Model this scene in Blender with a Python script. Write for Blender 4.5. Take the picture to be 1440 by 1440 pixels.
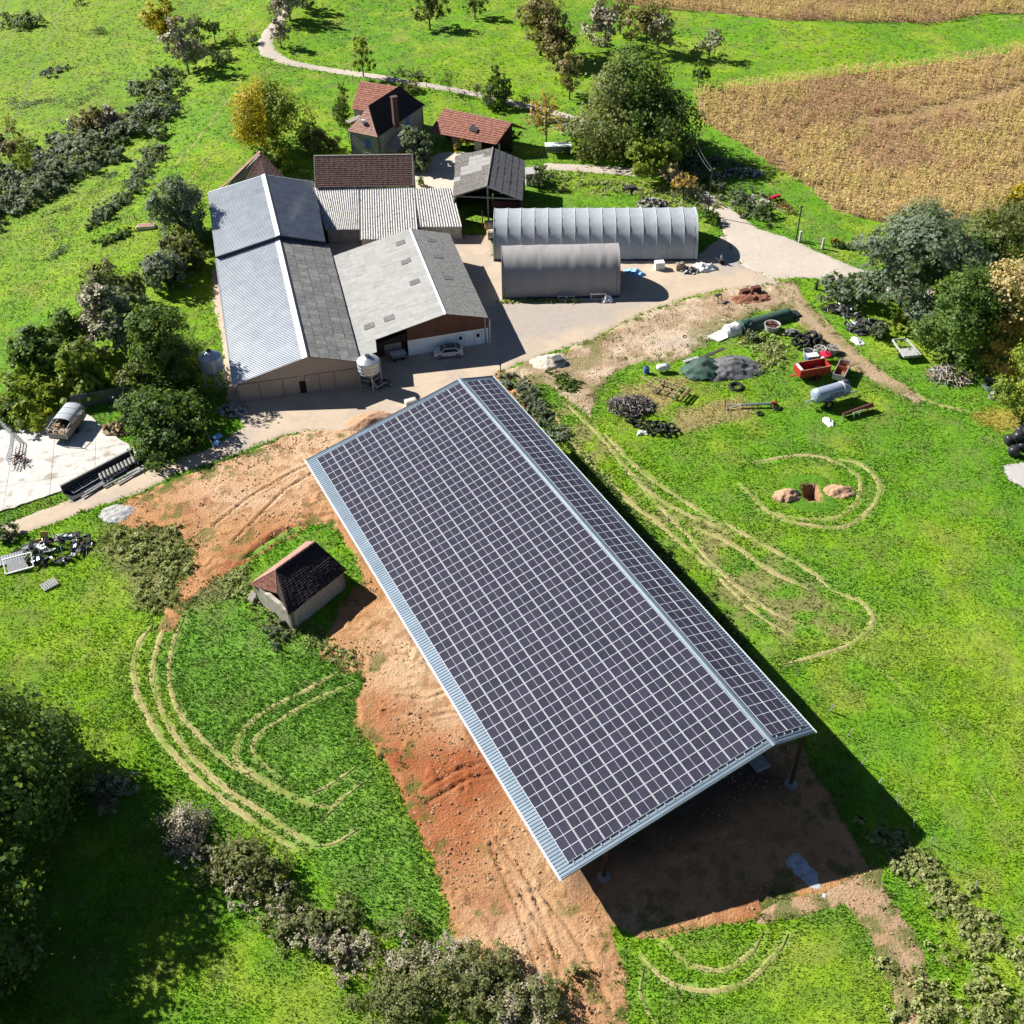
import bpy, math, random
import numpy as np
from mathutils import Vector, Matrix

# ------------------------------------------------------------------ camera, sky, sun, exposure
scn = bpy.context.scene
for o in list(bpy.data.objects):
    bpy.data.objects.remove(o)
rad = math.radians
CAM_H, F_PX, PITCH, ROLL = 84.4, 1535.437, rad(41.112), rad(-1.276)
cd = bpy.data.cameras.new('camera')
cam = bpy.data.objects.new('camera', cd)
scn.collection.objects.link(cam)
cd.sensor_fit = 'HORIZONTAL'
cd.sensor_width = 36.0
cd.lens = 36.0 * F_PX / 1440.0
cd.clip_start, cd.clip_end = 0.5, 6000
_fw = Vector((0, math.cos(PITCH), -math.sin(PITCH)))
_up0 = Vector((0, math.sin(PITCH), math.cos(PITCH)))
_rt0 = Vector((1, 0, 0))
_c, _s = math.cos(ROLL), math.sin(ROLL)
_rt = _rt0 * _c + _up0 * _s
_up = _up0 * _c - _rt0 * _s
_m = Matrix((( _rt.x, _up.x, -_fw.x, 0), (_rt.y, _up.y, -_fw.y, 0), (_rt.z, _up.z, -_fw.z, CAM_H), (0, 0, 0, 1)))
cam.matrix_world = _m
scn.camera = cam

SUN_EL, SUN_AZ = 36.5, 153.0          # azimuth of the sun, counter-clockwise from +X
world = bpy.data.worlds.new('World')
scn.world = world
world.use_nodes = True
wn = world.node_tree
wn.nodes.clear()
sky = wn.nodes.new('ShaderNodeTexSky')
sky.sky_type = 'NISHITA'
sky.sun_disc = False
sky.air_density = 0.55
sky.dust_density = 0.1
sky.ozone_density = 1.6
sky.sun_elevation = rad(SUN_EL)
sky.sun_rotation = rad(90 - SUN_AZ)
bg = wn.nodes.new('ShaderNodeBackground')
bg.inputs['Strength'].default_value = 0.05
wo = wn.nodes.new('ShaderNodeOutputWorld')
wn.links.new(sky.outputs[0], bg.inputs[0])
wn.links.new(bg.outputs[0], wo.inputs[0])
sl = bpy.data.lights.new('sun', 'SUN')
sl.energy = 5.0
sl.angle = rad(0.5)
sl.color = (1.0, 0.955, 0.88)
sun = bpy.data.objects.new('sun', sl)
scn.collection.objects.link(sun)
sd_ = Vector((math.cos(rad(SUN_AZ)) * math.cos(rad(SUN_EL)), math.sin(rad(SUN_AZ)) * math.cos(rad(SUN_EL)), math.sin(rad(SUN_EL))))
sun.rotation_euler = sd_.to_track_quat('Z', 'Y').to_euler()
sun.location = (-60, 60, 120)
scn.view_settings.view_transform = 'Standard'
scn.view_settings.look = 'None'
scn.view_settings.gamma = 1
scn.view_settings.use_curve_mapping = False
scn.view_settings.exposure = 0.95

# ------------------------------------------------------------------ helpers
random.seed(7)
RNG = np.random.default_rng(11)
_tab = np.random.default_rng(5).random((256, 256))

def vnoise(x, y, s, seed=0):
    x = np.asarray(x, float) / s + seed * 17.13
    y = np.asarray(y, float) / s + seed * 7.71
    xi = np.floor(x).astype(int); yi = np.floor(y).astype(int)
    fx = x - xi; fy = y - yi
    fx = fx * fx * (3 - 2 * fx); fy = fy * fy * (3 - 2 * fy)
    a = _tab[xi % 256, yi % 256]; b = _tab[(xi + 1) % 256, yi % 256]
    c = _tab[xi % 256, (yi + 1) % 256]; d = _tab[(xi + 1) % 256, (yi + 1) % 256]
    return (a * (1 - fx) + b * fx) * (1 - fy) + (c * (1 - fx) + d * fx) * fy

def fbm(x, y, s, seed=0, o=4):
    t = 0; a = 1; n = 0
    for k in range(o):
        t = t + a * vnoise(x, y, s / 2 ** k, seed + k * 3)
        n += a; a *= .5
    return t / n

def smooth(a, b, v):
    t = np.clip((v - a) / (b - a), 0, 1)
    return t * t * (3 - 2 * t)

def terrain(x, y):
    x = np.asarray(x, float); y = np.asarray(y, float)
    m = 1 - smooth(-62, -46, x) * (1 - smooth(56, 75, x)) * (1 - smooth(180, 215, y))
    z = m * 0.45 * (np.sin(x / 11.0 + 1.3) * np.cos(y / 14.0) + .6 * np.sin(y / 7.3 + x / 19.0))
    z = z - 0.10 * np.maximum(0, -50 - x) * smooth(-50, -75, x) * smooth(95, 150, y)
    z = z + 0.035 * np.maximum(0, y - 210)
    return z

def ray(px, py):
    a, b = px - 720, py - 720
    return _fw * F_PX + _up * (-b) + _rt * a

def at(px, py, z=None):
    """world point seen at this photo position, on the ground (z=None) or at height z"""
    d = ray(px, py)
    zz = 0.0 if z is None else z
    for _ in range(8 if z is None else 1):
        t = (zz - CAM_H) / d.z
        p = Vector((d.x * t, d.y * t, zz))
        if z is None:
            zz = float(terrain(p.x, p.y))
    return p

def at_plane(px, py, A, B, C):
    n = (B - A).cross(C - A); d = ray(px, py); o = Vector((0, 0, CAM_H))
    return o + d * ((A - o).dot(n) / d.dot(n))

def height(px, py, ptop):
    """height of a vertical thing whose foot is at (px,py) and whose top shows at row ptop"""
    a = at(px, py)
    d = ray(px, ptop); t = a.y / d.y
    return d.z * t + CAM_H - a.z

def wpoly(pts):
    return np.array([[*at(*p)[:2]] for p in pts])

def pip(x, y, P):
    ins = np.zeros(x.shape, bool)
    n = len(P)
    for i in range(n):
        x0, y0 = P[i]; x1, y1 = P[(i + 1) % n]
        if y0 == y1: continue
        c = ((y0 > y) != (y1 > y)) & (x < (x1 - x0) * (y - y0) / (y1 - y0) + x0)
        ins ^= c
    return ins

def seg_dist(x, y, P, closed=True):
    d = np.full(x.shape, 1e9)
    n = len(P)
    for i in range(n if closed else n - 1):
        ax, ay = P[i]; bx, by = P[(i + 1) % n]
        vx, vy = bx - ax, by - ay
        L = vx * vx + vy * vy + 1e-9
        t = np.clip(((x - ax) * vx + (y - ay) * vy) / L, 0, 1)
        d = np.minimum(d, (x - ax - t * vx) ** 2 + (y - ay - t * vy) ** 2)
    return np.sqrt(d)

def sdist(x, y, P):
    d = seg_dist(x, y, P)
    return np.where(pip(x, y, P), d, -d)

def np_mesh(name, V, Fc, mats, attrs=None, mi=None, smooth_=False):
    V = np.asarray(V, np.float32); Fc = np.asarray(Fc, np.int32)
    me = bpy.data.meshes.new(name)
    k = Fc.shape[1]
    me.vertices.add(len(V)); me.vertices.foreach_set('co', V.ravel())
    me.loops.add(Fc.size); me.loops.foreach_set('vertex_index', Fc.ravel())
    me.polygons.add(len(Fc))
    me.polygons.foreach_set('loop_start', np.arange(0, Fc.size, k, dtype=np.int32))
    try:
        me.polygons.foreach_set('loop_total', np.full(len(Fc), k, dtype=np.int32))
    except Exception:
        pass
    for m in mats: me.materials.append(m)
    if mi is not None: me.polygons.foreach_set('material_index', np.asarray(mi, np.int32))
    me.update(calc_edges=True)
    me.validate()
    if smooth_:
        me.polygons.foreach_set('use_smooth', np.ones(len(Fc), bool))
    for an, av in (attrs or {}).items():
        av = np.asarray(av, np.float32)
        if av.ndim == 1:
            a = me.attributes.new(an, 'FLOAT', 'POINT'); a.data.foreach_set('value', av)
        else:
            a = me.attributes.new(an, 'FLOAT_COLOR', 'POINT')
            a.data.foreach_set('color', np.concatenate([av, np.ones((len(av), 1), np.float32)], 1).ravel())
    return me

def link(name, me, parent=None):
    o = bpy.data.objects.new(name, me)
    scn.collection.objects.link(o)
    if parent: o.parent = parent
    return o

def thing(name, label, cat, loc=(0, 0, 0), rz=0.0, group=None):
    o = bpy.data.objects.new(name, None)
    o.empty_display_size = .5
    scn.collection.objects.link(o)
    o.location = loc; o.rotation_euler = (0, 0, rz)
    o['label'] = label; o['category'] = cat
    if group: o['group'] = group
    return o

def tag(o, label, cat, group=None):
    o['label'] = label; o['category'] = cat
    if group: o['group'] = group
    return o

def rotz(a): return Matrix.Rotation(a, 3, 'Z')

class MB:
    """collects faces, then becomes ONE mesh object"""
    def __init__(s):
        s.v = []; s.f = []; s.m = []
    def poly(s, pts, m=0):
        b = len(s.v); s.v += [tuple(p) for p in pts]; s.f.append(tuple(range(b, b + len(pts)))); s.m.append(m)
    def box(s, c, d, r=None, m=0, taper=1.0):
        c = Vector(c); b = len(s.v)
        for sz in (-1, 1):
            k = taper if sz > 0 else 1
            for sx, sy in ((-1, -1), (1, -1), (1, 1), (-1, 1)):
                p = Vector((sx * d[0] / 2 * k, sy * d[1] / 2 * k, sz * d[2] / 2))
                if r is not None: p = r @ p
                s.v.append(tuple(c + p))
        for f in ((3, 2, 1, 0), (4, 5, 6, 7), (0, 1, 5, 4), (1, 2, 6, 5), (2, 3, 7, 6), (3, 0, 4, 7)):
            s.f.append(tuple(b + i for i in f)); s.m.append(m)
        return s
    def bar(s, a, b, w, h=None, m=0):
        a = Vector(a); b = Vector(b); h = h or w
        d = b - a
        if d.length < 1e-6: return s
        q = d.to_track_quat('X', 'Z').to_matrix()
        return s.box((a + b) / 2, (d.length, w, h), q, m)
    def tube(s, a, b, r0, r1=None, n=8, m=0, caps=True):
        a = Vector(a); b = Vector(b); r1 = r0 if r1 is None else r1
        q = (b - a).to_track_quat('Z', 'Y').to_matrix(); st = len(s.v)
        for c, r in ((a, r0), (b, r1)):
            for i in range(n):
                t = 2 * math.pi * i / n
                s.v.append(tuple(c + q @ Vector((r * math.cos(t), r * math.sin(t), 0))))
        for i in range(n):
            j = (i + 1) % n
            s.f.append((st + i, st + j, st + n + j, st + n + i)); s.m.append(m)
        if caps:
            s.f.append(tuple(st + i for i in reversed(range(n)))); s.m.append(m)
            s.f.append(tuple(st + n + i for i in range(n))); s.m.append(m)
        return s
    def lathe(s, prof, c=(0, 0, 0), n=16, m=0, q=None, arc=2 * math.pi):
        c = Vector(c); st = len(s.v); full = abs(arc - 2 * math.pi) < 1e-6
        k = n if full else n + 1
        for r, z in prof:
            for i in range(k):
                t = arc * i / n
                p = Vector((r * math.cos(t), r * math.sin(t), z))
                if q is not None: p = q @ p
                s.v.append(tuple(c + p))
        for j in range(len(prof) - 1):
            for i in range(n):
                i2 = (i + 1) % k
                s.f.append((st + j * k + i, st + j * k + i2, st + (j + 1) * k + i2, st + (j + 1) * k + i)); s.m.append(m)
        return s
    def prism(s, pts, h, m=0):
        """pts: ring of points, extruded by vector h"""
        h = Vector(h); b = len(s.v); n = len(pts)
        s.v += [tuple(p) for p in pts] + [tuple(Vector(p) + h) for p in pts]
        s.f.append(tuple(b + i for i in reversed(range(n)))); s.m.append(m)
        s.f.append(tuple(b + n + i for i in range(n))); s.m.append(m)
        for i in range(n):
            j = (i + 1) % n
            s.f.append((b + i, b + j, b + n + j, b + n + i)); s.m.append(m)
        return s
    def torus(s, c, R, r, q=None, n=14, k=8, m=0):
        c = Vector(c); st = len(s.v)
        for i in range(n):
            t = 2 * math.pi * i / n
            for j in range(k):
                u = 2 * math.pi * j / k
                p = Vector(((R + r * math.cos(u)) * math.cos(t), (R + r * math.cos(u)) * math.sin(t), r * .9 * math.sin(u)))
                if q is not None: p = q @ p
                s.v.append(tuple(c + p))
        for i in range(n):
            for j in range(k):
                a = st + i * k + j; b = st + i * k + (j + 1) % k
                c2 = st + ((i + 1) % n) * k + (j + 1) % k; d = st + ((i + 1) % n) * k + j
                s.f.append((a, d, c2, b)); s.m.append(m)
        return s
    def mesh(s, name, mats, smooth_=False, off=None):
        me = bpy.data.meshes.new(name)
        v = s.v if off is None else [(a - off[0], b - off[1], c - off[2]) for a, b, c in s.v]
        me.from_pydata(v, [], s.f)
        for m in (mats if isinstance(mats, (list, tuple)) else [mats]): me.materials.append(m)
        me.polygons.foreach_set('material_index', s.m)
        if smooth_: me.polygons.foreach_set('use_smooth', [True] * len(s.f))
        me.update()
        return me
    def build(s, name, mats, parent=None, smooth_=False, world=False, kind=None):
        """world=True: vertices are world points, parent has no rotation"""
        off = None
        if world and parent is not None:
            off = Vector(parent.location)
            if parent.parent: off = off + Vector(parent.parent.location)
        o = link(name, s.mesh(name, mats, smooth_, off), parent)
        if kind: o['kind'] = kind
        return o

# ------------------------------------------------------------------ materials
def nt(name):
    m = bpy.data.materials.new(name); m.use_nodes = True
    t = m.node_tree; t.nodes.clear()
    out = t.nodes.new('ShaderNodeOutputMaterial'); b = t.nodes.new('ShaderNodeBsdfPrincipled')
    t.links.new(b.outputs[0], out.inputs[0])
    return m, t, b

def noise_node(t, scale, detail=6, rough=.6, obj=False, stretch=None):
    if obj:
        c = t.nodes.new('ShaderNodeTexCoord').outputs['Object']
    else:
        c = t.nodes.new('ShaderNodeNewGeometry').outputs['Position']
    if stretch:
        mp = t.nodes.new('ShaderNodeMapping'); mp.inputs['Scale'].default_value = stretch
        t.links.new(c, mp.inputs[0]); c = mp.outputs[0]
    n = t.nodes.new('ShaderNodeTexNoise'); n.inputs['Scale'].default_value = scale
    n.inputs['Detail'].default_value = detail; n.inputs['Roughness'].default_value = rough
    t.links.new(c, n.inputs['Vector'])
    return n.outputs[0]

def ramp(t, fac, stops):
    r = t.nodes.new('ShaderNodeValToRGB'); el = r.color_ramp.elements
    while len(el) < len(stops): el.new(.5)
    for e, (p, c) in zip(el, stops):
        e.position = p; e.color = (*c, 1)
    t.links.new(fac, r.inputs[0])
    return r.outputs[0]

def bump(t, b, fac, strength, dist):
    n = t.nodes.new('ShaderNodeBump'); n.inputs['Strength'].default_value = strength; n.inputs['Distance'].default_value = dist
    t.links.new(fac, n.inputs['Height']); t.links.new(n.outputs[0], b.inputs['Normal'])
    return n

def mixc(t, fac, a, b, mode='MIX'):
    n = t.nodes.new('ShaderNodeMix'); n.data_type = 'RGBA'; n.blend_type = mode
    for sock, v in ((n.inputs[0], fac), (n.inputs[6], a), (n.inputs[7], b)):
        if hasattr(v, 'links') or hasattr(v, 'is_linked'): t.links.new(v, sock)
        elif isinstance(v, (int, float)): sock.default_value = v
        else: sock.default_value = (*v, 1)
    return n.outputs[2]

def simple(name, c1, c2=None, scale=3.0, rough=.8, metal=0.0, bmp=0.0, bd=.02, obj=False, lo=.35, hi=.65, detail=6, stretch=None, spec=.3, dirt=None, dscale=.7, dlo=.5, dhi=.7):
    m, t, b = nt(name)
    c2 = c2 or tuple(v * .7 for v in c1)
    n = noise_node(t, scale, detail, .6, obj, stretch)
    col = ramp(t, n, [(lo, c2), (hi, c1)])
    if dirt:
        n2 = noise_node(t, dscale, 8, .7, obj)
        f = ramp(t, n2, [(dlo, (0, 0, 0)), (dhi, (1, 1, 1))])
        col = mixc(t, f, col, dirt)
    t.links.new(col, b.inputs['Base Color'])
    b.inputs['Roughness'].default_value = rough; b.inputs['Metallic'].default_value = metal
    b.inputs['Specular IOR Level'].default_value = spec
    if bmp: bump(t, b, n, bmp, bd)
    return m

def attr_col(t, name, kind='GEOMETRY'):
    a = t.nodes.new('ShaderNodeAttribute'); a.attribute_name = name; a.attribute_type = kind
    return a

def foliage_mat(name, dark, light, alt=None, trans=.45, rough=.6):
    """per-leaf and per-clump colour from the 'tint' attribute"""
    m, t, b = nt(name)
    a = attr_col(t, 'tint')
    stops = [(0, dark), (.6, light)] + ([(1.0, alt)] if alt else [(1.0, tuple(v * 1.35 for v in light))])
    col = ramp(t, a.outputs['Fac'], stops)
    t.links.new(col, b.inputs['Base Color'])
    b.inputs['Roughness'].default_value = rough
    b.inputs['Specular IOR Level'].default_value = .3
    tr = t.nodes.new('ShaderNodeBsdfTranslucent')
    t.links.new(mixc(t, .5, col, (.3, .4, .03)), tr.inputs[0])
    mx = t.nodes.new('ShaderNodeMixShader'); mx.inputs[0].default_value = trans
    t.links.new(b.outputs[0], mx.inputs[1]); t.links.new(tr.outputs[0], mx.inputs[2])
    out = [n for n in t.nodes if n.type == 'OUTPUT_MATERIAL'][0]
    t.links.new(mx.outputs[0], out.inputs[0])
    return m

def vcol_mat(name, rough=.8, trans=0.0, spec=.2, bscale=0, bstr=0, bd=.05, mul=None):
    m, t, b = nt(name)
    a = attr_col(t, 'col'); col = a.outputs['Color']
    if mul:
        n = noise_node(t, mul[0], 8, .7)
        col = mixc(t, 1.0, col, ramp(t, n, [(.25, (mul[1],) * 3), (.75, (mul[2],) * 3)]), 'MULTIPLY')
    t.links.new(col, b.inputs['Base Color'])
    b.inputs['Roughness'].default_value = rough; b.inputs['Specular IOR Level'].default_value = spec
    if bstr:
        bump(t, b, noise_node(t, bscale, 10, .7), bstr, bd)
    if trans:
        tr = t.nodes.new('ShaderNodeBsdfTranslucent'); t.links.new(col, tr.inputs[0])
        mx = t.nodes.new('ShaderNodeMixShader'); mx.inputs[0].default_value = trans
        t.links.new(b.outputs[0], mx.inputs[1]); t.links.new(tr.outputs[0], mx.inputs[2])
        out = [n for n in t.nodes if n.type == 'OUTPUT_MATERIAL'][0]
        t.links.new(mx.outputs[0], out.inputs[0])
    return m

M = {}
M['grass'] = vcol_mat('grass_blades', .7, .4, .25)
M['ground'] = vcol_mat('meadow_soil', .95, 0, .1, 2.2, .9, .12, (1.6, .7, 1.15))
M['dirt'] = vcol_mat('bare_earth', .95, 0, .1, 4.0, 1.0, .32, (4.5, .62, 1.14))
M['road'] = vcol_mat('worn_asphalt', .9, 0, .15, 9, .35, .02, (1.2, .86, 1.06))
M['corn'] = vcol_mat('dry_maize', .75, .2, .2)
M['dark_steel'] = simple('rust_brown_steel', (.09, .045, .035), (.06, .03, .025), 4, .6, .3)
M['galv'] = simple('galvanised_roof', (.23, .29, .35), (.18, .235, .29), .6, .38, .55, spec=.5)
M['galv_white'] = simple('white_flashing', (.78, .80, .82), (.68, .70, .73), 2, .4, .1)
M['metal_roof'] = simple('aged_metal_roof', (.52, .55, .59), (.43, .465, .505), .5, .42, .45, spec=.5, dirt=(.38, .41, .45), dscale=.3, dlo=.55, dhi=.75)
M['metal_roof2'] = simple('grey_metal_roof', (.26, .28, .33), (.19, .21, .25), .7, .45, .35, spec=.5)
M['ridge'] = simple('ridge_cap', (.75, .77, .80), (.6, .62, .66), 1, .4, .3)
M['frame'] = simple('panel_frame', (.72, .74, .78), (.64, .66, .70), 6, .35, .1)
M['rail'] = simple('aluminium_rail', (.68, .69, .71), (.6, .6, .62), 6, .4, .4)
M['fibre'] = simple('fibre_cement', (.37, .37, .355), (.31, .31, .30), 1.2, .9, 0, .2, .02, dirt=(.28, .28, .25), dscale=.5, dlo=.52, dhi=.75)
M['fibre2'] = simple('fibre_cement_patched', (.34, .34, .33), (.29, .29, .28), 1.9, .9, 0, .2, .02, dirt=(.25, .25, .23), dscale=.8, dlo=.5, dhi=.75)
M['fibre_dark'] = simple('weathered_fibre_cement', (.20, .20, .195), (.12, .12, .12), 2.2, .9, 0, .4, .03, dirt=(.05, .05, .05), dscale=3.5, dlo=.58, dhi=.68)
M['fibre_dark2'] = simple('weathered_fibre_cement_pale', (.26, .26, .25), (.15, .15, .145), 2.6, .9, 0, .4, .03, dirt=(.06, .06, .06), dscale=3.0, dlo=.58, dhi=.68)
M['lichen'] = simple('lichened_sheet', (.22, .205, .19), (.07, .065, .06), 5, .95, 0, .5, .04, lo=.42, hi=.6)
M['pale_sheet'] = simple('pale_sheet', (.46, .46, .46), (.30, .30, .29), 3, .9, 0, .3, .03)
M['pale_roof'] = simple('pale_roof_sheet', (.34, .34, .335), (.20, .195, .19), 3, .9, 0, .3, .03)
M['slate'] = simple('dark_sheet', (.115, .118, .125), (.065, .067, .072), 2.2, .8, 0, .4, .03, dirt=(.2, .2, .2), dscale=6, dlo=.6, dhi=.75)
M['old_corr'] = simple('old_corrugated', (.60, .59, .57), (.38, .37, .35), 3.2, .9, 0, .3, .03, dirt=(.08, .075, .07), dscale=2.2, dlo=.56, dhi=.66)
M['tile_brown'] = simple('brown_tiles', (.125, .072, .065), (.045, .028, .027), 3.0, .95, 0, .8, .06, lo=.38, hi=.62, dirt=(.23, .19, .17), dscale=5, dlo=.62, dhi=.72)
M['tile_red'] = simple('red_tiles', (.40, .175, .125), (.20, .085, .065), 3.0, .9, 0, .8, .06, lo=.4, hi=.6, dirt=(.55, .42, .34), dscale=5, dlo=.6, dhi=.7)
M['tile_pink'] = simple('faded_tiles', (.42, .25, .19), (.27, .15, .12), 2.4, .9, 0, .7, .05, dirt=(.5, .42, .36), dscale=5, dlo=.6, dhi=.75)
M['tile_shaded'] = simple('shaded_side_tiles', (.05, .035, .034), (.022, .017, .018), 3.5, .95, 0, .8, .05, dirt=(.09, .06, .05), dscale=4, dlo=.6, dhi=.75)  # shade painted in: dark tile copy for roof faces turned from the sun
M['stone'] = simple('rubble_stone', (.46, .43, .37), (.28, .26, .22), 3.2, .95, 0, .7, .08, lo=.4, hi=.6, dirt=(.55, .52, .46), dscale=1.2, dlo=.55, dhi=.7)
M['render_wall'] = simple('old_render', (.44, .41, .35), (.33, .30, .26), 1.5, .95, 0, .5, .05, dirt=(.2, .18, .15), dscale=1.3, dlo=.55, dhi=.68)
M['beige_wall'] = simple('beige_panel', (.42, .355, .30), (.37, .31, .26), .6, .8)
M['brown_clad'] = simple('brown_cladding', (.16, .075, .055), (.12, .055, .042), .8, .6)
M['white_wall'] = simple('white_cladding', (.80, .88, .92), (.75, .83, .88), .8, .6)  # blue of the skylit shade is tinted into the white
M['dark_wood'] = simple('dark_timber', (.065, .048, .038), (.03, .023, .02), 3, .9, 0, .4, .03)
M['wood'] = simple('bleached_timber', (.40, .29, .18), (.24, .17, .11), 4, .9, 0, .3, .02)
M['grey_wood'] = simple('grey_timber', (.33, .30, .27), (.2, .18, .16), 4, .95, 0, .3, .02)
M['concrete'] = simple('pale_concrete', (.58, .565, .53), (.50, .48, .45), .8, .9, 0, .3, .02, dirt=(.34, .30, .25), dscale=.5, dlo=.53, dhi=.62)
M['concrete2'] = simple('grey_concrete', (.36, .35, .33), (.26, .25, .24), 1.4, .95, 0, .4, .03)
M['tarp_grey'] = simple('tunnel_cover', (.38, .41, .435), (.33, .36, .385), 1.2, .55, 0, .25, .05, spec=.4)
M['tarp_taupe'] = simple('tunnel_cover_taupe', (.33, .315, .31), (.29, .275, .275), .7, .6, 0, .5, .08, stretch=(1, .15, .15))
M['hoop'] = simple('cover_seam', (.52, .55, .58), (.48, .5, .53), 3, .5)
M['tarp_dark'] = simple('dark_cover', (.04, .05, .07), (.03, .04, .055), 2, .6)
M['galv_plain'] = simple('galvanised_steel', (.45, .47, .49), (.33, .35, .37), 3, .4, .6)
M['silo'] = simple('silo_sheet', (.52, .56, .60), (.42, .46, .5), 1, .35, .5)
M['black'] = simple('black_rubber', (.018, .018, .019), (.01, .01, .011), 8, .7)
M['black_wrap'] = simple('black_bale_wrap', (.035, .037, .045), (.025, .026, .03), 3, .35, 0, .5, .04)
M['white_plastic'] = simple('white_plastic', (.78, .78, .78), (.66, .66, .67), 3, .5, 0, .5, .06)
M['blue_plastic'] = simple('blue_plastic', (.05, .12, .42), (.04, .09, .33), 3, .45)
M['light_blue'] = simple('light_blue_sheet', (.25, .50, .80), (.2, .42, .7), 2, .5, 0, .5, .05)
M['red'] = simple('red_paint', (.42, .03, .022), (.25, .03, .022), 3, .5)
M['red_plastic'] = simple('red_plastic', (.65, .02, .06), (.5, .02, .05), 3, .4)
M['orange'] = simple('orange_rust_paint', (.50, .19, .09), (.32, .11, .06), 3, .7)
M['rust'] = simple('rust', (.16, .06, .04), (.08, .035, .025), 5, .9, 0, .3, .02)
M['tank_blue'] = simple('tanker_blue_grey', (.36, .42, .52), (.30, .36, .46), 1, .4, .2)
M['letter_blue'] = simple('blue_lettering', (.03, .06, .22), (.02, .05, .2), 3, .5)
M['rim'] = simple('yellow_rim', (.55, .36, .14), (.42, .27, .1), 3, .6)
M['green_net'] = simple('green_netting', (.06, .12, .09), (.035, .07, .055), 1.6, .7, 0, .7, .1)
M['gravel'] = simple('grey_gravel', (.20, .20, .205), (.10, .10, .105), 5, .95, 0, .9, .08, lo=.4, hi=.6)
M['sand_heap'] = simple('pale_fill', (.62, .56, .47), (.48, .42, .34), 2, .95, 0, .6, .06)
M['soil_heap'] = simple('dug_soil', (.50, .32, .20), (.34, .20, .12), 3, .95, 0, .9, .08)
M['soil_red'] = simple('red_soil', (.30, .13, .075), (.20, .08, .05), 3, .95, 0, .9, .08)
M['straw'] = simple('straw_bale', (.55, .42, .25), (.40, .29, .17), 6, .95, 0, .6, .04)
M['bark'] = simple('bark', (.10, .08, .06), (.055, .045, .035), 5, .95, 0, .6, .03)
M['bark_grey'] = simple('grey_bark', (.21, .19, .17), (.13, .12, .11), 5, .95, 0, .6, .03)
M['twig'] = simple('grey_twigs', (.26, .225, .20), (.15, .13, .12), 4, .95)
M['glass_dark'] = simple('dark_glass', (.02, .03, .04), (.015, .02, .03), 2, .12, 0, spec=.6)
M['blue_shutter'] = simple('blue_shutter', (.10, .24, .62), (.08, .2, .52), 3, .6)
M['car_paint'] = simple('silver_car_paint', (.66, .68, .70), (.62, .64, .67), 3, .3, .3, spec=.6)
M['brick'] = simple('chimney_brick', (.15, .08, .07), (.08, .045, .04), 4, .9)
M['chalk'] = simple('chalk_spill', (.55, .56, .58), (.35, .36, .38), 2.5, .95, 0, .4, .04)
M['scrap'] = simple('dark_scrap', (.07, .065, .07), (.02, .02, .022), 4, .8)
M['clamp'] = simple('dark_clamp_wall', (.035, .035, .05), (.02, .02, .03), 2, .8)
M['pv_back'] = simple('cable_black', (.02, .02, .02), None, 3, .6)

# ------------------------------------------------------------------ zones of the ground (photo positions turned into ground points)
Z = {}
Z['road'] = wpoly([(765,229),(830,232),(888,236),(925,226),(955,236),(978,258),(1008,280),(1042,304),(1066,322),(1105,333),(1150,354),(1205,377),(1290,400),(1360,425),(1300,425),(1240,408),(1185,393),(1130,390),(1085,392),(1042,372),(1026,345),(1014,318),(998,298),(975,275),(952,256),(925,247),(885,247),(820,241),(765,238)])
Z['yard'] = wpoly([(1042,372),(1085,392),(1100,398),(1050,404),(1000,409),(955,422),(905,440),(860,462),(820,482),(765,498),(720,514),(690,530),(640,570),(600,590),(560,600),(480,606),(430,606),(400,612),(350,630),(300,650),(250,664),(200,690),(110,722),(40,748),(15,755),(-40,775),(-60,760),(5,738),(60,716),(130,692),(185,668),(235,650),(300,628),(345,600),(318,560),(312,470),(300,430),(298,380),(330,350),(480,340),(560,330),(640,330),(690,330),(694,360),(985,356),(1000,344),(1018,330)])
Z['court'] = wpoly([(578,238),(600,222),(628,213),(662,214),(680,224),(650,240),(640,275),(582,275)])
Z['far_road'] = wpoly([(392,22),(372,42),(362,62),(366,76),(400,90),(450,99),(520,110),(590,121),(650,131),(700,143),(760,156),(820,172),(820,166),(760,149),(700,136),(650,125),(590,115),(520,103),(450,93),(408,84),(388,72),(382,60),(388,44),(402,22),(416,0),(406,0)])
Z['orange'] = wpoly([(140,722),(200,694),(255,668),(305,652),(355,632),(400,614),(432,606),(480,600),(560,592),(620,560),(700,520),(730,545),(760,600),(860,720),(960,850),(1060,960),(1130,1060),(1190,1160),(1225,1225),(1165,1255),(1110,1268),(1060,1290),(980,1305),(900,1320),(860,1300),(880,1370),(882,1450),(880,1520),(800,1520),(790,1440),(760,1410),(700,1380),(640,1330),(632,1290),(620,1240),(600,1190),(570,1130),(545,1075),(505,1035),(500,985),(512,955),(470,935),(448,925),(455,905),(462,885),(480,850),(496,826),(512,815),(500,785),(470,740),(440,735),(400,760),(350,790),(300,812),(262,850),(240,890),(215,890),(245,830),(270,790),(262,760),(240,740),(190,745)])
Z['brown'] = wpoly([(706,524),(765,500),(820,484),(862,464),(905,442),(955,424),(1000,411),(1050,404),(1095,398),(1118,402),(1125,430),(1100,436),(1060,440),(1020,462),(1000,480),(970,500),(945,510),(905,508),(870,520),(838,548),(830,585),(800,560),(770,540),(735,545)])
Z['track'] = wpoly([(1090,398),(1118,396),(1132,420),(1150,440),(1180,470),(1210,498),(1245,525),(1300,560),(1290,568),(1235,540),(1190,512),(1150,480),(1120,450),(1100,425)])
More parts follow.
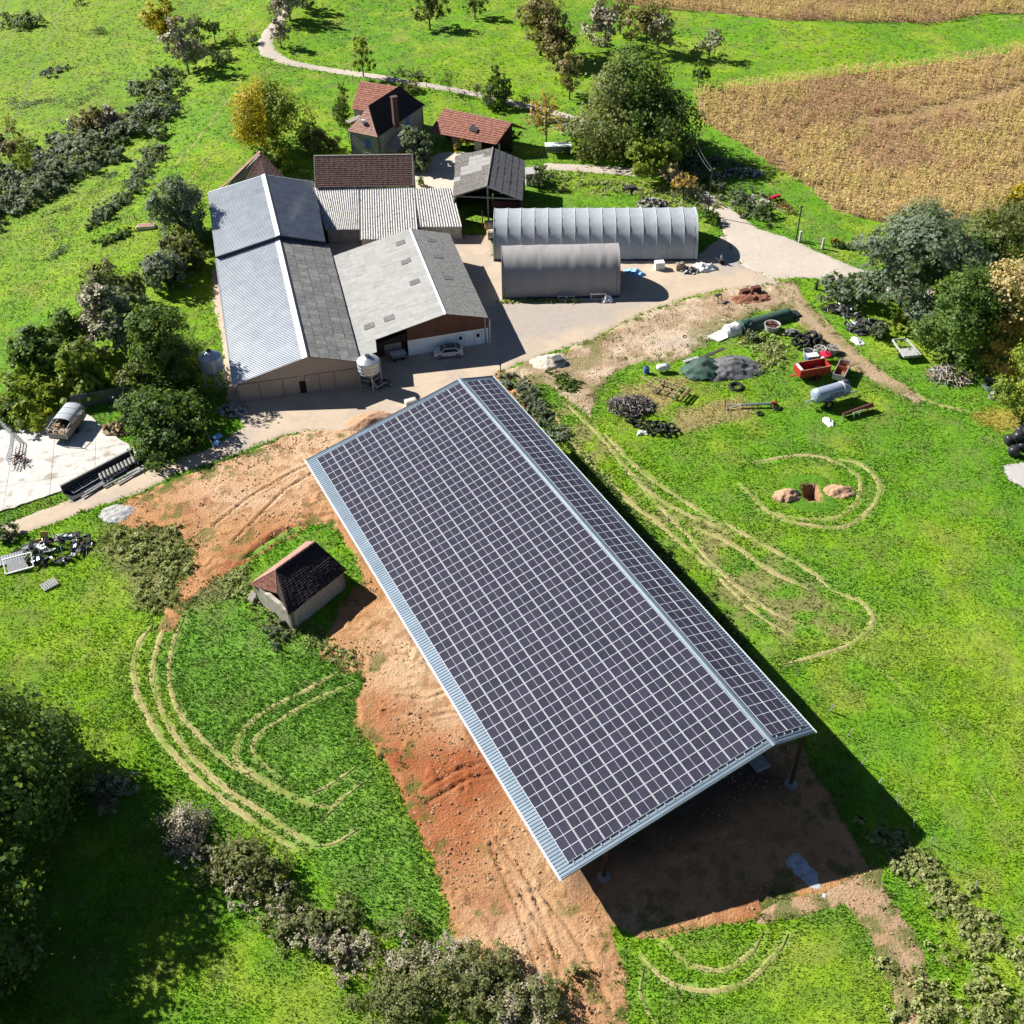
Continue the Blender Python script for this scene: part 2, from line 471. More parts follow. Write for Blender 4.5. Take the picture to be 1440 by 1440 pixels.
Z['track_right'] = wpoly([(1205,1225),(1235,1215),(1250,1255),(1275,1300),(1300,1350),(1312,1440),(1318,1520),(1275,1520),(1262,1440),(1245,1370),(1220,1310),(1185,1270),(1120,1290),(1060,1300),(1075,1272),(1150,1255)])
Z['concrete'] = wpoly([(-60,625),(0,598),(45,600),(88,576),(118,580),(145,603),(190,632),(196,640),(140,655),(88,682),(90,690),(60,700),(0,721),(-60,742)])
Z['lush'] = wpoly([(262,862),(330,850),(455,915),(470,935),(515,950),(502,1035),(560,1120),(630,1260),(625,1310),(600,1345),(500,1290),(430,1200),(330,1120),(255,1010),(222,930)])
Z['scrub'] = wpoly([(140,735),(240,730),(290,760),(340,800),(330,850),(235,855),(190,850),(150,800)])
Z['straw1'] = wpoly([(958,578),(1000,568),(1040,560),(1062,574),(1040,590),(985,600),(960,612),(940,600)])
Z['straw2'] = wpoly([(1375,580),(1410,572),(1440,575),(1440,605),(1400,608),(1378,598)])
Z['straw3'] = wpoly([(870,545),(920,535),(975,530),(930,580),(880,572)])
Z['clearing'] = wpoly([(735,545),(790,560),(850,620),(900,680),(960,720),(1040,750),(1100,800),(1180,850),(1225,880),(1180,910),(1100,905),(1040,880),(980,780),(900,720),(830,640),(770,590)])
Z['gravel_spot'] = wpoly([(1408,655),(1440,650),(1500,655),(1500,700),(1440,685),(1420,675)])
CORN1 = wpoly([(975,132),(1060,117),(1200,101),(1320,87),(1440,71),(1620,48),(1640,330),(1500,300),(1440,285),(1400,300),(1330,318),(1250,318),(1205,306),(1170,296),(1130,262),(1090,238),(1040,203),(1000,182),(982,172)])
CORN2 = wpoly([(780,-8),(850,0),(905,12),(1000,18),(1100,30),(1200,31),(1300,34),(1340,30),(1382,20),(1440,21),(1560,8),(1560,-90),(780,-90)])
CORN_GAP = wpoly([(1460,115),(1400,135),(1330,152),(1270,166),(1200,170)])

# wheel tracks pressed into the meadow: (points, strength)
RUTS = [
 ([(238,870),(222,905),(215,950),(228,1000),(262,1055),(320,1110),(390,1155),(440,1190)], 1.0),
 ([(215,880),(196,905),(188,940),(196,985),(228,1040),(280,1098),(345,1148),(415,1195)], 1.0),
 ([(258,870),(243,905),(238,950),(252,1000),(300,1055),(350,1090),(410,1125)], .7),
 ([(478,945),(420,975),(372,1000),(340,1030),(332,1065),(360,1090),(420,1125),(475,1135)], .7),
 ([(500,960),(440,985),(395,1012),(362,1035),(358,1062),(390,1090)], .6),
 ([(505,1075),(470,1100),(430,1120)], .6), ([(510,1100),(480,1125),(450,1160)], .6), ([(505,1165),(470,1185),(440,1190)], .7),
 ([(1040,680),(1090,725),(1150,740),(1195,738),(1228,710),(1236,680),(1215,655),(1180,645)], 1.0),
 ([(1060,650),(1130,640),(1175,650),(1208,672),(1205,705),(1170,728),(1120,728),(1060,715)], .85),
 ([(1000,800),(1060,860),(1120,900)], .5), ([(970,740),(1020,760),(1080,800),(1140,830)], 1.0), ([(1020,735),(1080,770),(1135,800),(1170,830)], 1.0),
 ([(1170,830),(1215,850),(1228,875),(1205,900),(1170,915),(1100,935)], .8),
 ([(760,560),(820,640),(880,700),(930,740),(1000,800)], 1.0), ([(800,570),(850,620),(900,680),(950,715),(1020,745)], .9),
 ([(900,1340),(940,1380),(1000,1392),(1050,1380),(1090,1340),(1110,1310)], .7), ([(930,1320),(960,1350),(1010,1365),(1050,1345),(1075,1310)], .6),
 ([(180,500),(230,440)], .2),
 ([(1180,900),(1260,960),(1340,1040),(1420,1160)], .08), ([(905,690),(960,745),(1010,800),(1070,850),(1130,880)], .7), ([(850,610),(900,660),(955,700),(1010,735)], .9), ([(930,1450),(900,1400),(905,1360)], .3),
 ([(1150,440),(1210,500),(1300,560),(1370,580)], .6), ([(300,215),(270,250),(240,290)], .35), ([(330,130),(290,180),(240,240)], .3),
]
def catmull(P, k=7):
    P = np.asarray(P); Q = np.vstack([2 * P[0] - P[1], P, 2 * P[-1] - P[-2]]); out = []
    for i in range(len(P) - 1):
        a, b, c, d = Q[i], Q[i + 1], Q[i + 2], Q[i + 3]
        for j in range(k):
            t = j / k; out.append(.5 * (2 * b + (c - a) * t + (2 * a - 5 * b + 4 * c - d) * t * t + (3 * b - a - 3 * c + d) * t ** 3))
    out.append(P[-1]); return np.array(out)
RUTS = [(catmull(wpoly(p)), s) for p, s in RUTS]

def rut_field(x, y, w=.27):
    r = np.zeros(x.shape)
    for P, s in RUTS:
        lo = P.min(0) - 2; hi = P.max(0) + 2
        k = (x > lo[0]) & (x < hi[0]) & (y > lo[1]) & (y < hi[1])
        if not k.any(): continue
        jx = x[k] + (vnoise(x[k], y[k], 1.7, 31) - .5) * .5
        d = seg_dist(jx, y[k], P, False)
        ww = w * (1 + .5 * (vnoise(x[k], y[k], 3.1, 9) - .5))
        r[k] = np.maximum(r[k], s * (1 - smooth(ww * .55, ww * 1.5, d)))
    return r * (.75 + .35 * smooth(.3, .6, vnoise(x, y, .8, 77)))

def zone(name, x, y, edge=1.2, jit=1.2, seed=0, js=2.5):
    s = sdist(x, y, Z[name]) + (fbm(x, y, js, seed + 3) - .5) * 2 * jit
    return smooth(-edge, edge, s)

def grass_rgb(x, y):
    """living colour of the sward at a point"""
    n1 = fbm(x, y, 26, 1); n2 = fbm(x, y, 5.5, 2, 5); n3 = vnoise(x, y, .9, 4); n4 = fbm(x, y, 2.0, 8, 3)
    a = np.array([.225, .400, .016]); b = np.array([.150, .345, .020]); c = np.array([.34, .44, .05]); d = np.array([.14, .28, .04])
    t = smooth(.36, .62, .6 * n1 + .4 * n2)[..., None]
    col = a * t + b * (1 - t)
    k = (smooth(.52, .72, n2) * .55)[..., None]
    col = col * (1 - k) + c * k
    k = (smooth(.54, .7, n4) * .4)[..., None]
    col = col * (1 - k) + d * k
    # darker, taller sward left of the new hangar
    k = (zone('lush', x, y, 1.0, .8, 5) * .85)[..., None]
    col = col * (1 - k) + (np.array([.165, .345, .045]) * (.82 + .36 * n2[..., None])) * k
    k = (zone('scrub', x, y, 1.6, 1.5, 6) * .9)[..., None]
    col = col * (1 - k) + (np.array([.24, .25, .09]) * (.7 + .7 * n4[..., None])) * k
    k = (zone('clearing', x, y, 2.5, 2.2, 7) * smooth(.38, .6, n4) * .8)[..., None]
    col = col * (1 - k) + np.array([.30, .27, .10]) * k
    for q, sd in (('straw1', 11), ('straw2', 12), ('straw3', 13)):
        k = (zone(q, x, y, 1.0, 1.2, sd) * .85)[..., None]
        s = np.array([.42, .33, .14]) if q != 'straw2' else np.array([.45, .36, .07])
        col = col * (1 - k) + s * k
    # far left hillside is drier
    k = (smooth(-40, -90, x) * smooth(120, 180, y) * .45)[..., None]
    col = col * (1 - k) + np.array([.23, .33, .045]) * k
    k = (rut_field(x, y, .30) * .35)[..., None]
    col = col * (1 - k) + np.array([.54, .50, .26]) * k
    return col * (.85 + .3 * n3[..., None]) * np.array([.94, .93, 1.0])

def ruts_depth(x, y): return rut_field(x, y) * .14

# ---- one ground sheet, fine where the photo looks, coarse out to the horizon
def axis(a, b, step, far, grow=1.35):
    v = list(np.arange(a, b, step)); s = step
    w = []; q = b
    while q < far: w.append(q); s *= grow; q += s
    lo = []; s = step; q = a - step
    while q > -far: lo.append(q); s *= grow; q -= s
    return np.array(lo[::-1] + v + w + [far])
gx = axis(-135, 175, .6, 3000)
gy = axis(14, 345, .6, 3000)
X, Y = np.meshgrid(gx, gy)
print('ground', X.shape)
rutm = rut_field(X, Y, 1.2)
micro = (fbm(X, Y, 3.0, 41, 3) - .5) * .12 * (1 - np.clip(rutm * 2, 0, 1))
ALLZ = ['road', 'yard', 'court', 'far_road', 'orange', 'brown', 'track', 'track_right', 'concrete', 'gravel_spot']
blank = np.zeros(X.shape)
deep = np.zeros(X.shape)
for q in ALLZ:
    sq = sdist(X, Y, Z[q]); blank = np.maximum(blank, smooth(-2.5, -.2, sq)); deep = np.maximum(deep, smooth(1.0, 2.4, sq))
farm = smooth(-56, -48, X) * (1 - smooth(54, 62, X)) * smooth(60, 70, Y) * (1 - smooth(178, 186, Y))
GZ = terrain(X, Y) + micro * (1 - blank) - .05 * blank - .8 * deep - .05 * np.clip(rutm * 2, 0, 1) * (1 - blank)
# a pit dug in the right-hand meadow
pit = wpoly([(1128,681),(1150,681),(1152,705),(1134,705)])
GZ = GZ - 3.2 * smooth(-1.5, -.6, sdist(X, Y, pit))
gc = grass_rgb(X, Y) * .92
soil = np.array([.20, .15, .09])
k = smooth(.45, .75, fbm(X, Y, 1.6, 77, 3))[..., None] * .35
gc = gc * (1 - k) + soil * k
k = smooth(-.4, .4, sdist(X, Y, pit))[..., None]
gc = gc * (1 - k) + np.array([.30, .18, .10]) * k
ny, nx = X.shape
idx = np.arange(nx * ny).reshape(ny, nx)
Fq = np.stack([idx[:-1, :-1], idx[:-1, 1:], idx[1:, 1:], idx[1:, :-1]], -1).reshape(-1, 4)
me = np_mesh('meadow_ground', np.stack([X, Y, GZ], -1).reshape(-1, 3), Fq, [M['ground']], {'col': gc.reshape(-1, 3)}, smooth_=True)
g = link('meadow_ground', me); g['kind'] = 'structure'; g['label'] = 'green pasture and meadow ground around the farm'

pc = pit.mean(0); NP_ = 32; mbv, mbf = [], []
def ringp(k, s): 
    d = pit[0] * 0; a = 2 * math.pi * k / NP_
    # superellipse fitted to the pit
    e = .5; cx_, sx_ = math.cos(a), math.sin(a)
    h = (pit.max(0) - pit.min(0)) / 2
    return pc + np.array([math.copysign(abs(cx_) ** e, cx_) * (h[0] + s), math.copysign(abs(sx_) ** e, sx_) * (h[1] + s)])
cols = []
for s_, z_, c_ in ((2.2, -.12, 0), (1.7, .03, 0), (.35, .05, 0), (.0, .02, 1), (-.15, -1.0, 1), (-.3, -1.9, 1), (-1.0, -1.9, 1)):
    for k in range(NP_):
        q = ringp(k, s_ + (random.uniform(-.12, .12) if c_ else 0)); mbv.append((q[0], q[1], float(terrain(q[0], q[1])) + z_)); cols.append([.10, .24, .02] if c_ == 0 else [.34, .20, .11])
for j in range(6):
    for k in range(NP_):
        k2 = (k + 1) % NP_; mbf.append((j * NP_ + k, j * NP_ + k2, (j + 1) * NP_ + k2, (j + 1) * NP_ + k))
o = link('dug_pit', np_mesh('dug_pit', mbv, mbf, [M['ground']], {'col': np.array(cols)})); o['kind'] = 'structure'; o['label'] = 'square pit dug in the meadow between two soil heaps'

rv, rf, rc = [], [], []
for P, s_ in RUTS:
    d = np.gradient(P, axis=0); d /= np.linalg.norm(d, axis=1)[:, None] + 1e-9; nrm_ = np.stack([-d[:, 1], d[:, 0]], -1)
    L = np.concatenate([[0], np.cumsum(np.linalg.norm(np.diff(P, axis=0), axis=1))]); t = np.arange(0, L[-1], .28)
    q = np.stack([np.interp(t, L, P[:, 0]), np.interp(t, L, P[:, 1])], -1); nn = np.stack([np.interp(t, L, nrm_[:, 0]), np.interp(t, L, nrm_[:, 1])], -1)
    jit = (fbm(q[:, 0], q[:, 1], 2.5, 120, 3) - .5) * .35; q = q + nn * jit[:, None]
    w = (.12 + .20 * s_) * (.55 + .9 * fbm(q[:, 0], q[:, 1], 1.3, 121, 3)) * np.minimum(1, np.minimum(t, t[-1] - t) / 2.5 + .05)
    b = len(rv); tr_ = smooth(.30, .55, fbm(q[:, 0], q[:, 1], 1.8, 122, 4))
    for i in range(len(q)):
        for k_, z_ in ((-1, -.07), (-.55, .015), (0, -.03), (.55, .02), (1, -.07)):
            e = q[i] + nn[i] * w[i] * k_ * (1 + .2 * (random.random() - .5)); rv.append((e[0], e[1], float(terrain(e[0], e[1])) + z_ * (1.0 if abs(k_) == 1 else 1) + .01))
            f_ = (1 - abs(k_) * .35) * (.35 + .65 * tr_[i]); c1_ = np.array([.17, .27, .03]); c2_ = np.array([.50, .43, .20]) if k_ else np.array([.36, .28, .14])
            rc.append(c1_ * (1 - f_) + c2_ * f_)
    for i in range(len(q) - 1):
        for k_ in range(4): a_ = b + i * 5 + k_; rf.append((a_, a_ + 1, a_ + 6, a_ + 5))
o = link('wheel_tracks', np_mesh('wheel_tracks', rv, rf, [M['ground']], {'col': np.array(rc)}, smooth_=True)); o['kind'] = 'structure'; o['label'] = 'paired wheel tracks pressed through the meadow grass'

def sheet(name, zn, step, mat, colf, lift, jit, relief=None, minus=(), js=1.5, seed=0, label=None, depth=.10):
    P = Z[zn]
    lo = P.min(0) - 1; hi = P.max(0) + 1
    hi = np.minimum(hi, [175, 340]); lo = np.maximum(lo, [-135, 14])
    xs = np.arange(lo[0], hi[0], step); ys = np.arange(lo[1], hi[1], step)
    x, y = np.meshgrid(xs, ys)
    s = sdist(x, y, P)
    for mz in minus: s = np.minimum(s, -sdist(x, y, Z[mz]) + .45)
    sj = s + (fbm(x, y, js, seed + 51, 4) - .5) * 2 * jit
    t = smooth(-.35, .35, sj)
    z = terrain(x, y) - depth + (depth + lift) * t
    if relief is not None: z = z + relief(x, y, sj) * smooth(0.1, .9, sj)
    keep = sj > -.6
    ny, nx = x.shape; idx = np.arange(nx * ny).reshape(ny, nx)
    kc = keep[:-1, :-1] | keep[1:, :-1] | keep[:-1, 1:] | keep[1:, 1:]
    F = np.stack([idx[:-1, :-1], idx[:-1, 1:], idx[1:, 1:], idx[1:, :-1]], -1)[kc]
    used = np.unique(F); mp = np.full(nx * ny, -1); mp[used] = np.arange(len(used))
    V = np.stack([x, y, z], -1).reshape(-1, 3)[used]
    C = colf(x, y, sj).reshape(-1, 3)[used]
    o = link(name, np_mesh(name, V, mp[F], [mat], {'col': C}, smooth_=True))
    o['kind'] = 'structure'
    if label: o['label'] = label
    return o

def lerp(a, b, t): return np.asarray(a) * (1 - t[..., None]) + np.asarray(b) * t[..., None]

def c_road(x, y, s):
    c = lerp([.46, .40, .335], [.55, .485, .41], fbm(x, y, 4, 61))
    return lerp(c, [.37, .345, .32], smooth(.55, .65, fbm(x, y, 6, 62)) * .4)
def c_yard(x, y, s):
    c = lerp([.46, .37, .27], [.56, .46, .35], fbm(x, y, 5, 63))
    c = lerp(c, [.42, .35, .29], smooth(.5, .68, fbm(x, y, 3.2, 64)) * .6)
    grey = np.zeros(x.shape)
    for q in [wpoly([(700,425),(870,424),(930,420),(860,452),(760,480),(715,480),(700,450)]), wpoly([(1025,340),(1065,352),(1085,370),(1060,385),(1000,385),(1015,360)]), wpoly([(330,600),(370,590),(345,640),(320,635)])]:
        grey = np.maximum(grey, smooth(-1.5, 2.5, sdist(x, y, q) + (fbm(x, y, 3, 66) - .5) * 3))
    c = lerp(c, [.36, .325, .305], grey * .75)
    # wheel lines along the lane
    return c
def c_court(x, y, s): return lerp([.52, .46, .37], [.62, .56, .46], fbm(x, y, 4, 65))
spots = [(640,1090,4.5,1.0),(560,1065,3.5,.9),(610,1150,4.5,.8),(540,1000,2.6,.7),(650,1200,4,.6),(375,760,3.5,1.0),(330,800,3,.8),(680,1100,3,.5),(270,720,3,.4),(840,1410,4,.5),(700,1260,2.2,.6),(820,1270,2.4,.5),(1050,1290,2.4,.4)]
pale = [(600,950,6),(560,900,5),(740,1230,5),(780,1310,6),(400,650,9),(480,620,8),(330,700,6),(620,1000,4),(800,1380,5)]
def c_orange(x, y, s):
    n = fbm(x, y, 3.5, 67, 5)
    c = lerp([.58, .27, .11], [.70, .40, .20], n)
    for px, py, r in pale:
        p = at(px, py); k = np.exp(-(((x - p.x) ** 2 + (y - p.y) ** 2) / (r * r))) * (.4 + n)
        c = lerp(c, [.74, .52, .33], np.clip(k, 0, .8))
    for px, py, r, a in spots:
        p = at(px, py); k = np.exp(-(((x - p.x) ** 2 + (y - p.y) ** 2) / (r * r))) * (.35 + 1.2 * fbm(x, y, 1.6, 68)) * a
        c = lerp(c, [.42, .125, .05], np.clip(k, 0, .9))
    c = lerp(c, [.36, .16, .08], smooth(.56, .66, fbm(x, y, 1.1, 94, 4)) * .55); c = lerp(c, [.56, .30, .13], smooth(.45, .6, fbm(x, y, 7, 95)) * .45)
    # roof shadow painted into the earth colour inside the hangar footprint
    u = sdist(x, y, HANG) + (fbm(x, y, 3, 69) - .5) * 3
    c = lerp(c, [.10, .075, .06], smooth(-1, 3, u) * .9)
    gr = smooth(.60, .68, fbm(x, y, 2.3, 70, 4)) * (1 - smooth(.5, 2.6, s))
    gr = np.maximum(gr, smooth(.64, .7, fbm(x, y, 1.5, 72, 4)) * .7 * (1 - smooth(2, 7, s)))
    return lerp(c, [.14, .18, .04], gr)
def c_brown(x, y, s):
    n = fbm(x, y, 2.4, 73, 5)
    c = lerp([.46, .33, .21], [.72, .56, .40], smooth(.3, .7, n))
    p = at(960, 475); q = at(880, 500)
    pb = wpoly([(905,480),(960,470),(1010,460),(1030,472),(985,485),(930,497)])
    c = lerp(c, [.62, .52, .42], smooth(-1, 1.5, sdist(x, y, pb)) * .7)
    gr = smooth(.56, .68, fbm(x, y, 3.6, 74, 4)) * .75 * smooth(8, 1, s)
    gr = np.maximum(gr, smooth(.5, .62, fbm(x, y, 1.8, 75, 4)) * (1 - smooth(.2, 2.2, s)) * .8)
    return lerp(c, [.20, .21, .06], gr)
def c_track(x, y, s):
    c = lerp([.42, .28, .17], [.56, .44, .29], fbm(x, y, 1.6, 76, 4))
    gr = smooth(.5, .62, fbm(x, y, 1.4, 78, 4)) * (1 - smooth(.3, 1.8, s)) * .8
    return lerp(c, [.24, .24, .07], gr)
def c_tright(x, y, s):
    c = lerp([.50, .31, .18], [.60, .42, .27], fbm(x, y, 2.0, 79, 4))
    gr = smooth(.46, .56, fbm(x, y, 1.6, 80, 4)) * (1 - smooth(.4, 2.2, s)) * .85
    return lerp(c, [.16, .2, .05], gr)
def c_grav(x, y, s): return lerp([.40, .38, .37], [.5, .48, .46], fbm(x, y, 1, 81))

# hangar frame: ridge near corner, direction along the ridge, direction to the left eave
HO = Vector((21.53, 55.734, 9.3)); HT = rad(116.545)
HD = Vector((math.cos(HT), math.sin(HT), 0)); HN = Vector((-HD.y, HD.x, 0))
SL, SR, WL, WR, HL = rad(13.393), rad(12.639), 20.95, 4.65, 61.75
def hp(u, v, z=0): # u across towards the left eave (metres on plan), v along
    p = HO + HN * u + HD * v; return Vector((p.x, p.y, z))
HANG = np.array([hp(19, 0)[:2], hp(19, HL)[:2], hp(-5, HL)[:2], hp(-5, 0)[:2]])
TYRE = [wpoly(p) for p in [[(715,1230),(760,1300),(800,1370),(830,1440)], [(735,1225),(790,1290),(830,1350),(860,1420)], [(700,1180),(745,1240),(775,1320),(800,1420)], [(690,1190),(725,1270),(745,1330),(770,1400)],
   [(1060,1255),(1085,1285),(1075,1320),(1040,1345)], [(1085,1255),(1110,1285),(1095,1325)], [(560,980),(600,985),(660,960)], [(600,1110),(650,1080),(690,1070)], [(600,1130),(660,1095),(700,1088)], [(540,1000),(600,1010),(650,1000)],[(480,640),(420,660),(350,700),(300,740)],[(560,605),(480,640),(400,690),(330,760)]]]
def r_orange(x, y, s):
    z = .10 * (fbm(x, y, 1.7, 82, 4) - .35) + .06 * np.abs(fbm(x, y, .6, 83, 2) - .5)
    uu = x * HD.x + y * HD.y; vv = x * HN.x + y * HN.y
    z = z + .10 * (np.abs(fbm(uu * .25 + 5 * fbm(x, y, 9, 91), vv * 1.0, .9, 92, 3) - .5) * -2 + .35) * smooth(.35, .6, fbm(x, y, 6, 93))
    lump = smooth(.55, .75, fbm(x, y, 2.6, 84, 3)) * smooth(.4, .7, vnoise(x, y, .45, 85)) * .16
    z = z + lump
    for P in TYRE:
        lo = P.min(0) - 2; hi = P.max(0) + 2
        k = (x > lo[0]) & (x < hi[0]) & (y > lo[1]) & (y < hi[1])
        if not k.any(): continue
        d = seg_dist(x[k], y[k], P, False)
        t = np.sin((x[k] + y[k]) * 12) * .015
        z[k] += (-.11 * (1 - smooth(.18, .34, d)) + .09 * smooth(.2, .36, d) * (1 - smooth(.4, .62, d))) + t * (1 - smooth(.2, .4, d))
    # a cut bank above the ruined shed
    b = wpoly([(300,845),(345,800),(372,770),(400,752),(440,745)])
    d = seg_dist(x, y, b, False)
    z = z - .55 * (1 - smooth(.2, 1.5, d)) + .15 * (1 - smooth(1.2, 2.4, d)) * vnoise(x, y, .7, 86)
    b = wpoly([(500,985),(505,1035),(545,1075),(570,1130),(600,1190),(620,1240)])
    d = seg_dist(x, y, b, False)
    z = z + .22 * (1 - smooth(.2, 1.3, d)) * vnoise(x, y, .8, 87)
    return z * (1 - .6 * smooth(-1, 2, sdist(x, y, HANG)))
def r_brown(x, y, s): return .09 * (fbm(x, y, 1.1, 88, 4) - .3) + .07 * smooth(.5, .8, vnoise(x, y, .5, 89))
def r_track(x, y, s): return .06 * (fbm(x, y, .9, 90, 3) - .4)
def r_road(x, y, s): return x * 0
sheet('farm_road', 'road', .4, M['road'], c_road, .05, .18, label='pale worn asphalt farm road')
sheet('farmyard_gravel', 'yard', .4, M['road'], c_yard, .035, .45, minus=('road',), seed=2, label='beige gravel farmyard and lane')
sheet('house_court', 'court', .4, M['road'], c_court, .04, .5, seed=3, label='pale gravel court before the stone house')
sheet('far_lane', 'far_road', .5, M['road'], c_road, .06, .25, seed=4, label='narrow pale lane crossing the far meadows')
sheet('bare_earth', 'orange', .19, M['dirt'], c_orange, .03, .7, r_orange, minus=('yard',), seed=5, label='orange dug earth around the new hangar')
sheet('dry_ground', 'brown', .26, M['dirt'], c_brown, .03, .9, r_brown, minus=('yard', 'road'), seed=6, label='dry brown trampled ground beside the yard')
sheet('dirt_track', 'track', .3, M['dirt'], c_track, .045, .5, r_track, minus=('road', 'yard'), seed=7, label='dirt track leading down into the meadow')
sheet('earth_track', 'track_right', .24, M['dirt'], c_tright, .04, .6, r_track, minus=('orange',), seed=8, label='orange earth track at the hangar corner')
sheet('gravel_patch', 'gravel_spot', .3, M['road'], c_grav, .05, .3, seed=9, label='grey gravel patch at the right edge')

# ---- grass: one joined mass of leaf tufts
def in_any(x, y, names, m):
    r = np.zeros(x.shape, bool)
    for q in names: r |= (sdist(x, y, Z[q]) + (fbm(x, y, 1.5, 51, 3) - .5) * .9) > m
    return r
def scatter(y0, y1, spacing):
    xs = np.arange(-130, 170, spacing); ys = np.arange(y0, y1, spacing)
    x, y = np.meshgrid(xs, ys); x = x.ravel(); y = y.ravel()
    x = x + RNG.uniform(-.5, .5, x.shape) * spacing; y = y + RNG.uniform(-.5, .5, y.shape) * spacing
    half = 6 + (y * .52 + 24)
    k = (x > -half) & (x < half + 0)
    x, y = x[k], y[k]
    k = ~in_any(x, y, ALLZ, .15)
    x, y = x[k], y[k]
    k = ~(pip(x, y, CORN1) | pip(x, y, CORN2)) & (sdist(x, y, pit) < -.1)
    return x[k], y[k]
def tuft_mesh(name, x, y, size, hgt, nb, colf, seed=0, flat=.6):
    rg = np.random.default_rng(seed)
    n = len(x); V = np.zeros((n, nb, 3, 3), np.float32)
    z = terrain(x, y) - .06
    S = size * rg.uniform(.6, 1.35, n); H = hgt * rg.uniform(.5, 1.4, n)
    for b in range(nb):
        a = rg.uniform(0, 2 * np.pi, n); w = rg.uniform(.12, .26, n) * S
        ox = rg.uniform(-.45, .45, n) * S; oy = rg.uniform(-.45, .45, n) * S
        ca, sa = np.cos(a), np.sin(a)
        V[:, b, 0] = np.stack([x + ox - sa * w, y + oy + ca * w, z], -1)
        V[:, b, 1] = np.stack([x + ox + sa * w, y + oy - ca * w, z], -1)
        ln = rg.uniform(.3, 1.0, n) * S * flat; hh = rg.uniform(.5, 1.1, n) * H
        V[:, b, 2] = np.stack([x + ox + ca * ln, y + oy + sa * ln, z + .06 + hh], -1)
    c = colf(x, y)[:, None, None, :] * rg.uniform(.80, 1.28, (n, nb, 1, 1))
    C = np.broadcast_to(c, (n, nb, 3, 3)).reshape(-1, 3).copy()
    F = np.arange(n * nb * 3).reshape(-1, 3)
    return np_mesh(name, V.reshape(-1, 3), F, [M['grass']], {'col': C})
parts = []
for y0, y1, sp, nb, sz, hg in ((26, 75, .30, 6, .40, .16), (75, 125, .38, 5, .50, .17), (125, 200, .62, 5, .85, .13), (200, 330, 1.1, 4, 1.4, .13)):
    x, y = scatter(y0, y1, sp)
    r = rut_field(x, y, .26)
    k = RNG.uniform(0, 1, len(x)) > r * 1.2
    cl = zone('clearing', x, y, 2.5, 2.2, 7) * smooth(.38, .6, fbm(x, y, 2.0, 8, 3))
    k &= RNG.uniform(0, 1, len(x)) > cl * .5
    x, y = x[k], y[k]
    lush = zone('lush', x, y, 1, .8, 5) + zone('scrub', x, y, 1.5, 1.5, 6)
    hh = hg * (1 + lush * .5) * (.7 + .7 * fbm(x, y, 2.2, 19, 3))
    me = tuft_mesh('pasture_grass', x, y, sz, hh, nb, grass_rgb, int(y0))
    o = link('pasture_grass', me); o['kind'] = 'stuff'; o['label'] = 'short bright green pasture grass'; o['category'] = 'grass'
    print('grass', y0, len(x))
# tufts invading the bare ground edges
def fringe(zn, seed, dens, rng=(0, 2.6)):
    P = Z[zn]; lo = np.maximum(P.min(0) - 1, [-120, 26]); hi = np.minimum(P.max(0) + 1, [160, 260])
    n = int((hi[0] - lo[0]) * (hi[1] - lo[1]) * dens)
    x = RNG.uniform(lo[0], hi[0], n); y = RNG.uniform(lo[1], hi[1], n)
    s = sdist(x, y, P)
    p = smooth(.52, .66, fbm(x, y, 2.0, seed, 4)) * (1 - smooth(rng[0] + .4, rng[1], s)) + .02
    k = (s > -.2) & (s < rng[1] * 2) & (RNG.uniform(0, 1, n) < p) & (sdist(x, y, Z['yard']) < .3) & (sdist(x, y, HANG) < -1)
    return x[k], y[k]
fx, fy = [], []
for zn, sd, dn, rg in (('orange', 201, 5, (0, 3.0)), ('brown', 202, 6, (0, 6)), ('track', 203, 5, (0, 2)), ('track_right', 204, 6, (0, 2.4)), ('yard', 205, .7, (0, 1))):
    a, b = fringe(zn, sd, dn, rg); fx.append(a); fy.append(b)
fx = np.concatenate(fx); fy = np.concatenate(fy)
me = tuft_mesh('weed_tufts', fx, fy, .5, .26, 6, lambda x, y: lerp([.10, .19, .03], [.30, .28, .10], fbm(x, y, 3, 99)), 3)
o = link('weed_tufts', me); o['kind'] = 'stuff'; o['label'] = 'weeds creeping over the edges of the bare earth'; o['category'] = 'weeds'

# clods and stones on the dug earth
def clods(name, zn, dens, s0, s1, c0, c1, seed, label):
    P = Z[zn]; lo = P.min(0); hi = P.max(0); rg = np.random.default_rng(seed)
    lo = np.maximum(lo, [-120, 26]); n = int((hi[0] - lo[0]) * (hi[1] - lo[1]) * dens)
    x = rg.uniform(lo[0], hi[0], n); y = rg.uniform(lo[1], hi[1], n)
    k = (sdist(x, y, P) > .3) & (rg.uniform(0, 1, n) < smooth(.42, .62, fbm(x, y, 3, seed))) & (sdist(x, y, Z['yard']) < 0)
    x, y = x[k], y[k]; n = len(x); s = rg.uniform(0, 1, n) ** 3 * (s1 - s0) + s0
    b = rg.normal(size=(n, 5, 3)); b /= np.linalg.norm(b, axis=2)[:, :, None]; b[:, :, 2] = np.abs(b[:, :, 2]) * .7
    t = np.array([[1, 0, 0], [-.5, .87, 0], [-.5, -.87, 0], [.1, .1, .8], [0, 0, -.6]])
    V = (t[None] + b * .35) * s[:, None, None] + np.stack([x, y, np.full(n, .07)], -1)[:, None]
    F = (np.array([[0, 1, 3], [1, 2, 3], [2, 0, 3]])[None] + (np.arange(n) * 5)[:, None, None]).reshape(-1, 3)
    C = lerp(c0, c1, rg.uniform(0, 1, n)); C = np.repeat(C, 5, axis=0)
    o = link(name, np_mesh(name, V.reshape(-1, 3), F, [M['dirt']], {'col': C})); o['kind'] = 'stuff'; o['label'] = label; o['category'] = 'clods'; print(name, n)
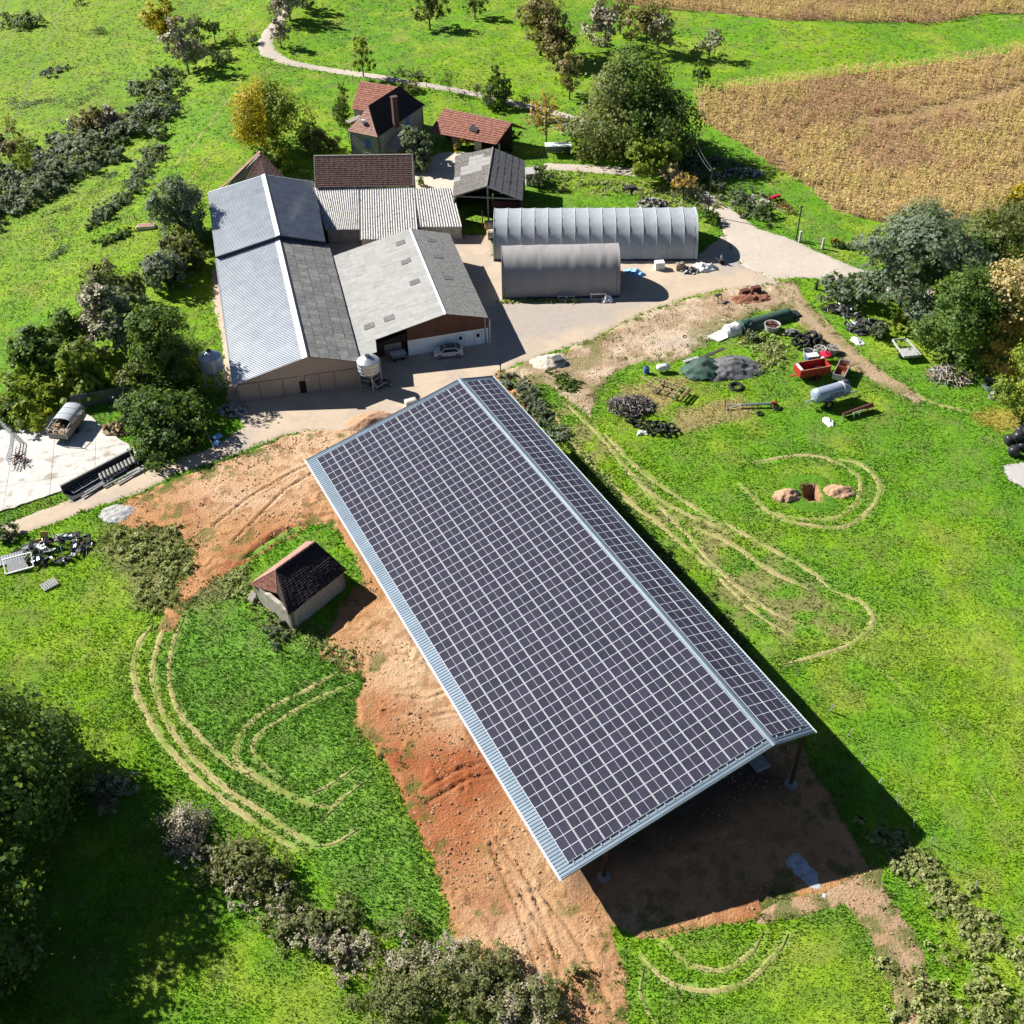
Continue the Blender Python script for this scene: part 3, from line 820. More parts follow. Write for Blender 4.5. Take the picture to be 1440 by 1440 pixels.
clods('soil_clods', 'orange', 9, .04, .2, [.50, .26, .13], [.72, .50, .32], 301, 'loose clods of orange earth beside the hangar')
clods('soil_clods', 'brown', 7, .04, .2, [.45, .32, .2], [.7, .56, .42], 302, 'loose clods on the dry brown ground')
clods('soil_clods', 'track_right', 5, .04, .16, [.5, .3, .17], [.7, .5, .32], 303, 'loose clods on the orange track')
# ---- maize
def corn(P, name, seed, label):
    lo = P.min(0); hi = np.minimum(P.max(0), [190, 420])
    a = rad(38); xs = []; 
    n = int((hi[0] - lo[0]) * (hi[1] - lo[1]) * 2.3)
    rg = np.random.default_rng(seed)
    x = rg.uniform(lo[0], hi[0], n); y = rg.uniform(lo[1], hi[1], n)
    u = x * math.cos(a) + y * math.sin(a); v = -x * math.sin(a) + y * math.cos(a)
    u = np.round(u / .8) * .8 + rg.normal(0, .06, n)
    x = u * math.cos(a) - v * math.sin(a); y = u * math.sin(a) + v * math.cos(a)
    k = (sdist(x, y, P) + (fbm(x, y, 4, 5) - .5) * 1.6 > 0) & (x < .6 * y + 45)
    if seed == 1: k &= seg_dist(x, y, CORN_GAP, False) > 1.3
    x, y = x[k], y[k]; n = len(x); nb = 7
    z = terrain(x, y); H = 2.1 * rg.uniform(.75, 1.15, n) * (.85 + .3 * fbm(x, y, 8, 6))
    V = np.zeros((n, nb, 3, 3), np.float32)
    for b in range(nb):
        aa = rg.uniform(0, 2 * np.pi, n); ca, sa = np.cos(aa), np.sin(aa)
        if b == 0:
            w = .05; z0 = z; z1 = z + H * 1.05; ln = rg.uniform(0, .12, n); hb = z0
        else:
            w = rg.uniform(.05, .11, n); hb = z + H * rg.uniform(.25, .95, n); ln = rg.uniform(.3, .75, n); z1 = hb + rg.uniform(-.35, .35, n)
        V[:, b, 0] = np.stack([x - sa * w, y + ca * w, hb], -1); V[:, b, 1] = np.stack([x + sa * w, y - ca * w, hb], -1)
        V[:, b, 2] = np.stack([x + ca * ln, y + sa * ln, z1], -1)
    t = fbm(x, y, 14, 7, 4); q = fbm(x, y, 3, 8, 3)
    c = lerp([.62, .47, .19], [.50, .32, .18], smooth(.42, .62, t)); c = lerp(c, [.56, .50, .15], smooth(.55, .7, q) * .6)
    c = c[:, None, None, :] * rg.uniform(.75, 1.22, (n, nb, 1, 1)); C = np.broadcast_to(c, (n, nb, 3, 3)).reshape(-1, 3).copy()
    me = np_mesh(name, V.reshape(-1, 3), np.arange(n * nb * 3).reshape(-1, 3), [M['corn']], {'col': C})
    o = link(name, me); o['kind'] = 'stuff'; o['label'] = label; o['category'] = 'maize'; print(name, n)
corn(CORN1, 'maize_field', 1, 'dry golden maize field on the right beyond the farm road')
corn(CORN2, 'maize_field', 2, 'dry maize field along the top edge of the photo')
for P in (CORN1, CORN2):   # brown litter under the maize
    lo = np.maximum(P.min(0), [-100, 100]); hi = np.minimum(P.max(0), [190, 420])
    x, y = np.meshgrid(np.arange(lo[0], hi[0], 1.5), np.arange(lo[1], hi[1], 1.5))
    s = sdist(x, y, P) - .6; t = smooth(-1.2, .6, s); z = terrain(x, y) - .25 + .37 * t
    ny, nx = x.shape; idx = np.arange(nx * ny).reshape(ny, nx); kk = s > -2
    kc = kk[:-1, :-1] & kk[1:, :-1] & kk[:-1, 1:] & kk[1:, 1:]
    F = np.stack([idx[:-1, :-1], idx[:-1, 1:], idx[1:, 1:], idx[1:, :-1]], -1)[kc]
    C = lerp([.32, .22, .11], [.42, .3, .15], fbm(x, y, 3, 9)).reshape(-1, 3)
    o = link('maize_litter', np_mesh('maize_litter', np.stack([x, y, z], -1).reshape(-1, 3), F, [M['dirt']], {'col': C}, smooth_=True)); o['kind'] = 'structure'

# ------------------------------------------------------------------ buildings
def surf(mb, A, B, C, D, ulist, hs, vn=1, m=0, th=.05):
    """ribbed sheet: A-B along the top edge, D-C along the bottom; ulist fractions along, hs heights"""
    A, B, C, D = map(Vector, (A, B, C, D))
    n = (B - A).cross(D - A).normalized()
    if n.z < 0: n = -n
    st = len(mb.v)
    for j in range(vn + 1):
        v = j / vn
        for u, h in zip(ulist, hs):
            p = (A.lerp(B, u)).lerp(D.lerp(C, u), v) + n * h
            mb.v.append(tuple(p))
    k = len(ulist)
    for j in range(vn):
        for i in range(k - 1):
            mb.f.append((st + j * k + i, st + (j + 1) * k + i, st + (j + 1) * k + i + 1, st + j * k + i + 1)); mb.m.append(m)
    # underside
    mb.poly([A - n * th, B - n * th, C - n * th, D - n * th], m)
    for p, q in ((A, B), (B, C), (C, D), (D, A)):
        mb.poly([p - n * th, q - n * th, q, p], m)
    return mb

def ribs(L, pitch, h, top=.25, base=.4):
    """trapezoid ribs"""
    us, hs = [0.0], [0.0]
    k = int(L / pitch); 
    for i in range(k):
        c = (i + .5) * pitch
        for d, hh in ((-base / 2, 0), (-top / 2, h), (top / 2, h), (base / 2, 0)):
            us.append((c + d * pitch) / L); hs.append(hh)
    us.append(1.0); hs.append(0.0)
    return us, hs

def waves(L, pitch, h, sub=6):
    n = int(L / pitch * sub)
    us = [i / n for i in range(n + 1)]
    return us, [h * .5 * (1 + math.cos(2 * math.pi * u * L / pitch)) for u in us]

def wallpoly(mb, pts, th, inward, m=0):
    mb.prism([Vector(p) for p in pts], Vector(inward).normalized() * th, m)

def ground_z(p): return float(terrain(p.x, p.y))

def drop(p, z=-.1): return Vector((p.x, p.y, z))

def sheets(parent, A, B, C, D, nu, nv, mats, name='roof_sheet', gap=.012, th=.05, seed=0, pick=None, lift=.03):
    """separate overlapping roof sheets; rows lap over the row below"""
    rg = random.Random(seed)
    A, B, C, D = map(Vector, (A, B, C, D))
    n = (B - A).cross(D - A).normalized()
    if n.z < 0: n = -n
    off = Vector(parent.location)
    for j in range(nv):
        for i in range(nu):
            u0, u1 = i / nu + gap / nu, (i + 1) / nu - gap / nu
            v0, v1 = j / nv, min(1, (j + 1) / nv + .02)
            P = lambda u, v: A.lerp(B, u).lerp(D.lerp(C, u), v)
            h0 = rg.uniform(0, .02); h1 = lift + rg.uniform(0, .03); t = rg.uniform(-.008, .008)
            q = [P(u0, v0) + n * (h0 + t), P(u1, v0) + n * (h0 - t), P(u1, v1) + n * (h1 - t), P(u0, v1) + n * (h1 + t)]
            mb = MB(); mb.prism(q, -n * th)
            m = mats[rg.randrange(len(mats))] if pick is None else mats[pick(i, j)]
            o = link(name, mb.mesh(name, [m], False, off), parent)

# ---------- new hangar under solar panels
def lp(s, v, h=0): # left roof face
    nL = Vector((HN.x * math.sin(SL), HN.y * math.sin(SL), math.cos(SL)))
    return HO + HD * v + HN * (s * math.cos(SL)) + Vector((0, 0, -s * math.sin(SL))) + nL * h
def rp(s, v, h=0):
    nR = Vector((-HN.x * math.sin(SR), -HN.y * math.sin(SR), math.cos(SR)))
    return HO + HD * v - HN * (s * math.cos(SR)) + Vector((0, 0, -s * math.sin(SR))) + nR * h
hang = thing('solar_hangar', 'long open hangar roofed with rows of dark solar panels above the orange earth', 'hangar', tuple(hp(8, 30)))
us, hs = ribs(HL, .3333, .055, .16, .30)
mb = MB(); surf(mb, lp(0, 0, -.09), lp(0, HL, -.09), lp(WL, HL, -.09), lp(WL, 0, -.09), us, hs, 3)
mb.build('roof_slope', [M['galv']], hang, world=True)
mb = MB(); surf(mb, rp(0, 0, -.09), rp(0, HL, -.09), rp(WR, HL, -.09), rp(WR, 0, -.09), us, hs, 1)
mb.build('roof_slope', [M['galv']], hang, world=True)
mb = MB()
mb.poly([lp(.30, -.05, .02), lp(.30, HL + .05, .02), lp(.0, HL + .05, .06), lp(0, -.05, .06)])
mb.poly([rp(.30, HL + .05, .02), rp(.30, -.05, .02), rp(0, -.05, .06), rp(0, HL + .05, .06)])
mb.bar(lp(.28, -.05, .03), lp(.28, HL, .03), .05, .07); mb.bar(rp(.28, -.05, .03), rp(.28, HL, .03), .05, .07); mb.bar(rp(.12, 0, .09), rp(.12, HL, .09), .05, .06)
mb.build('ridge_cap', [M['galv']], hang, world=True)
for s_, P in ((1, lp), (-1, rp)):
    W_ = WL if s_ > 0 else WR
    mb = MB()
    for a, b in ((W_ + .02, -.16), (W_ + .17, -.16)): mb.bar(P(a, -.05, b), P(a, HL + .05, b), .035, .14)
    mb.bar(P(W_ + .09, -.05, -.24), P(W_ + .09, HL + .05, -.24), .16, .03)
    mb.build('gutter', [M['galv_white']], hang, world=True)
for v in (0, HL):
    mb = MB(); mb.bar(lp(0, v, -.12), lp(WL, v, -.12), .04, .22); mb.build('verge_trim', [M['galv']], hang, world=True)
    mb = MB(); mb.bar(rp(0, v, -.12), rp(WR, v, -.12), .04, .22); mb.build('verge_trim', [M['galv']], hang, world=True)
# structure below
vs = [.75 + i * (HL - 1.5) / 10 for i in range(11)]
for v in vs:
    mb = MB(); mb.bar(lp(.1, v, -.45), lp(WL - .3, v, -.40), .18, .42); mb.build('rafter', [M['dark_steel']], hang, world=True)
    mb = MB(); mb.bar(rp(.1, v, -.45), rp(WR - .2, v, -.40), .18, .42); mb.build('rafter', [M['dark_steel']], hang, world=True)
    for u in (15.85, -4.15):
        top = lp(u / math.cos(SL), v, -.5) if u > 0 else rp(-u / math.cos(SR), v, -.5)
        b = Vector((top.x, top.y, -.05))
        mb = MB()
        for dx in (-.11, .11): mb.bar(b + HN * dx, top + HN * dx, .03, .2)
        mb.bar(b, top, .2, .03)
        mb.build('column', [M['dark_steel']], hang, world=True)
        mb = MB(); mb.lathe([(.0, .16), (.55, .15), (.62, .05), (.60, -.3)], b, 14); mb.build('footing', [M['concrete2']], hang, world=True)
mb = MB()
for s_ in np.arange(1.0, WL, 1.6): mb.bar(lp(s_, .1, -.2), lp(s_, HL - .1, -.2), .08, .16)
for s_ in np.arange(.8, WR, 1.4): mb.bar(rp(s_, .1, -.2), rp(s_, HL - .1, -.2), .08, .16)
mb.build('purlin', [M['dark_steel']], hang, world=True, kind='stuff')

# solar glass with fine cell lines
m, t, b = nt('solar_glass')
tc = t.nodes.new('ShaderNodeTexCoord'); sp = t.nodes.new('ShaderNodeSeparateXYZ'); t.links.new(tc.outputs['Object'], sp.inputs[0])
def stripe(src, freq, width):
    a = t.nodes.new('ShaderNodeMath'); a.operation = 'MULTIPLY'; a.inputs[1].default_value = freq; t.links.new(src, a.inputs[0])
    f = t.nodes.new('ShaderNodeMath'); f.operation = 'FRACT'; t.links.new(a.outputs[0], f.inputs[0])
    g_ = t.nodes.new('ShaderNodeMath'); g_.operation = 'LESS_THAN'; g_.inputs[1].default_value = width; t.links.new(f.outputs[0], g_.inputs[0])
    return g_.outputs[0]
n = noise_node(t, 1.3, 3)
base = ramp(t, n, [(.3, (.018, .018, .032)), (.7, (.032, .031, .052))])
oi = t.nodes.new('ShaderNodeObjectInfo')
base = mixc(t, oi.outputs['Random'], base, mixc(t, .5, base, (.045, .042, .07)))
base = mixc(t, stripe(sp.outputs['Y'], 10.9, .13), base, (.10, .10, .13))
base = mixc(t, stripe(sp.outputs['X'], 5.45, .03), base, (.012, .012, .02))
t.links.new(base, b.inputs['Base Color'])
b.inputs['Roughness'].default_value = .22; b.inputs['Specular IOR Level'].default_value = .35
M['pv'] = m
def panel_into(mb, T):
    PW, PH, fr, mid = 1.722, 1.134, .032, .024
    h = .035
    # frame as four bars, mid bar, two glass fields slightly lower
    def bx(x0, x1, y0, y1, z0, z1, mm):
        v = [T(Vector(p)) for p in ((x0, y0, z0), (x1, y0, z0), (x1, y1, z0), (x0, y1, z0), (x0, y0, z1), (x1, y0, z1), (x1, y1, z1), (x0, y1, z1))]
        b0 = len(mb.v); mb.v += [tuple(p) for p in v]
        for f in ((4, 5, 6, 7), (0, 1, 5, 4), (1, 2, 6, 5), (2, 3, 7, 6), (3, 0, 4, 7)):
            mb.f.append(tuple(b0 + i for i in f)); mb.m.append(mm)
    a, c = PW / 2, PH / 2
    bx(-a, -a + fr, -c, c, 0, h, 0); bx(a - fr, a, -c, c, 0, h, 0)
    bx(-a + fr, a - fr, -c, -c + fr * .62, 0, h, 0); bx(-a + fr, a - fr, c - fr * .62, c, 0, h, 0)
    bx(-a + fr, a - fr, -c + fr * .62, c - fr * .62, 0, h - .006, 1)
    bx(-mid / 2, mid / 2, -c + fr * .62, c - fr * .62, h - .01, h - .002, 0)
pm = MB(); panel_into(pm, lambda p: p); panel_me = pm.mesh('solar_panel', [M['frame'], M['pv']])
PWID, PROW = 1.775, 1.154
allp = []
for face in (0, 1):
    for i in range(11 if face == 0 else 2):
        for j in range(52):
            s_ = (.285 if face == 0 else .376) + (i + .5) * PWID; v = .86 + (j + .5) * PROW
            P = lp if face == 0 else rp
            c = P(s_, v, .04)
            xa = (P(s_ + 1, v) - P(s_, v)).normalized(); ya = (P(s_, v + 1) - P(s_, v)).normalized()
            za = xa.cross(ya)
            if za.z < 0: ya = -ya; za = xa.cross(ya)
            allp.append(((c - Vector((0, 0, CAM_H))).length, c, xa, ya, za))
allp.sort(key=lambda q: q[0])
hl = Vector(hang.location)
rest = MB()
for k, (dd, c, xa, ya, za) in enumerate(allp):
    R = Matrix((xa, ya, za)).transposed()
    if k < 300:
        o = link('solar_panel', panel_me, hang); o.matrix_local = Matrix.Translation(c - hl) @ R.to_4x4()
    else:
        panel_into(rest, lambda p: c + R @ p)
o = rest.build('solar_panel_rows', [M['frame'], M['pv']], hang, world=True, kind='stuff')
mb = MB()
for i in range(11):
    for q in (.25, .75): mb.bar(lp(.285 + (i + q) * PWID, .62, -.01), lp(.285 + (i + q) * PWID, .86 + 52 * PROW + .12, -.01), .07, .06)
for i in range(2):
    for q in (.25, .75): mb.bar(rp(.376 + (i + q) * PWID, .62, -.01), rp(.376 + (i + q) * PWID, .86 + 52 * PROW + .12, -.01), .07, .06)
mb.build('mounting_rail', [M['rail']], hang, world=True, kind='stuff')
tag(link('chalk_spill', None), '', '') if False else None
c = at(1130, 1226)
n = 40; x, y = np.meshgrid(np.linspace(-3.4, 3.4, n), np.linspace(-1.9, 1.9, n)); r = np.hypot(x / 2.1, y / .85) + (fbm(x + 9, y, .8, 3, 5) - .5) * 1.5
px_ = c.x + HD.x * x + HN.x * y; py_ = c.y + HD.y * x + HN.y * y
idx = np.arange(n * n).reshape(n, n); F_ = np.stack([idx[:-1, :-1], idx[:-1, 1:], idx[1:, 1:], idx[1:, :-1]], -1).reshape(-1, 4)
o = link('lime_spill', np_mesh('lime_spill', np.stack([px_, py_, -.14 + .26 * smooth(1.15, .75, r)], -1).reshape(-1, 3), F_, [M['chalk']], smooth_=True)); tag(o, 'bluish white lime spill in the shade beside the hangar', 'lime')
c = at(1066, 1074); t_ = thing('concrete_block', 'square concrete footing slab lying under the hangar roof', 'concrete', (c.x, c.y, 0), HT)
mb = MB(); mb.box((0, 0, .2), (1.7, 1.5, .4), taper=.93); mb.box((.1, 0, .42), (.6, .5, .06)); mb.build('slab', [M['concrete2']], t_)

# ---------- long livestock barn, front part
def gable_walls(parent, Ln, Rn, Ef, Lf, Rf, Eb, mat, inset=.35, near=True, names=('gable_wall', 'gable_wall', 'side_wall', 'side_wall'), cut=0.0):
    """Ln,Rn,Ef = near left eave, near ridge, near right eave; Lf,Rf,Eb far ones"""
    Ln, Rn, Ef, Lf, Rf, Eb = map(Vector, (Ln, Rn, Ef, Lf, Rf, Eb))
    d = (Rf - Rn).normalized(); w = (Ef - Ln); w.z = 0; w.normalize(); dz = Vector((0, 0, .12))
    a, r, e = Ln + d * inset + w * inset - dz, Rn + d * inset - dz, Ef + d * inset - w * inset - dz
    a2, r2, e2 = Lf - d * inset + w * inset - dz, Rf - d * inset - dz, Eb - d * inset - w * inset - dz
    if near:
        mb = MB(); mb.prism([drop(a), drop(e), e, r, a], d * .2); mb.build(names[0], [mat], parent, world=True)
    mb = MB(); mb.prism([drop(a2), drop(e2), e2, r2, a2], -d * .2); mb.build(names[1], [mat], parent, world=True)
    mb = MB(); mb.prism([drop(a + d * .2), drop(a2 - d * .2), a2 - d * .2, a + d * .2], w * .2); mb.build(names[2], [mat], parent, world=True)
    mb = MB(); mb.prism([drop(e + d * .2), drop(e2 - d * .2), e2 - d * .2, e + d * .2], -w * .2); mb.build(names[3], [mat], parent, world=True)
    return a, r, e, d, w
Ln, Rn, Ef = at(328,541.5,3.1), at(432,501.5,5.95), at(506.5,509,3.9)
Lf, Rf, Eb = at(303.5,364,3.1), at(392.5,334,5.95), at(463,345,3.9)
t_ = thing('livestock_barn', 'low livestock barn with silvery ribbed roof slope and beige front wall', 'barn', tuple(drop((Ln + Eb) / 2, 0)))
us, hs = ribs((Rf - Rn).length, .40, .085, .25, .5)
mb = MB(); surf(mb, Rn, Rf, Lf, Ln, us, hs, 2); mb.build('metal_roof_slope', [M['metal_roof']], t_, world=True)
mb = MB(); surf(mb, Rn, Rf, Eb, Ef, [0, 1], [-.06, -.06], 1); mb.build('roof_deck', [M['dark_wood']], t_, world=True)
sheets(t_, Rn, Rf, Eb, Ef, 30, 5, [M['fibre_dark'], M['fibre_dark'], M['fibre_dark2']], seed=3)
nr = Vector((0, 0, .1))
mb = MB()
dR = (Rf - Rn).normalized(); wR = (Ef - Ln); wR.z = 0; wR.normalize()
sl1 = (Ln - Rn).normalized(); sr1 = (Ef - Rn).normalized()
mb.prism([Rn + nr - dR * .2, Rf + nr + dR * .05, Rf + nr * .6 + sl1 * .75 , Rn + nr * .6 + sl1 * .75 - dR * .2], (0, 0, .03))
mb.build('ridge_cap', [M['ridge']], t_, world=True)
mb = MB(); mb.prism([Rn + nr - dR * .2, Rn + nr * .5 + sr1 * .32 - dR * .2, Rf + nr * .5 + sr1 * .32, Rf + nr], (0, 0, .05)); mb.build('ridge_vent', [M['tarp_dark']], t_, world=True)
a, r, e, d, w = gable_walls(t_, Ln, Rn, Ef, Lf, Rf, Eb, M['beige_wall'], .45)
base = e - a; L = Vector((base.x, base.y, 0)).length; wv = Vector((base.x, base.y, 0)).normalized()
fr = [0, .175, .37, .50, .555, .67, .80, .97]
for i in range(len(fr) - 1):
    p0, p1 = drop(a, 0) + wv * (fr[i] * L + .03), drop(a, 0) + wv * (fr[i + 1] * L - .03)
    if i == 3:
        mb = MB(); mb.prism([p0 - d * .05, p1 - d * .05, p1 - d * .05 + Vector((0, 0, 2.5)), p0 - d * .05 + Vector((0, 0, 2.5))], d * .04); mb.build('door_opening', [M['black']], t_, world=True)
        for q in (p0, p1): 
            pass
        continue
    mb = MB(); mb.bar(p0 - wv * .03 - d * .09, p0 - wv * .03 - d * .09 + Vector((0, 0, 2.75)), .07, .04); mb.bar(p0 - d * .09 + Vector((0, 0, 2.78)), p1 - d * .09 + Vector((0, 0, 2.78)), .05, .05); mb.build('joint_strip', [M['brown_clad']], t_, world=True)
    mb = MB(); mb.prism([p0 - d * .07, p1 - d * .07, p1 - d * .07 + Vector((0, 0, 2.75)), p0 - d * .07 + Vector((0, 0, 2.75))], d * .065); mb.build('wall_panel', [M['beige_wall']], t_, world=True)
mb = MB(); mb.box(drop(a, 2.0) + wv * (L * .575) - d * .1, (.35, .03, .2)); mb.build('sign', [M['white_plastic']], t_, world=True)
mb = MB(); mb.tube(Ln - d * 0 + w * -.05, Lf + w * -.05, .09, n=6); mb.tube(drop(a, 0) - w * .1 - d * .1, a - w * .1 - d * .1, .06, n=6); mb.build('gutter', [M['galv_plain']], t_, world=True)
# rear part, one step higher
Ln, Rn, Ef = at(303,361,3.9), at(393.5,330.5,6.75), at(457.5,340,4.7)
Lf, Rf, Eb = at(292,270,3.9), at(372.5,245,6.75), at(441,255,4.7)
t_ = thing('livestock_barn', 'rear livestock barn one step higher with both roof slopes in grey metal', 'barn', tuple(drop((Ln + Eb) / 2, 0)))
us, hs = ribs((Rf - Rn).length, .40, .085, .25, .5)
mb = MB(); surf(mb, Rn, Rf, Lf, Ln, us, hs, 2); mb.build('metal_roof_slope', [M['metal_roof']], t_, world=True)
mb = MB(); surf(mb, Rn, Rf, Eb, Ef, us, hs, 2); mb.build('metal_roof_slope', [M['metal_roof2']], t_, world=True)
dR = (Rf - Rn).normalized(); sl1 = (Ln - Rn).normalized(); sr1 = (Ef - Rn).normalized()
mb = MB(); mb.prism([Rn + nr - dR * .1, Rf + nr + dR * .05, Rf + nr * .6 + sl1 * .7, Rn + nr * .6 + sl1 * .7 - dR * .1], (0, 0, .03)); mb.build('ridge_cap', [M['ridge']], t_, world=True)
mb = MB(); mb.prism([Rn + nr, Rn + nr * .5 + sr1 * .4, Rf + nr * .5 + sr1 * .4, Rf + nr], (0, 0, .05)); mb.build('ridge_vent', [M['tarp_dark']], t_, world=True)
gable_walls(t_, Ln, Rn, Ef, Lf, Rf, Eb, M['tarp_dark'], .25)

# ---------- annex with fibre cement roof
RN, RF = at(627,441.5,6.1), at(577,321.5,6.1)
LF, EF = at(465,361.5,3.6), at(632,328.5,4.35)
EN = at(686.5,447,4.35)
step1 = at_plane(528, 477, RN, RF, LF); step2 = at_plane(530, 495, RN, RF, LF); LN = at_plane(506, 504, RN, RF, LF)
t_ = thing('workshop_barn', 'wide barn with pale fibre cement roof, dark skylights and white front wall', 'barn', tuple(drop((LN + EF) / 2, 0)))
LN0 = LF + (step1 - RN).length / (LF - RF).length * 0 * (LF - RF) + (RN - RF) * 1.0
PLs = (LF - RF)
LNm = RN + PLs   # corner the main slope would reach
mb = MB(); mb.prism([RN, RF, LF, LNm], (0, 0, -.06)); 
fr2 = (step1 - RN).length / PLs.length
# main slope is built to the step, then a strip runs on beside the silo
A1, B1 = RN, RF
mb = MB(); mb.prism([RN, RF, RF + PLs * fr2, RN + PLs * fr2], (0, 0, -.05)); mb.prism([RN + PLs * fr2, RF + PLs * fr2, LF, LN, step2 if step2 else LNm], (0, 0, -.05)); mb.build('roof_deck', [M['fibre_dark']], t_, world=True)
sk = [(563,342),(571,368),(583,397),(547,448),(519,459)]
skr = [(604,338),(615,361),(628,392),(605,338)]
def skylight(px, py, A, B, C, wv_, hv_):
    c = at_plane(px, py, A, B, C); n = (B - A).cross(C - A).normalized(); n = n if n.z > 0 else -n
    mb = MB(); q = [c + wv_ * sx + hv_ * sy + n * .09 for sx, sy in ((-.5, -.5), (.5, -.5), (.5, .5), (-.5, .5))]
    mb.prism(q, -n * .05); mb.build('skylight', [M['fibre_dark']], t_, world=True)
sheets(t_, RN, RF, RF + PLs * fr2, RN + PLs * fr2, 22, 5, [M['fibre'], M['fibre2'], M['fibre']], seed=4, gap=.006, lift=.02)
K0, K1 = RN + PLs * fr2, RF + PLs * fr2
sheets(t_, K0, K1, LF, LNm, 22, 2, [M['fibre'], M['fibre2']], seed=5, gap=.006, lift=.02)
if (LN - LNm).length > .6: sheets(t_, step2, K0 + (LNm - K0) * .02, LNm, LN, 2, 2, [M['fibre2']], seed=6, gap=.006, lift=.02)
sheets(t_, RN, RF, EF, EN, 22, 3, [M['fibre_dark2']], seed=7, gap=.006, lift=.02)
al = (RF - RN).normalized(); dn = PLs.normalized(); dnr = (EN - RN).normalized()
for q in sk: skylight(*q, RN, RF, LF, al * 1.25, dn * 1.5)
for q in [(606,338),(616,361),(630,391)]: skylight(*q, RN, RF, EN, al * 1.15, dnr * 1.5)
mb = MB(); mb.prism([RN - al * .1 + dn * .22, RF + dn * .22, RF + Vector((0,0,.1)), RN - al * .1 + Vector((0,0,.1))], (0, 0, .05)); mb.prism([RN - al * .1 + dnr * .2, RN - al * .1 + Vector((0,0,.1)), RF + Vector((0,0,.1)), RF + dnr * .2], (0, 0, .05)); mb.build('ridge_cap', [M['ridge']], t_, world=True)
mb = MB(); mb.bar(LN + Vector((-.1, 0, .02)), LF + Vector((-.1, 0, .02)), .14, .08); mb.build('valley_gutter', [M['galv_white']], t_, world=True)
# front walls
bR, bW, bL = at(687, 482), at(575, 500.5), at(531, 511)
fd = (bR - bW); fd.z = 0; fd.normalize(); fn = Vector((-fd.y, fd.x, 0))
gR = EN + al * .35 - Vector((0, 0, .12)); gP = RN + al * .35 - Vector((0, 0, .12))
def gz(p):   # roof underside height above a front-wall point
    A, B, C = (RN, RF, LF) if (p - RN).dot(fd) < 0 else (RN, RF, EN)
    n = (B - A).cross(C - A); return A.z - (n.x * (p.x - A.x) + n.y * (p.y - A.y)) / n.z - .1
Z_ = lambda p, z: Vector((p.x, p.y, z))
apex = bW + fd * ((RN - bW).dot(fd))
mb = MB(); mb.prism([Z_(bW, 2.5), Z_(bR, 2.5), Z_(bR, gz(bR)), Z_(apex, gz(apex)), Z_(bW, gz(bW))], fn * .15)
k_ = (bR - bW).length
mb.build('brown_gable', [M['brown_clad']], t_, world=True)
mb = MB()
for i in range(int(k_ / .3)):
    p = bW + fd * (i * .3 + .15); mb.bar(Z_(p, 2.52) - fn * .012, Z_(p, gz(p) - .02) - fn * .012, .05, .025)
mb.build('cladding_rib', [M['brown_clad']], t_, world=True, kind='stuff')
mb = MB(); mb.prism([Z_(bW, -.1), Z_(bR, -.1), Z_(bR, 2.5), Z_(bW, 2.5)], fn * .17); mb.build('white_wall', [M['white_wall']], t_, world=True)
mb = MB(); p = bR + fd * .25; mb.bar(Z_(p, 0) + fn * -.1, Z_(p, 3.9) - fn * .1, .14, .14); mb.build('downpipe', [M['white_wall']], t_, world=True)
def on_wall(px, pyb): 
    d_ = ray(px, pyb); n_ = fn; o_ = Vector((0, 0, CAM_H)); return o_ + d_ * ((bW - o_).dot(n_) / d_.dot(n_))
for px, pyb in ((648, 484), (672.5, 480)):
    p = on_wall(px, pyb); p.z = 0
    mb = MB(); mb.box(p - fn * .02 + Vector((0, 0, 1.05)), (1.0, .05, 2.1), rotz(math.atan2(fd.y, fd.x))); dr = mb.build('door', [M['white_wall']], t_, world=True)
    mb = MB()
    for sx in (-.53, .53): mb.bar(p + fd * sx - fn * .04, p + fd * sx - fn * .04 + Vector((0, 0, 2.15)), .05, .05)
    mb.bar(p - fd * .53 - fn * .04 + Vector((0, 0, 2.15)), p + fd * .53 - fn * .04 + Vector((0, 0, 2.15)), .05, .05); mb.build('door_frame', [M['tank_blue']], t_, world=True)
    mb = MB(); mb.box(p - fn * .06 + Vector((0, 0, 1.55)), (.45, .03, .55), rotz(math.atan2(fd.y, fd.x))); mb.build('door_window', [M['glass_dark']], t_, world=True)
# recessed timber bay at the left of the front
b2 = bW + fn * 1.0
mb = MB(); mb.prism([Z_(b2, -.1), Z_(b2, gz(b2)), Z_(b2 - fd * 4.6, gz(b2 - fd * 4.6)), Z_(b2 - fd * 4.6, -.1)], fn * .2); mb.build('timber_wall', [M['dark_wood']], t_, world=True)
mb = MB()
for i in range(9): mb.bar(Z_(b2 - fd * .1, 2.55 + i * .0) + Vector((0, 0, i * .14)) - fn * .9, Z_(b2 - fd * 4.4, 2.3) + Vector((0, 0, i * .06)) - fn * .9, .10, .09)
mb.build('gable_board', [M['dark_wood']], t_, world=True, kind='stuff')
mb = MB(); mb.box(Z_(b2 - fd * 2.0, 1.1) - fn * .08, (2.4, .08, 2.2), rotz(math.atan2(fd.y, fd.x))); mb.build('sliding_door', [M['concrete2']], t_, world=True)
mb = MB(); mb.prism([Z_(EN + al * .3 - fd * .3, -.1), Z_(EF - al * .3 - fd * .3, -.1), Z_(EF - al * .3 - fd * .3, 4.2), Z_(EN + al * .3 - fd * .3, 4.2)], -fd * .2); mb.build('side_wall', [M['beige_wall']], t_, world=True)
mb = MB(); q = LF - al * .3; mb.prism([Z_(EF - al * .4, -.1), Z_(q, -.1), Z_(q, 3.5), Z_(RF - al * .4, 5.9), Z_(EF - al * .4, 4.2)], -al * .2); mb.build('back_wall', [M['concrete2']], t_, world=True)

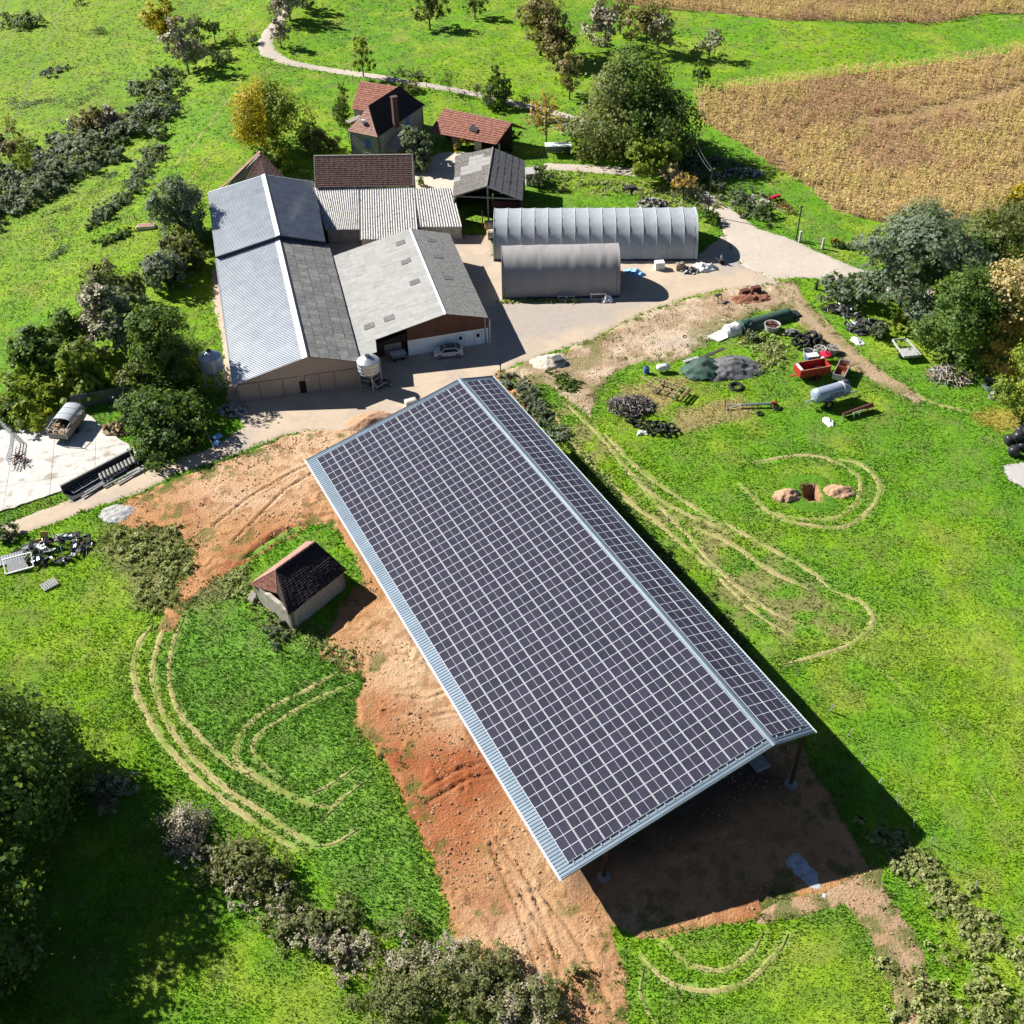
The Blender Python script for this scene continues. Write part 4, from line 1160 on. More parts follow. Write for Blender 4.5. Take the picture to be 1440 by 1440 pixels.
# ---------- old tiled barn with corrugated lean-to
t_ = thing('tiled_barn', 'old barn with brown tiled slope above a long pale corrugated lean-to', 'barn', tuple(at(540, 300)))
r0, r1 = at(441.5,219.5,8.6), at(580,217.5,8.6); e0, e1 = at(443.5,264,5.4), at(581,261.5,5.4)
def tile_surf(mb, A, B, C, D, pitch=.45, row=.42, h=.07):
    A, B, C, D = map(Vector, (A, B, C, D)); n = (B - A).cross(D - A).normalized(); n = n if n.z > 0 else -n
    L = max((B - A).length, (C - D).length); Hh = (D - A).length; nv = max(1, int(Hh / row))
    nu = max(2, int(L / pitch)); rg = random.Random(5)
    for j in range(nv):
        v0, v1 = j / nv, (j + 1) / nv
        st = len(mb.v)
        offs = [rg.uniform(-.012, .022) for _ in range(nu + 1)]
        for v, hh in ((v0, 0), (v1, h)):
            for i in range(nu + 1):
                u = i / nu; p = A.lerp(B, u).lerp(D.lerp(C, u), v) + n * (hh + offs[i] * (1 if hh else .3) + (.02 if i % 2 else 0)); mb.v.append(tuple(p))
        for i in range(nu + 1):
            u = i / nu; p = A.lerp(B, u).lerp(D.lerp(C, u), v1) - n * .02; mb.v.append(tuple(p))
        k = nu + 1
        for r_ in (0, 1):
            for i in range(nu): mb.f.append((st + r_ * k + i, st + (r_ + 1) * k + i, st + (r_ + 1) * k + i + 1, st + r_ * k + i + 1)); mb.m.append(0)
    mb.poly([A - n * .08, B - n * .08, C - n * .08, D - n * .08])
mb = MB(); tile_surf(mb, r0, r1, e1, e0); mb.build('tiled_slope', [M['tile_brown']], t_, world=True)
bk0 = r0 + Vector((0, 5.0, -3.2)); bk1 = r1 + Vector((0, 5.0, -3.2))
mb = MB(); tile_surf(mb, r1, r0, bk0, bk1); mb.build('tiled_slope', [M['tile_brown']], t_, world=True)
mb = MB(); mb.bar(r0 + Vector((0, 0, .05)), r1 + Vector((0, 0, .05)), .28, .12); mb.bar(r1 + Vector((0.02, 0, .03)), e1 + Vector((.02, 0, .06)), .12, .14); mb.bar(r0 + Vector((0, 0, .03)), e0 + Vector((0, 0, .05)), .12, .12); mb.build('ridge_tile', [M['grey_wood']], t_, world=True)
mb = MB(); mb.prism([drop(e1 - Vector((.3, 0, 0))), drop(bk1 - Vector((.3, 0, 0))), bk1 - Vector((.3, 0, .1)), r1 - Vector((.3, 0, .1)), e1 - Vector((.3, 0, .1))], (-.3, 0, 0)); mb.build('gable_wall', [M['stone']], t_, world=True)
mb = MB(); mb.prism([drop(e0 + Vector((.3, 0, 0))), drop(bk0 + Vector((.3, 0, 0))), bk0 + Vector((.3, 0, -.1)), r0 + Vector((.3, 0, -.1)), e0 + Vector((.3, 0, -.1))], (.3, 0, 0)); mb.build('gable_wall', [M['stone']], t_, world=True)
# lean-to in three lengths that end at different eaves
cz0, cz1 = 5.15, 2.4
def leanto(x0t, x1t, yt, x0b, x1b, yb, zt=cz0, zb=cz1):
    A, B = at(x0t, yt, zt), at(x1t, yt - .3, zt); D, C = at(x0b, yb, zb), at(x1b, yb - .3, zb)
    us, hs = waves((B - A).length, .40, .15)
    mb = MB(); surf(mb, A, B, C, D, us, hs, 5)
    for i in range(len(mb.v)): 
        x, y, z = mb.v[i]; mb.v[i] = (x + random.uniform(-.008, .008), y, z + .05 * (float(vnoise(np.array(x), np.array(y), 1.6, 3)) - .5))
    mb.build('corrugated_roof', [M['old_corr']], t_, world=True); return A, B, C, D
c1 = leanto(440.5, 505, 264, 458, 506, 323.5)
c2 = leanto(505.3, 582, 263.5, 506.3, 588, 337, cz0, 1.9)
c3 = leanto(582.3, 636, 265.5, 588.3, 649.5, 319.5)
for p0, p1, z, nm, mt in ((c1[3], c1[2], 2.2, 'front_wall', 'concrete2'), (c2[3], c2[2], 1.7, 'front_wall', 'concrete2'), (c3[3], c3[2], 2.2, 'front_wall', 'stone')):
    q0, q1 = drop(p0, -.1) + Vector((.2, .4, 0)), drop(p1, -.1) + Vector((-.1, .4, 0))
    mb = MB(); mb.prism([q0, q1, Z_(q1, z), Z_(q0, z)], (0, .25, 0)); mb.build(nm, [M[mt]], t_, world=True)
q0, q1 = drop(c3[1], -.1) + Vector((-.3, -.3, 0)), drop(c3[2], -.1) + Vector((-.3, .4, 0))
mb = MB(); mb.prism([q0, q1, Z_(q1, 2.2), Z_(q0, 4.9)], (-.25, 0, 0)); mb.build('side_wall', [M['stone']], t_, world=True)
mb = MB(); q0, q1 = drop(c3[0], -.1) + Vector((0, -.2, 0)), drop(c3[1], -.1) + Vector((0, -.2, 0)); mb.prism([q0, q1, Z_(q1, 4.95), Z_(q0, 4.95)], (0, .25, 0)); mb.build('rear_wall', [M['stone']], t_, world=True)

# ---------- low tiled shed peeping out behind the metal barn
t_ = thing('tiled_shed', 'small brown tiled shed half hidden behind the metal barn roof', 'shed', tuple(at(345, 262)))
a0, a1 = at(308,266,2.6), at(366,213,6.4); b1 = at(385,250,3.6); b0 = at(330,280,2.4)
mb = MB(); tile_surf(mb, a1, b1 + Vector((2, 0, 0)), at(380, 282, 2.4), b0); mb.build('tiled_slope', [M['tile_brown']], t_, world=True)
mb = MB(); mb.bar(a0, at(323,254,3.4), .5, .15); mb.bar(at(323,254,3.4), a1, .6, .18); mb.build('verge_tiles', [M['tile_pink']], t_, world=True)
p0, p1, p2 = at(312,268,2.2), at(364,217,6.2), b1
mb = MB(); mb.prism([drop(p0), drop(p1), p1, p0], (.3, -.2, 0)); mb.build('side_wall', [M['stone']], t_, world=True)

# ---------- open timber barn
RFa, RNa = at(693,207.5,7.6), at(684,262,7.6)
LFa, LNa = at(641,219.5,5.4), at(637,276.5,5.4); EFa, ENa = at(738,226,5.4), at(734.5,281,5.4)
t_ = thing('open_barn', 'old open barn with patchy lichened roof sheets and a dark timber front', 'barn', tuple(drop((LNa + EFa) / 2, 0)))
mb = MB(); mb.prism([RNa, RFa, LFa, LNa], (0, 0, -.08)); mb.build('roof_deck', [M['dark_wood']], t_, world=True)
mb = MB(); mb.prism([RNa, RFa, EFa, ENa], (0, 0, -.08)); mb.build('roof_deck', [M['dark_wood']], t_, world=True)
paleset = {(7, 2), (6, 2), (6, 1), (5, 1), (5, 0), (6, 0), (4, 2), (5, 2), (4, 3), (5, 3), (7, 1), (3, 4), (4, 1)}
sheets(t_, RNa, RFa, LFa, LNa, 9, 5, [M['lichen'], M['pale_roof']], pick=lambda i, j: 1 if (i, j) in paleset else 0, seed=8, th=.06, lift=.05)
sheets(t_, RNa, RFa, EFa, ENa, 7, 5, [M['slate']], seed=9, th=.06, lift=.04)
ra = (RFa - RNa).normalized()
mb = MB(); mb.bar(RNa + Vector((0, 0, .08)), RFa + Vector((0, 0, .08)), .22, .1); mb.bar(RNa - ra * .05, LNa - ra * .05, .08, .22); mb.bar(RNa - ra * .05, ENa - ra * .05, .08, .22); mb.build('ridge_and_verge', [M['grey_wood']], t_, world=True)
for u, v in ((0.02, 0), (.5, 0), (.97, 0), (.02, .5), (.97, .5), (.02, 1), (.97, 1)):
    p = LNa.lerp(ENa, u).lerp(LFa.lerp(EFa, u), v) + ra * (.5 if v == 0 else -.4); top = 5.2 if u != .5 else 7.2
    mb = MB(); mb.bar(drop(p), Z_(p, top), .25); mb.build('post', [M['grey_wood'] if u == .5 else M['dark_wood']], t_, world=True)
mb = MB(); mb.bar(LNa + ra * .5 - Vector((0, 0, .1)), ENa + ra * .5 - Vector((0, 0, .1)), .22); mb.build('tie_beam', [M['grey_wood']], t_, world=True)
q0, q1 = LNa.lerp(ENa, .55) + ra * 1.2, ENa + ra * 1.2 - Vector((.3, 0, 0))
mb = MB(); mb.prism([drop(q0), drop(q1), Z_(q1, 4.4), Z_(q0, 4.4)], ra * .15); mb.build('plank_wall', [simple('maroon_planks', (.10, .035, .035), (.05, .02, .02), 4, .9)], t_, world=True)
for A_, B_ in ((LFa, EFa), (ENa, EFa), (LNa + ra * 6, LFa)):
    mb = MB(); q0, q1 = drop(A_), drop(B_); mb.prism([q0, q1, Z_(q1, 5.2), Z_(q0, 5.2)], (-.15, -.15, 0)); mb.build('plank_wall', [M['dark_wood']], t_, world=True)

# ---------- tiled open shed behind, with a hole in the roof and ivy at its end
R0, R1 = at(625,153,5.6), at(720,173,5.6); E0, E1 = at(603,186,2.7), at(697.5,203.5,2.7)
t_ = thing('tiled_shed', 'long red tiled shed with a hole in its roof, ivy at its right end', 'shed', tuple(drop((E0 + R1) / 2, 0)))
mb = MB(); tile_surf(mb, R0, R1, E1, E0, .6, .5, .08); mb.build('tiled_slope', [M['tile_red']], t_, world=True)
back = (R0 - E0); back.z = 0; bb0, bb1 = R0 + back - Vector((0, 0, 2.9)), R1 + back - Vector((0, 0, 2.9))
mb = MB(); tile_surf(mb, R1, R0, bb0, bb1, .6, .5, .08); mb.build('tiled_slope', [M['tile_red']], t_, world=True)
n_ = (R1 - R0).cross(E0 - R0).normalized(); n_ = n_ if n_.z > 0 else -n_
c = at_plane(667, 181, R0, R1, E0); ua = (R1 - R0).normalized(); va = (E0 - R0).normalized()
mb = MB(); mb.prism([c + ua * a_ + va * b_ + n_ * .12 for a_, b_ in ((-.9, -.9), (-.1, -.6), (.9, -.1), (.9, .7), (-.2, .6), (-.9, .5))], -n_ * .05); mb.build('roof_hole', [M['black']], t_, world=True)
mb = MB(); mb.bar(R0, R1, .3, .14); mb.build('ridge_tile', [M['tile_pink']], t_, world=True)
q0, q1 = drop(E0 + (R0 - E0) * .25), drop(E1 + (R1 - E1) * .25)
for u0, u1 in ((.0, .03), (.28, .42), (.62, .72), (.97, 1)):
    p0, p1 = q0.lerp(q1, u0), q0.lerp(q1, u1); mb = MB(); mb.prism([p0, p1, Z_(p1, 2.6), Z_(p0, 2.6)], (0, .4, 0)); mb.build('stone_pier', [M['stone']], t_, world=True)
p0, p1 = drop(R0 - Vector((0, 0, 0))), drop(R1); mb = MB(); mb.prism([p0, p1, Z_(p1, 5.3), Z_(p0, 5.3)], (0, .3, 0)); mb.build('back_wall', [M['dark_wood']], t_, world=True)

# ---------- stone house with steep hipped roof
FL, FR, BR = at(487,184,6), at(531,193,6), at(598,147,6)
BL = FL + (BR - FR)
h0, h1 = at(518,148.5,9.8), at(562,120.5,9.8)
t_ = thing('stone_house', 'stone farmhouse with steep hipped roof coloured dark where shaded, chimney and blue shutters', 'house', tuple(drop((FL + BR) / 2, 0)))
mb = MB()
def curved(mb, top0, top1, e0, e1, m=0, k=6, sag=.35):
    rows = []
    for j in range(k + 1):
        v = j / k; s_ = -sag * math.sin(math.pi * v) * .8
        rows.append((top0.lerp(e0, v) + Vector((0, 0, s_)), top1.lerp(e1, v) + Vector((0, 0, s_))))
    for j in range(k):
        (a, b), (c, d_) = rows[j], rows[j + 1]
        tile_surf(mb, a, b, d_, c, .6, .45, .04)
mb = MB(); curved(mb, h0, h1, FR, BR); mb.build('roof_slope', [M['tile_shaded']], t_, world=True)
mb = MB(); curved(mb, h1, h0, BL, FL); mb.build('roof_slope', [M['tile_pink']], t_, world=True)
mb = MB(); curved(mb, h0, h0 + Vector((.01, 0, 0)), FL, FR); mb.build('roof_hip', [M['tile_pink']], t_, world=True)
mb = MB(); curved(mb, h1 + Vector((.01, 0, 0)), h1, BR, BL); mb.build('roof_hip', [M['tile_shaded']], t_, world=True)
cx = (FL + FR + BR + BL) / 4
def shr(p, k=.93): return Vector((cx.x + (p.x - cx.x) * k, cx.y + (p.y - cx.y) * k, 5.95))
cs = [shr(FL), shr(FR), shr(BR), shr(BL)]
for i in range(4):
    p, q = cs[i], cs[(i + 1) % 4]; inn = (cx - (p + q) / 2); inn.z = 0
    mb = MB(); mb.prism([drop(p), drop(q), q, p], inn.normalized() * .5); mb.build('wall', [M['stone']], t_, world=True)
c = at(556.5,167,7.6); mb = MB(); mb.box(c + Vector((0, 0, 1.2)), (1.0, .8, 5.4), rotz(.5)); mb.box(c + Vector((0, 0, 4.0)), (1.2, 1.0, .18), rotz(.5)); ch = mb.build('chimney', [M['brick']], t_, world=True)
f1 = (cs[1] - cs[0]).normalized(); f2 = (cs[2] - cs[1]).normalized()
def win(p, dirv, w_, h_, name, mt, out):
    a_ = math.atan2(dirv.y, dirv.x); mb = MB(); mb.box(p + out * .03, (w_ + .3, .08, h_ + .3), rotz(a_)); fr_ = mb.build('window_surround', [M['render_wall']], t_, world=True)
    mb = MB(); mb.box(p + out * .09, (w_, .06, h_), rotz(a_)); mb.build(name, [M[mt]], t_, world=True)
o1 = Vector((f1.y, -f1.x, 0)); o2 = Vector((f2.y, -f2.x, 0))
win(cs[0] + f1 * 3.9 + Vector((0, 0, -1.8)), f1, 1.2, 1.7, 'shutter', 'blue_shutter', o1)
win(cs[0] + f1 * 4.0 + Vector((0, 0, -4.6)), f1, 1.6, 1.7, 'window', 'glass_dark', o1)
win(cs[1] + f2 * 10.2 + Vector((0, 0, -1.0)), f2, 1.3, 1.5, 'shutter', 'blue_shutter', o2)
# porch at the right-hand side of the front
pc = cs[1] + f2 * 1.5
mb = MB(); mb.prism([drop(pc), drop(pc + f2 * 5), Z_(pc + f2 * 5, 4.6), Z_(pc, 3.0)], o2 * .3); mb.prism([Z_(pc, 3.0), Z_(pc + f2 * 5, 4.6), Z_(pc + f2 * 5 + o2 * 2.4, 4.0), Z_(pc + o2 * 2.4, 2.6)], (0, 0, .12)); mb.build('porch', [M['render_wall']], t_, world=True)
c = at_plane(511, 173, FL, FR, h0); mb = MB(); mb.box(c + Vector((0, 0, .25)), (.5, .5, .7)); mb.build('roof_vent', [M['white_wall']], t_, world=True)
w0, w1 = at(494.5,153,5.6), at(525,158,5.6); v0, v1 = at(506,113.5,9.0), at(560,122,9.0)
mb = MB(); tile_surf(mb, v0, v1, w1 + (w1 - w0) * .8, w0, .6, .45, .06); mb.build('wing_roof', [M['tile_red']], t_, world=True)
bkv = (v0 - w0); bkv.z = 0
mb = MB(); tile_surf(mb, v1, v0, v0 + bkv - Vector((0, 0, 3.4)), v1 + bkv - Vector((0, 0, 3.4)), .6, .45, .06); mb.build('wing_roof', [M['tile_red']], t_, world=True)
mb = MB(); q0, q1 = w0 + Vector((.3, .3, 0)), w1 + (w1 - w0) * .8 + Vector((0, .3, 0)); mb.prism([drop(q0), drop(q1), Z_(q1, 5.5), Z_(q0, 5.5)], (0, .4, 0)); mb.build('wing_wall', [M['stone']], t_, world=True)
q1 = v0 + bkv; mb = MB(); mb.prism([drop(q0), drop(q1), Z_(q1, 5.4), Z_(v0, 8.7) + Vector((.3, 0, 0)), Z_(q0, 5.4)], (.3, 0, 0)); mb.build('wing_wall', [M['stone']], t_, world=True)
c = at(488,172,4.2); mb = MB(); mb.bar(c, c + Vector((3.2, 2.4, .5)), 1.4, .12); mb.bar(drop(c), c, .15); mb.build('lean_to', [M['grey_wood']], t_, world=True)

# ---------- two fabric tunnels
def tunnel(name, label, pl, pr, wid, ytop, nb, mat, hoopmat, seed, wrinkle, darkend):
    A, B = at(*pl), at(*pr); dx = (B - A).normalized(); dy = Vector((-dx.y, dx.x, 0)); L = (B - A).length
    mid = B + dy * (wid / 2); dr_ = ray(pr[0], ytop); tt = mid.y / dr_.y; h = dr_.z * tt + CAM_H
    t_ = thing(name, label, 'tunnel', tuple((A + B) / 2 + dy * wid / 2), 0, 'fabric covered tunnels by the lane')
    rg = random.Random(seed)
    def prof(k, n, bulge=0):
        th = math.pi * k / n; c_, s_ = math.cos(th), math.sin(th); e = 2 / 2.35
        return (wid / 2 * (1 - math.copysign(abs(c_) ** e, c_)), h * abs(s_) ** e)
    n = 28
    for bi in range(nb):
        u0, u1 = bi / nb * L, (bi + 1) / nb * L
        mb = MB(); st = 0; NS = 6 if wrinkle < .03 else 14
        for i in range(NS + 1):
            f = i / NS; sag = -math.sin(math.pi * f) * .07 * (1 if wrinkle < .03 else .4)
            for k in range(n + 1):
                y_, z_ = prof(k, n)
                nrm = Vector((0, y_ - wid / 2, z_)).normalized()
                rip = (.025 * math.cos(k / n * 2 * math.pi * 9) if wrinkle < .03 else 0) + wrinkle * (float(vnoise(np.array((u0 + f * (u1 - u0)) * 1.0), np.array(k * .22), .8, seed)) - .5)
                q = A + dx * (u0 + f * (u1 - u0)) + dy * (y_ + nrm.y * (sag + rip)) + Vector((0, 0, z_ + nrm.z * (sag + rip)))
                mb.v.append(tuple(q))
        for i in range(NS):
            for k in range(n):
                a_ = i * (n + 1) + k; mb.f.append((a_, a_ + n + 1, a_ + n + 2, a_ + 1)); mb.m.append(0)
        mb.build('cover_panel', [mat], t_, smooth_=True, world=True)
    for bi in range(nb + 1):
        if wrinkle > .03 and bi not in (0, nb): continue
        u = bi / nb * L; mb = MB()
        for k in range(n):
            (y0, z0), (y1, z1) = prof(k, n), prof(k + 1, n)
            mb.bar(A + dx * u + dy * y0 + Vector((0, 0, z0 + .01)), A + dx * u + dy * y1 + Vector((0, 0, z1 + .01)), .09, .09)
        mb.build('hoop', [hoopmat], t_, world=True)
    for u, s_ in ((.3, 1), (L - .5, -1)):
        ring = [A + dx * u + dy * prof(k, n)[0] + Vector((0, 0, prof(k, n)[1] - .05)) for k in range(n + 1)]
        mb = MB(); mb.prism(ring, dx * .05); mb.build('end_wall', [darkend], t_, world=True)
    mb = MB(); mb.bar(A + dy * .0 - dy * .12 + Vector((0, 0, .12)), B - dy * .12 + Vector((0, 0, .12)), .18, .25); mb.build('base_rail', [M['tarp_dark']], t_, world=True)
    print(name, 'L', L, 'h', h)
    return A, B, dx, dy
tunnel('fabric_tunnel', 'longer grey fabric tunnel with pale hoop seams across its cover', (694.5,367), (979.5,366), 10.5, 297.5, 15, M['tarp_grey'], M['hoop'], 1, .012, M['tarp_dark'])
tunnel('fabric_tunnel', 'shorter taupe fabric tunnel with wrinkled cover nearest the lane', (706.5,421), (871,417.5), 8.4, 346.5, 6, M['tarp_taupe'], M['tarp_taupe'], 2, .07, M['tarp_dark'])

# ---------- ruined stone shed left of the hangar
A0, A1, A2 = at(362,846), at(412.5,887), at(487,827)
A3 = A0 + (A2 - A1)
t_ = thing('ruined_shed', 'small ruined stone shed with tiled roof, coloured dark where shaded, beside the new hangar', 'shed', tuple((A0 + A2) / 2))
ze = 2.6
rp0, rp1 = at(388,801,5.2), at(443.5,762,5.2)
cs = [A0, A1, A2, A3]; cc = (A0 + A2) / 2
for i in range(4):
    p, q = cs[i], cs[(i + 1) % 4]; inn = cc - (p + q) / 2; inn.z = 0; inn.normalize()
    k = 10; top = [Z_(q.lerp(p, j / k), ze + random.uniform(-.12, .12)) for j in range(k + 1)]
    mb = MB(); mb.prism([Z_(p, -.4), Z_(q, -.4)] + top, inn * .45); mb.build('stone_wall', [M['render_wall']], t_, world=True)
up = Vector((0, 0, .12))
out = lambda p, k=.35: Vector((p.x, p.y, ze)) + (Vector((p.x, p.y, 0)) - Vector((cc.x, cc.y, 0))).normalized() * k
MM = at(390, 834, 3.0)
mb = MB(); tile_surf(mb, rp0, rp1, out(A2) + up, out(A1) + up, .32, .3, .05); tile_surf(mb, rp0 + Vector((0, 0, .04)), rp0 + Vector((.02, 0, .04)), out(A1) + up + Vector((0, 0, .04)), MM, .32, .3, .05); o = mb.build('roof_slope', [M['tile_shaded']], t_, world=True)
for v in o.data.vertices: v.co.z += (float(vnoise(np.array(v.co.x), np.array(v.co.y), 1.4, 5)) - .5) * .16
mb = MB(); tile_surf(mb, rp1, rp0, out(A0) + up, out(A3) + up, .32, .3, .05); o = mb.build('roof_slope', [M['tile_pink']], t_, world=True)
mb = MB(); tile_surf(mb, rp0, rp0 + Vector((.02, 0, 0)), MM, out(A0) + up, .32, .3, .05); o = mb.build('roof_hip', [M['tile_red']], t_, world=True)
mb = MB(); tile_surf(mb, rp1, rp1 + Vector((.02, 0, 0)), out(A3) + up, out(A2) + up, .32, .3, .05); o = mb.build('roof_hip', [M['tile_shaded']], t_, world=True)
k = 9
for i in range(k):
    mb = MB(); p = rp0.lerp(rp1, i / k); q = rp0.lerp(rp1, (i + .92) / k); mb.tube(p + Vector((0, 0, .05)), q + Vector((0, 0, .09)), .13, .11, 6); mb.build('ridge_tile', [M['tile_pink']], t_, world=True)
    p = rp0.lerp(MM, i / k); q = rp0.lerp(MM, (i + .9) / k); mb = MB(); mb.tube(p + Vector((0, 0, .06)), q + Vector((0, 0, .08)), .1, .09, 6); mb.build('hip_tile', [M['tile_pink']], t_, world=True)
mb = MB(); p = at(352, 848); mb.bar(p + Vector((0, 0, .3)), A0 + Vector((-.2, .3, 1.2)), .9, .06); mb.build('leaning_board', [M['grey_wood']], t_, world=True)

# ------------------------------------------------------------------ farm objects
PI = math.pi
# concrete yard cast in separate slabs
Pc = Z['concrete']
yard_o = None
def clip(poly, nx_, ny_, c):
    outp = []
    for i in range(len(poly)):
        a, b = poly[i], poly[(i + 1) % len(poly)]
        da, db = a[0] * nx_ + a[1] * ny_ - c, b[0] * nx_ + b[1] * ny_ - c
        if da <= 0: outp.append(a)
        if da * db < 0:
            t = da / (da - db); outp.append((a[0] + (b[0] - a[0]) * t, a[1] + (b[1] - a[1]) * t))
    return outp
ya = rad(14); c_, s_ = math.cos(ya), math.sin(ya)
cen = Pc.mean(0)
yo = bpy.data.objects.new('concrete_yard', None); scn.collection.objects.link(yo); yo['kind'] = 'structure'; yo['label'] = 'pale cracked concrete yard cast in slabs'
def jag(P):
    out_ = []
    for i in range(len(P)):
        a, b = P[i], P[(i + 1) % len(P)]; L = math.hypot(*(b - a)); n = max(1, int(L / .8))
        for j in range(n):
            p = a + (b - a) * j / n; out_.append((p[0] + random.uniform(-.15, .15), p[1] + random.uniform(-.15, .15)))
    return out_
Pj = jag(Pc)
for i in range(-8, 8):
    for j in range(-6, 6):
        u0, u1, v0, v1 = i * 5.2 + .02, i * 5.2 + 5.18, j * 4.4 + .02, j * 4.4 + 4.38
        q = Pj; cu = cen[0] * c_ + cen[1] * s_; cv = -cen[0] * s_ + cen[1] * c_
        for (nx_, ny_, lim) in ((c_, s_, cu + u1), (-c_, -s_, -(cu + u0)), (-s_, c_, cv + v1), (s_, -c_, -(cv + v0))):
            q = clip(q, nx_, ny_, lim)
            if len(q) < 3: break
        if len(q) < 3: continue
        h = .10 + random.uniform(0, .015)
        mb = MB(); mb.prism([Vector((x, y, 0.02 + random.uniform(0, .004) + float(terrain(x, y)))) for x, y in q], (0, 0, h)); mb.build('concrete_slab', [M['concrete']], yo)

def pile(name, label, cat, px, py, size, n, mats, shape='stone', h=None, rz=0, group=None, pname='piece', spread=1.0, seed=0):
    """heap of separate pieces joined into one part: size = (length, width, height)"""
    c = at(px, py); t_ = thing(name, label, cat, (c.x, c.y, ground_z(c)), rz, group)
    rg = random.Random(seed + px)
    mbs = [MB() for _ in mats]
    for k in range(n):
        a = rg.uniform(0, 2 * PI); r = math.sqrt(rg.random()) * spread; x, y = math.cos(a) * r * size[0] / 2, math.sin(a) * r * size[1] / 2
        z = size[2] * (1 - min(1, r) ** 1.6) * rg.uniform(.55, 1.0)
        R = Matrix.Rotation(rg.uniform(0, PI), 3, 'Z') @ Matrix.Rotation(rg.uniform(-.7, .7), 3, 'X') @ Matrix.Rotation(rg.uniform(-.5, .5), 3, 'Y')
        mb = mbs[rg.randrange(len(mbs))]
        if shape == 'stone':
            s_ = rg.uniform(.2, .55); mb.box((x, y, z + .05), (s_ * rg.uniform(.7, 1.5), s_, s_ * rg.uniform(.4, .9)), R, taper=rg.uniform(.5, .9))
        elif shape == 'stick':
            L = rg.uniform(.8, 2.2); d = R @ Vector((L / 2, 0, 0)); mb.tube(Vector((x, y, z + .15)) - d, Vector((x, y, z + .15)) + d, rg.uniform(.03, .08), n=4)
        elif shape == 'scrap':
            if rg.random() < .5: mb.box((x, y, z + .1), (rg.uniform(.3, 1.3), rg.uniform(.1, .7), .05), R)
            else:
                L = rg.uniform(.6, 2.0); d = R @ Vector((L / 2, 0, 0)); mb.tube(Vector((x, y, z + .15)) - d, Vector((x, y, z + .15)) + d, rg.uniform(.02, .06), n=4)
    for mb, m_ in zip(mbs, mats):
        if mb.v:
            o = mb.build(pname, [M[m_]], t_); o['kind'] = 'stuff'
    return t_

def heap(name, label, cat, px, py, size, mat, rz=0, seed=0, rough=.25, group=None, n=26):
    c = at(px, py); rg = np.random.default_rng(seed + px)
    x, y = np.meshgrid(np.linspace(-1, 1, n), np.linspace(-1, 1, n))
    r = np.sqrt(x ** 2 + y ** 2) + (fbm(x * 3 + px, y * 3, 1.2, 4, 3) - .5) * .5
    z = size[2] * np.clip(1 - r, 0, 1) ** .8 + rough * size[2] * (fbm(x * size[0] * .5 + px, y * size[1] * .5, .5, 5, 4) - .5) * smooth(1, .7, r) - .05 * (r > .98)
    F_ = []; idx = np.arange(n * n).reshape(n, n); kc = (r[:-1, :-1] < 1.05)
    F_ = np.stack([idx[:-1, :-1], idx[:-1, 1:], idx[1:, 1:], idx[1:, :-1]], -1)[kc]
    me = np_mesh(name, np.stack([x * size[0] / 2, y * size[1] / 2, z], -1).reshape(-1, 3), F_, [M[mat]], smooth_=True)
    o = link(name, me); o.location = (c.x, c.y, ground_z(c) + .03); o.rotation_euler = (0, 0, rz); tag(o, label, cat, group)
    return o

def T(name, label, cat, px, py, rz=0, group=None, lift=0):
    c = at(px, py); return thing(name, label, cat, (c.x, c.y, ground_z(c) + lift), rz, group)
def dirpx(a, b):
    p, q = at(*a), at(*b); return math.atan2(q.y - p.y, q.x - p.x)

# silver hatchback parked in the shade
t_ = T('parked_car', 'silver hatchback parked in the shade before the white wall', 'car', 631, 499.5, dirpx((612, 503), (651, 500)), lift=.04)
def car_body():
    prof = [(-2.02, .35), (-2.08, .62), (-2.0, .80), (-1.25, .98), (-.55, 1.42), (.05, 1.50), (1.0, 1.47), (1.72, 1.15), (1.98, .98), (2.04, .6), (1.98, .33)]
    mb = MB(); ws = []
    rows = []
    for x, z in prof:
        w_ = .86 if z < 1.0 else .86 - (z - 1.0) * .45
        if abs(x) > 1.8: w_ -= .08
        rows.append([(x, -w_ + .04, z), (x, -w_ * .5, z + .03), (x, w_ * .5, z + .03), (x, w_ - .04, z)])
    b = len(mb.v)
    for r_ in rows: mb.v += r_
    for i in range(len(rows) - 1):
        for k in range(3): mb.f.append((b + i * 4 + k, b + (i + 1) * 4 + k, b + (i + 1) * 4 + k + 1, b + i * 4 + k + 1)); mb.m.append(0)
    for side in (0, 3):
        b2 = len(mb.v); sgn = -1 if side == 0 else 1
        low = [(x, sgn * .86, .33) for x, z in prof]; mid_ = [(x, sgn * (.88 if abs(x) < 1.8 else .8), min(z, .9)) for x, z in prof]
        top = [r_[side] for r_ in rows]
        mb.v += low + mid_ + top; n = len(prof)
        for i in range(n - 1):
            for q in (0, 1):
                f = (b2 + q * n + i, b2 + q * n + i + 1, b2 + (q + 1) * n + i + 1, b2 + (q + 1) * n + i)
                mb.f.append(f if sgn < 0 else f[::-1]); mb.m.append(0)
    mb.box((0, 0, .34), (3.8, 1.6, .1))
    return mb
car_body().build('body', [M['car_paint']], t_)
mb = MB(); mb.poly([(-1.18, -.74, 1.03), (-.58, -.62, 1.42), (-.58, .62, 1.42), (-1.18, .74, 1.03)]); mb.build('windscreen', [M['glass_dark']], t_).location = (-.02, 0, .04)
mb = MB(); mb.poly([(1.68, -.68, 1.19), (1.68, .68, 1.19), (1.08, .6, 1.46), (1.08, -.6, 1.46)]); mb.build('rear_window', [M['glass_dark']], t_).location = (.03, 0, .04)
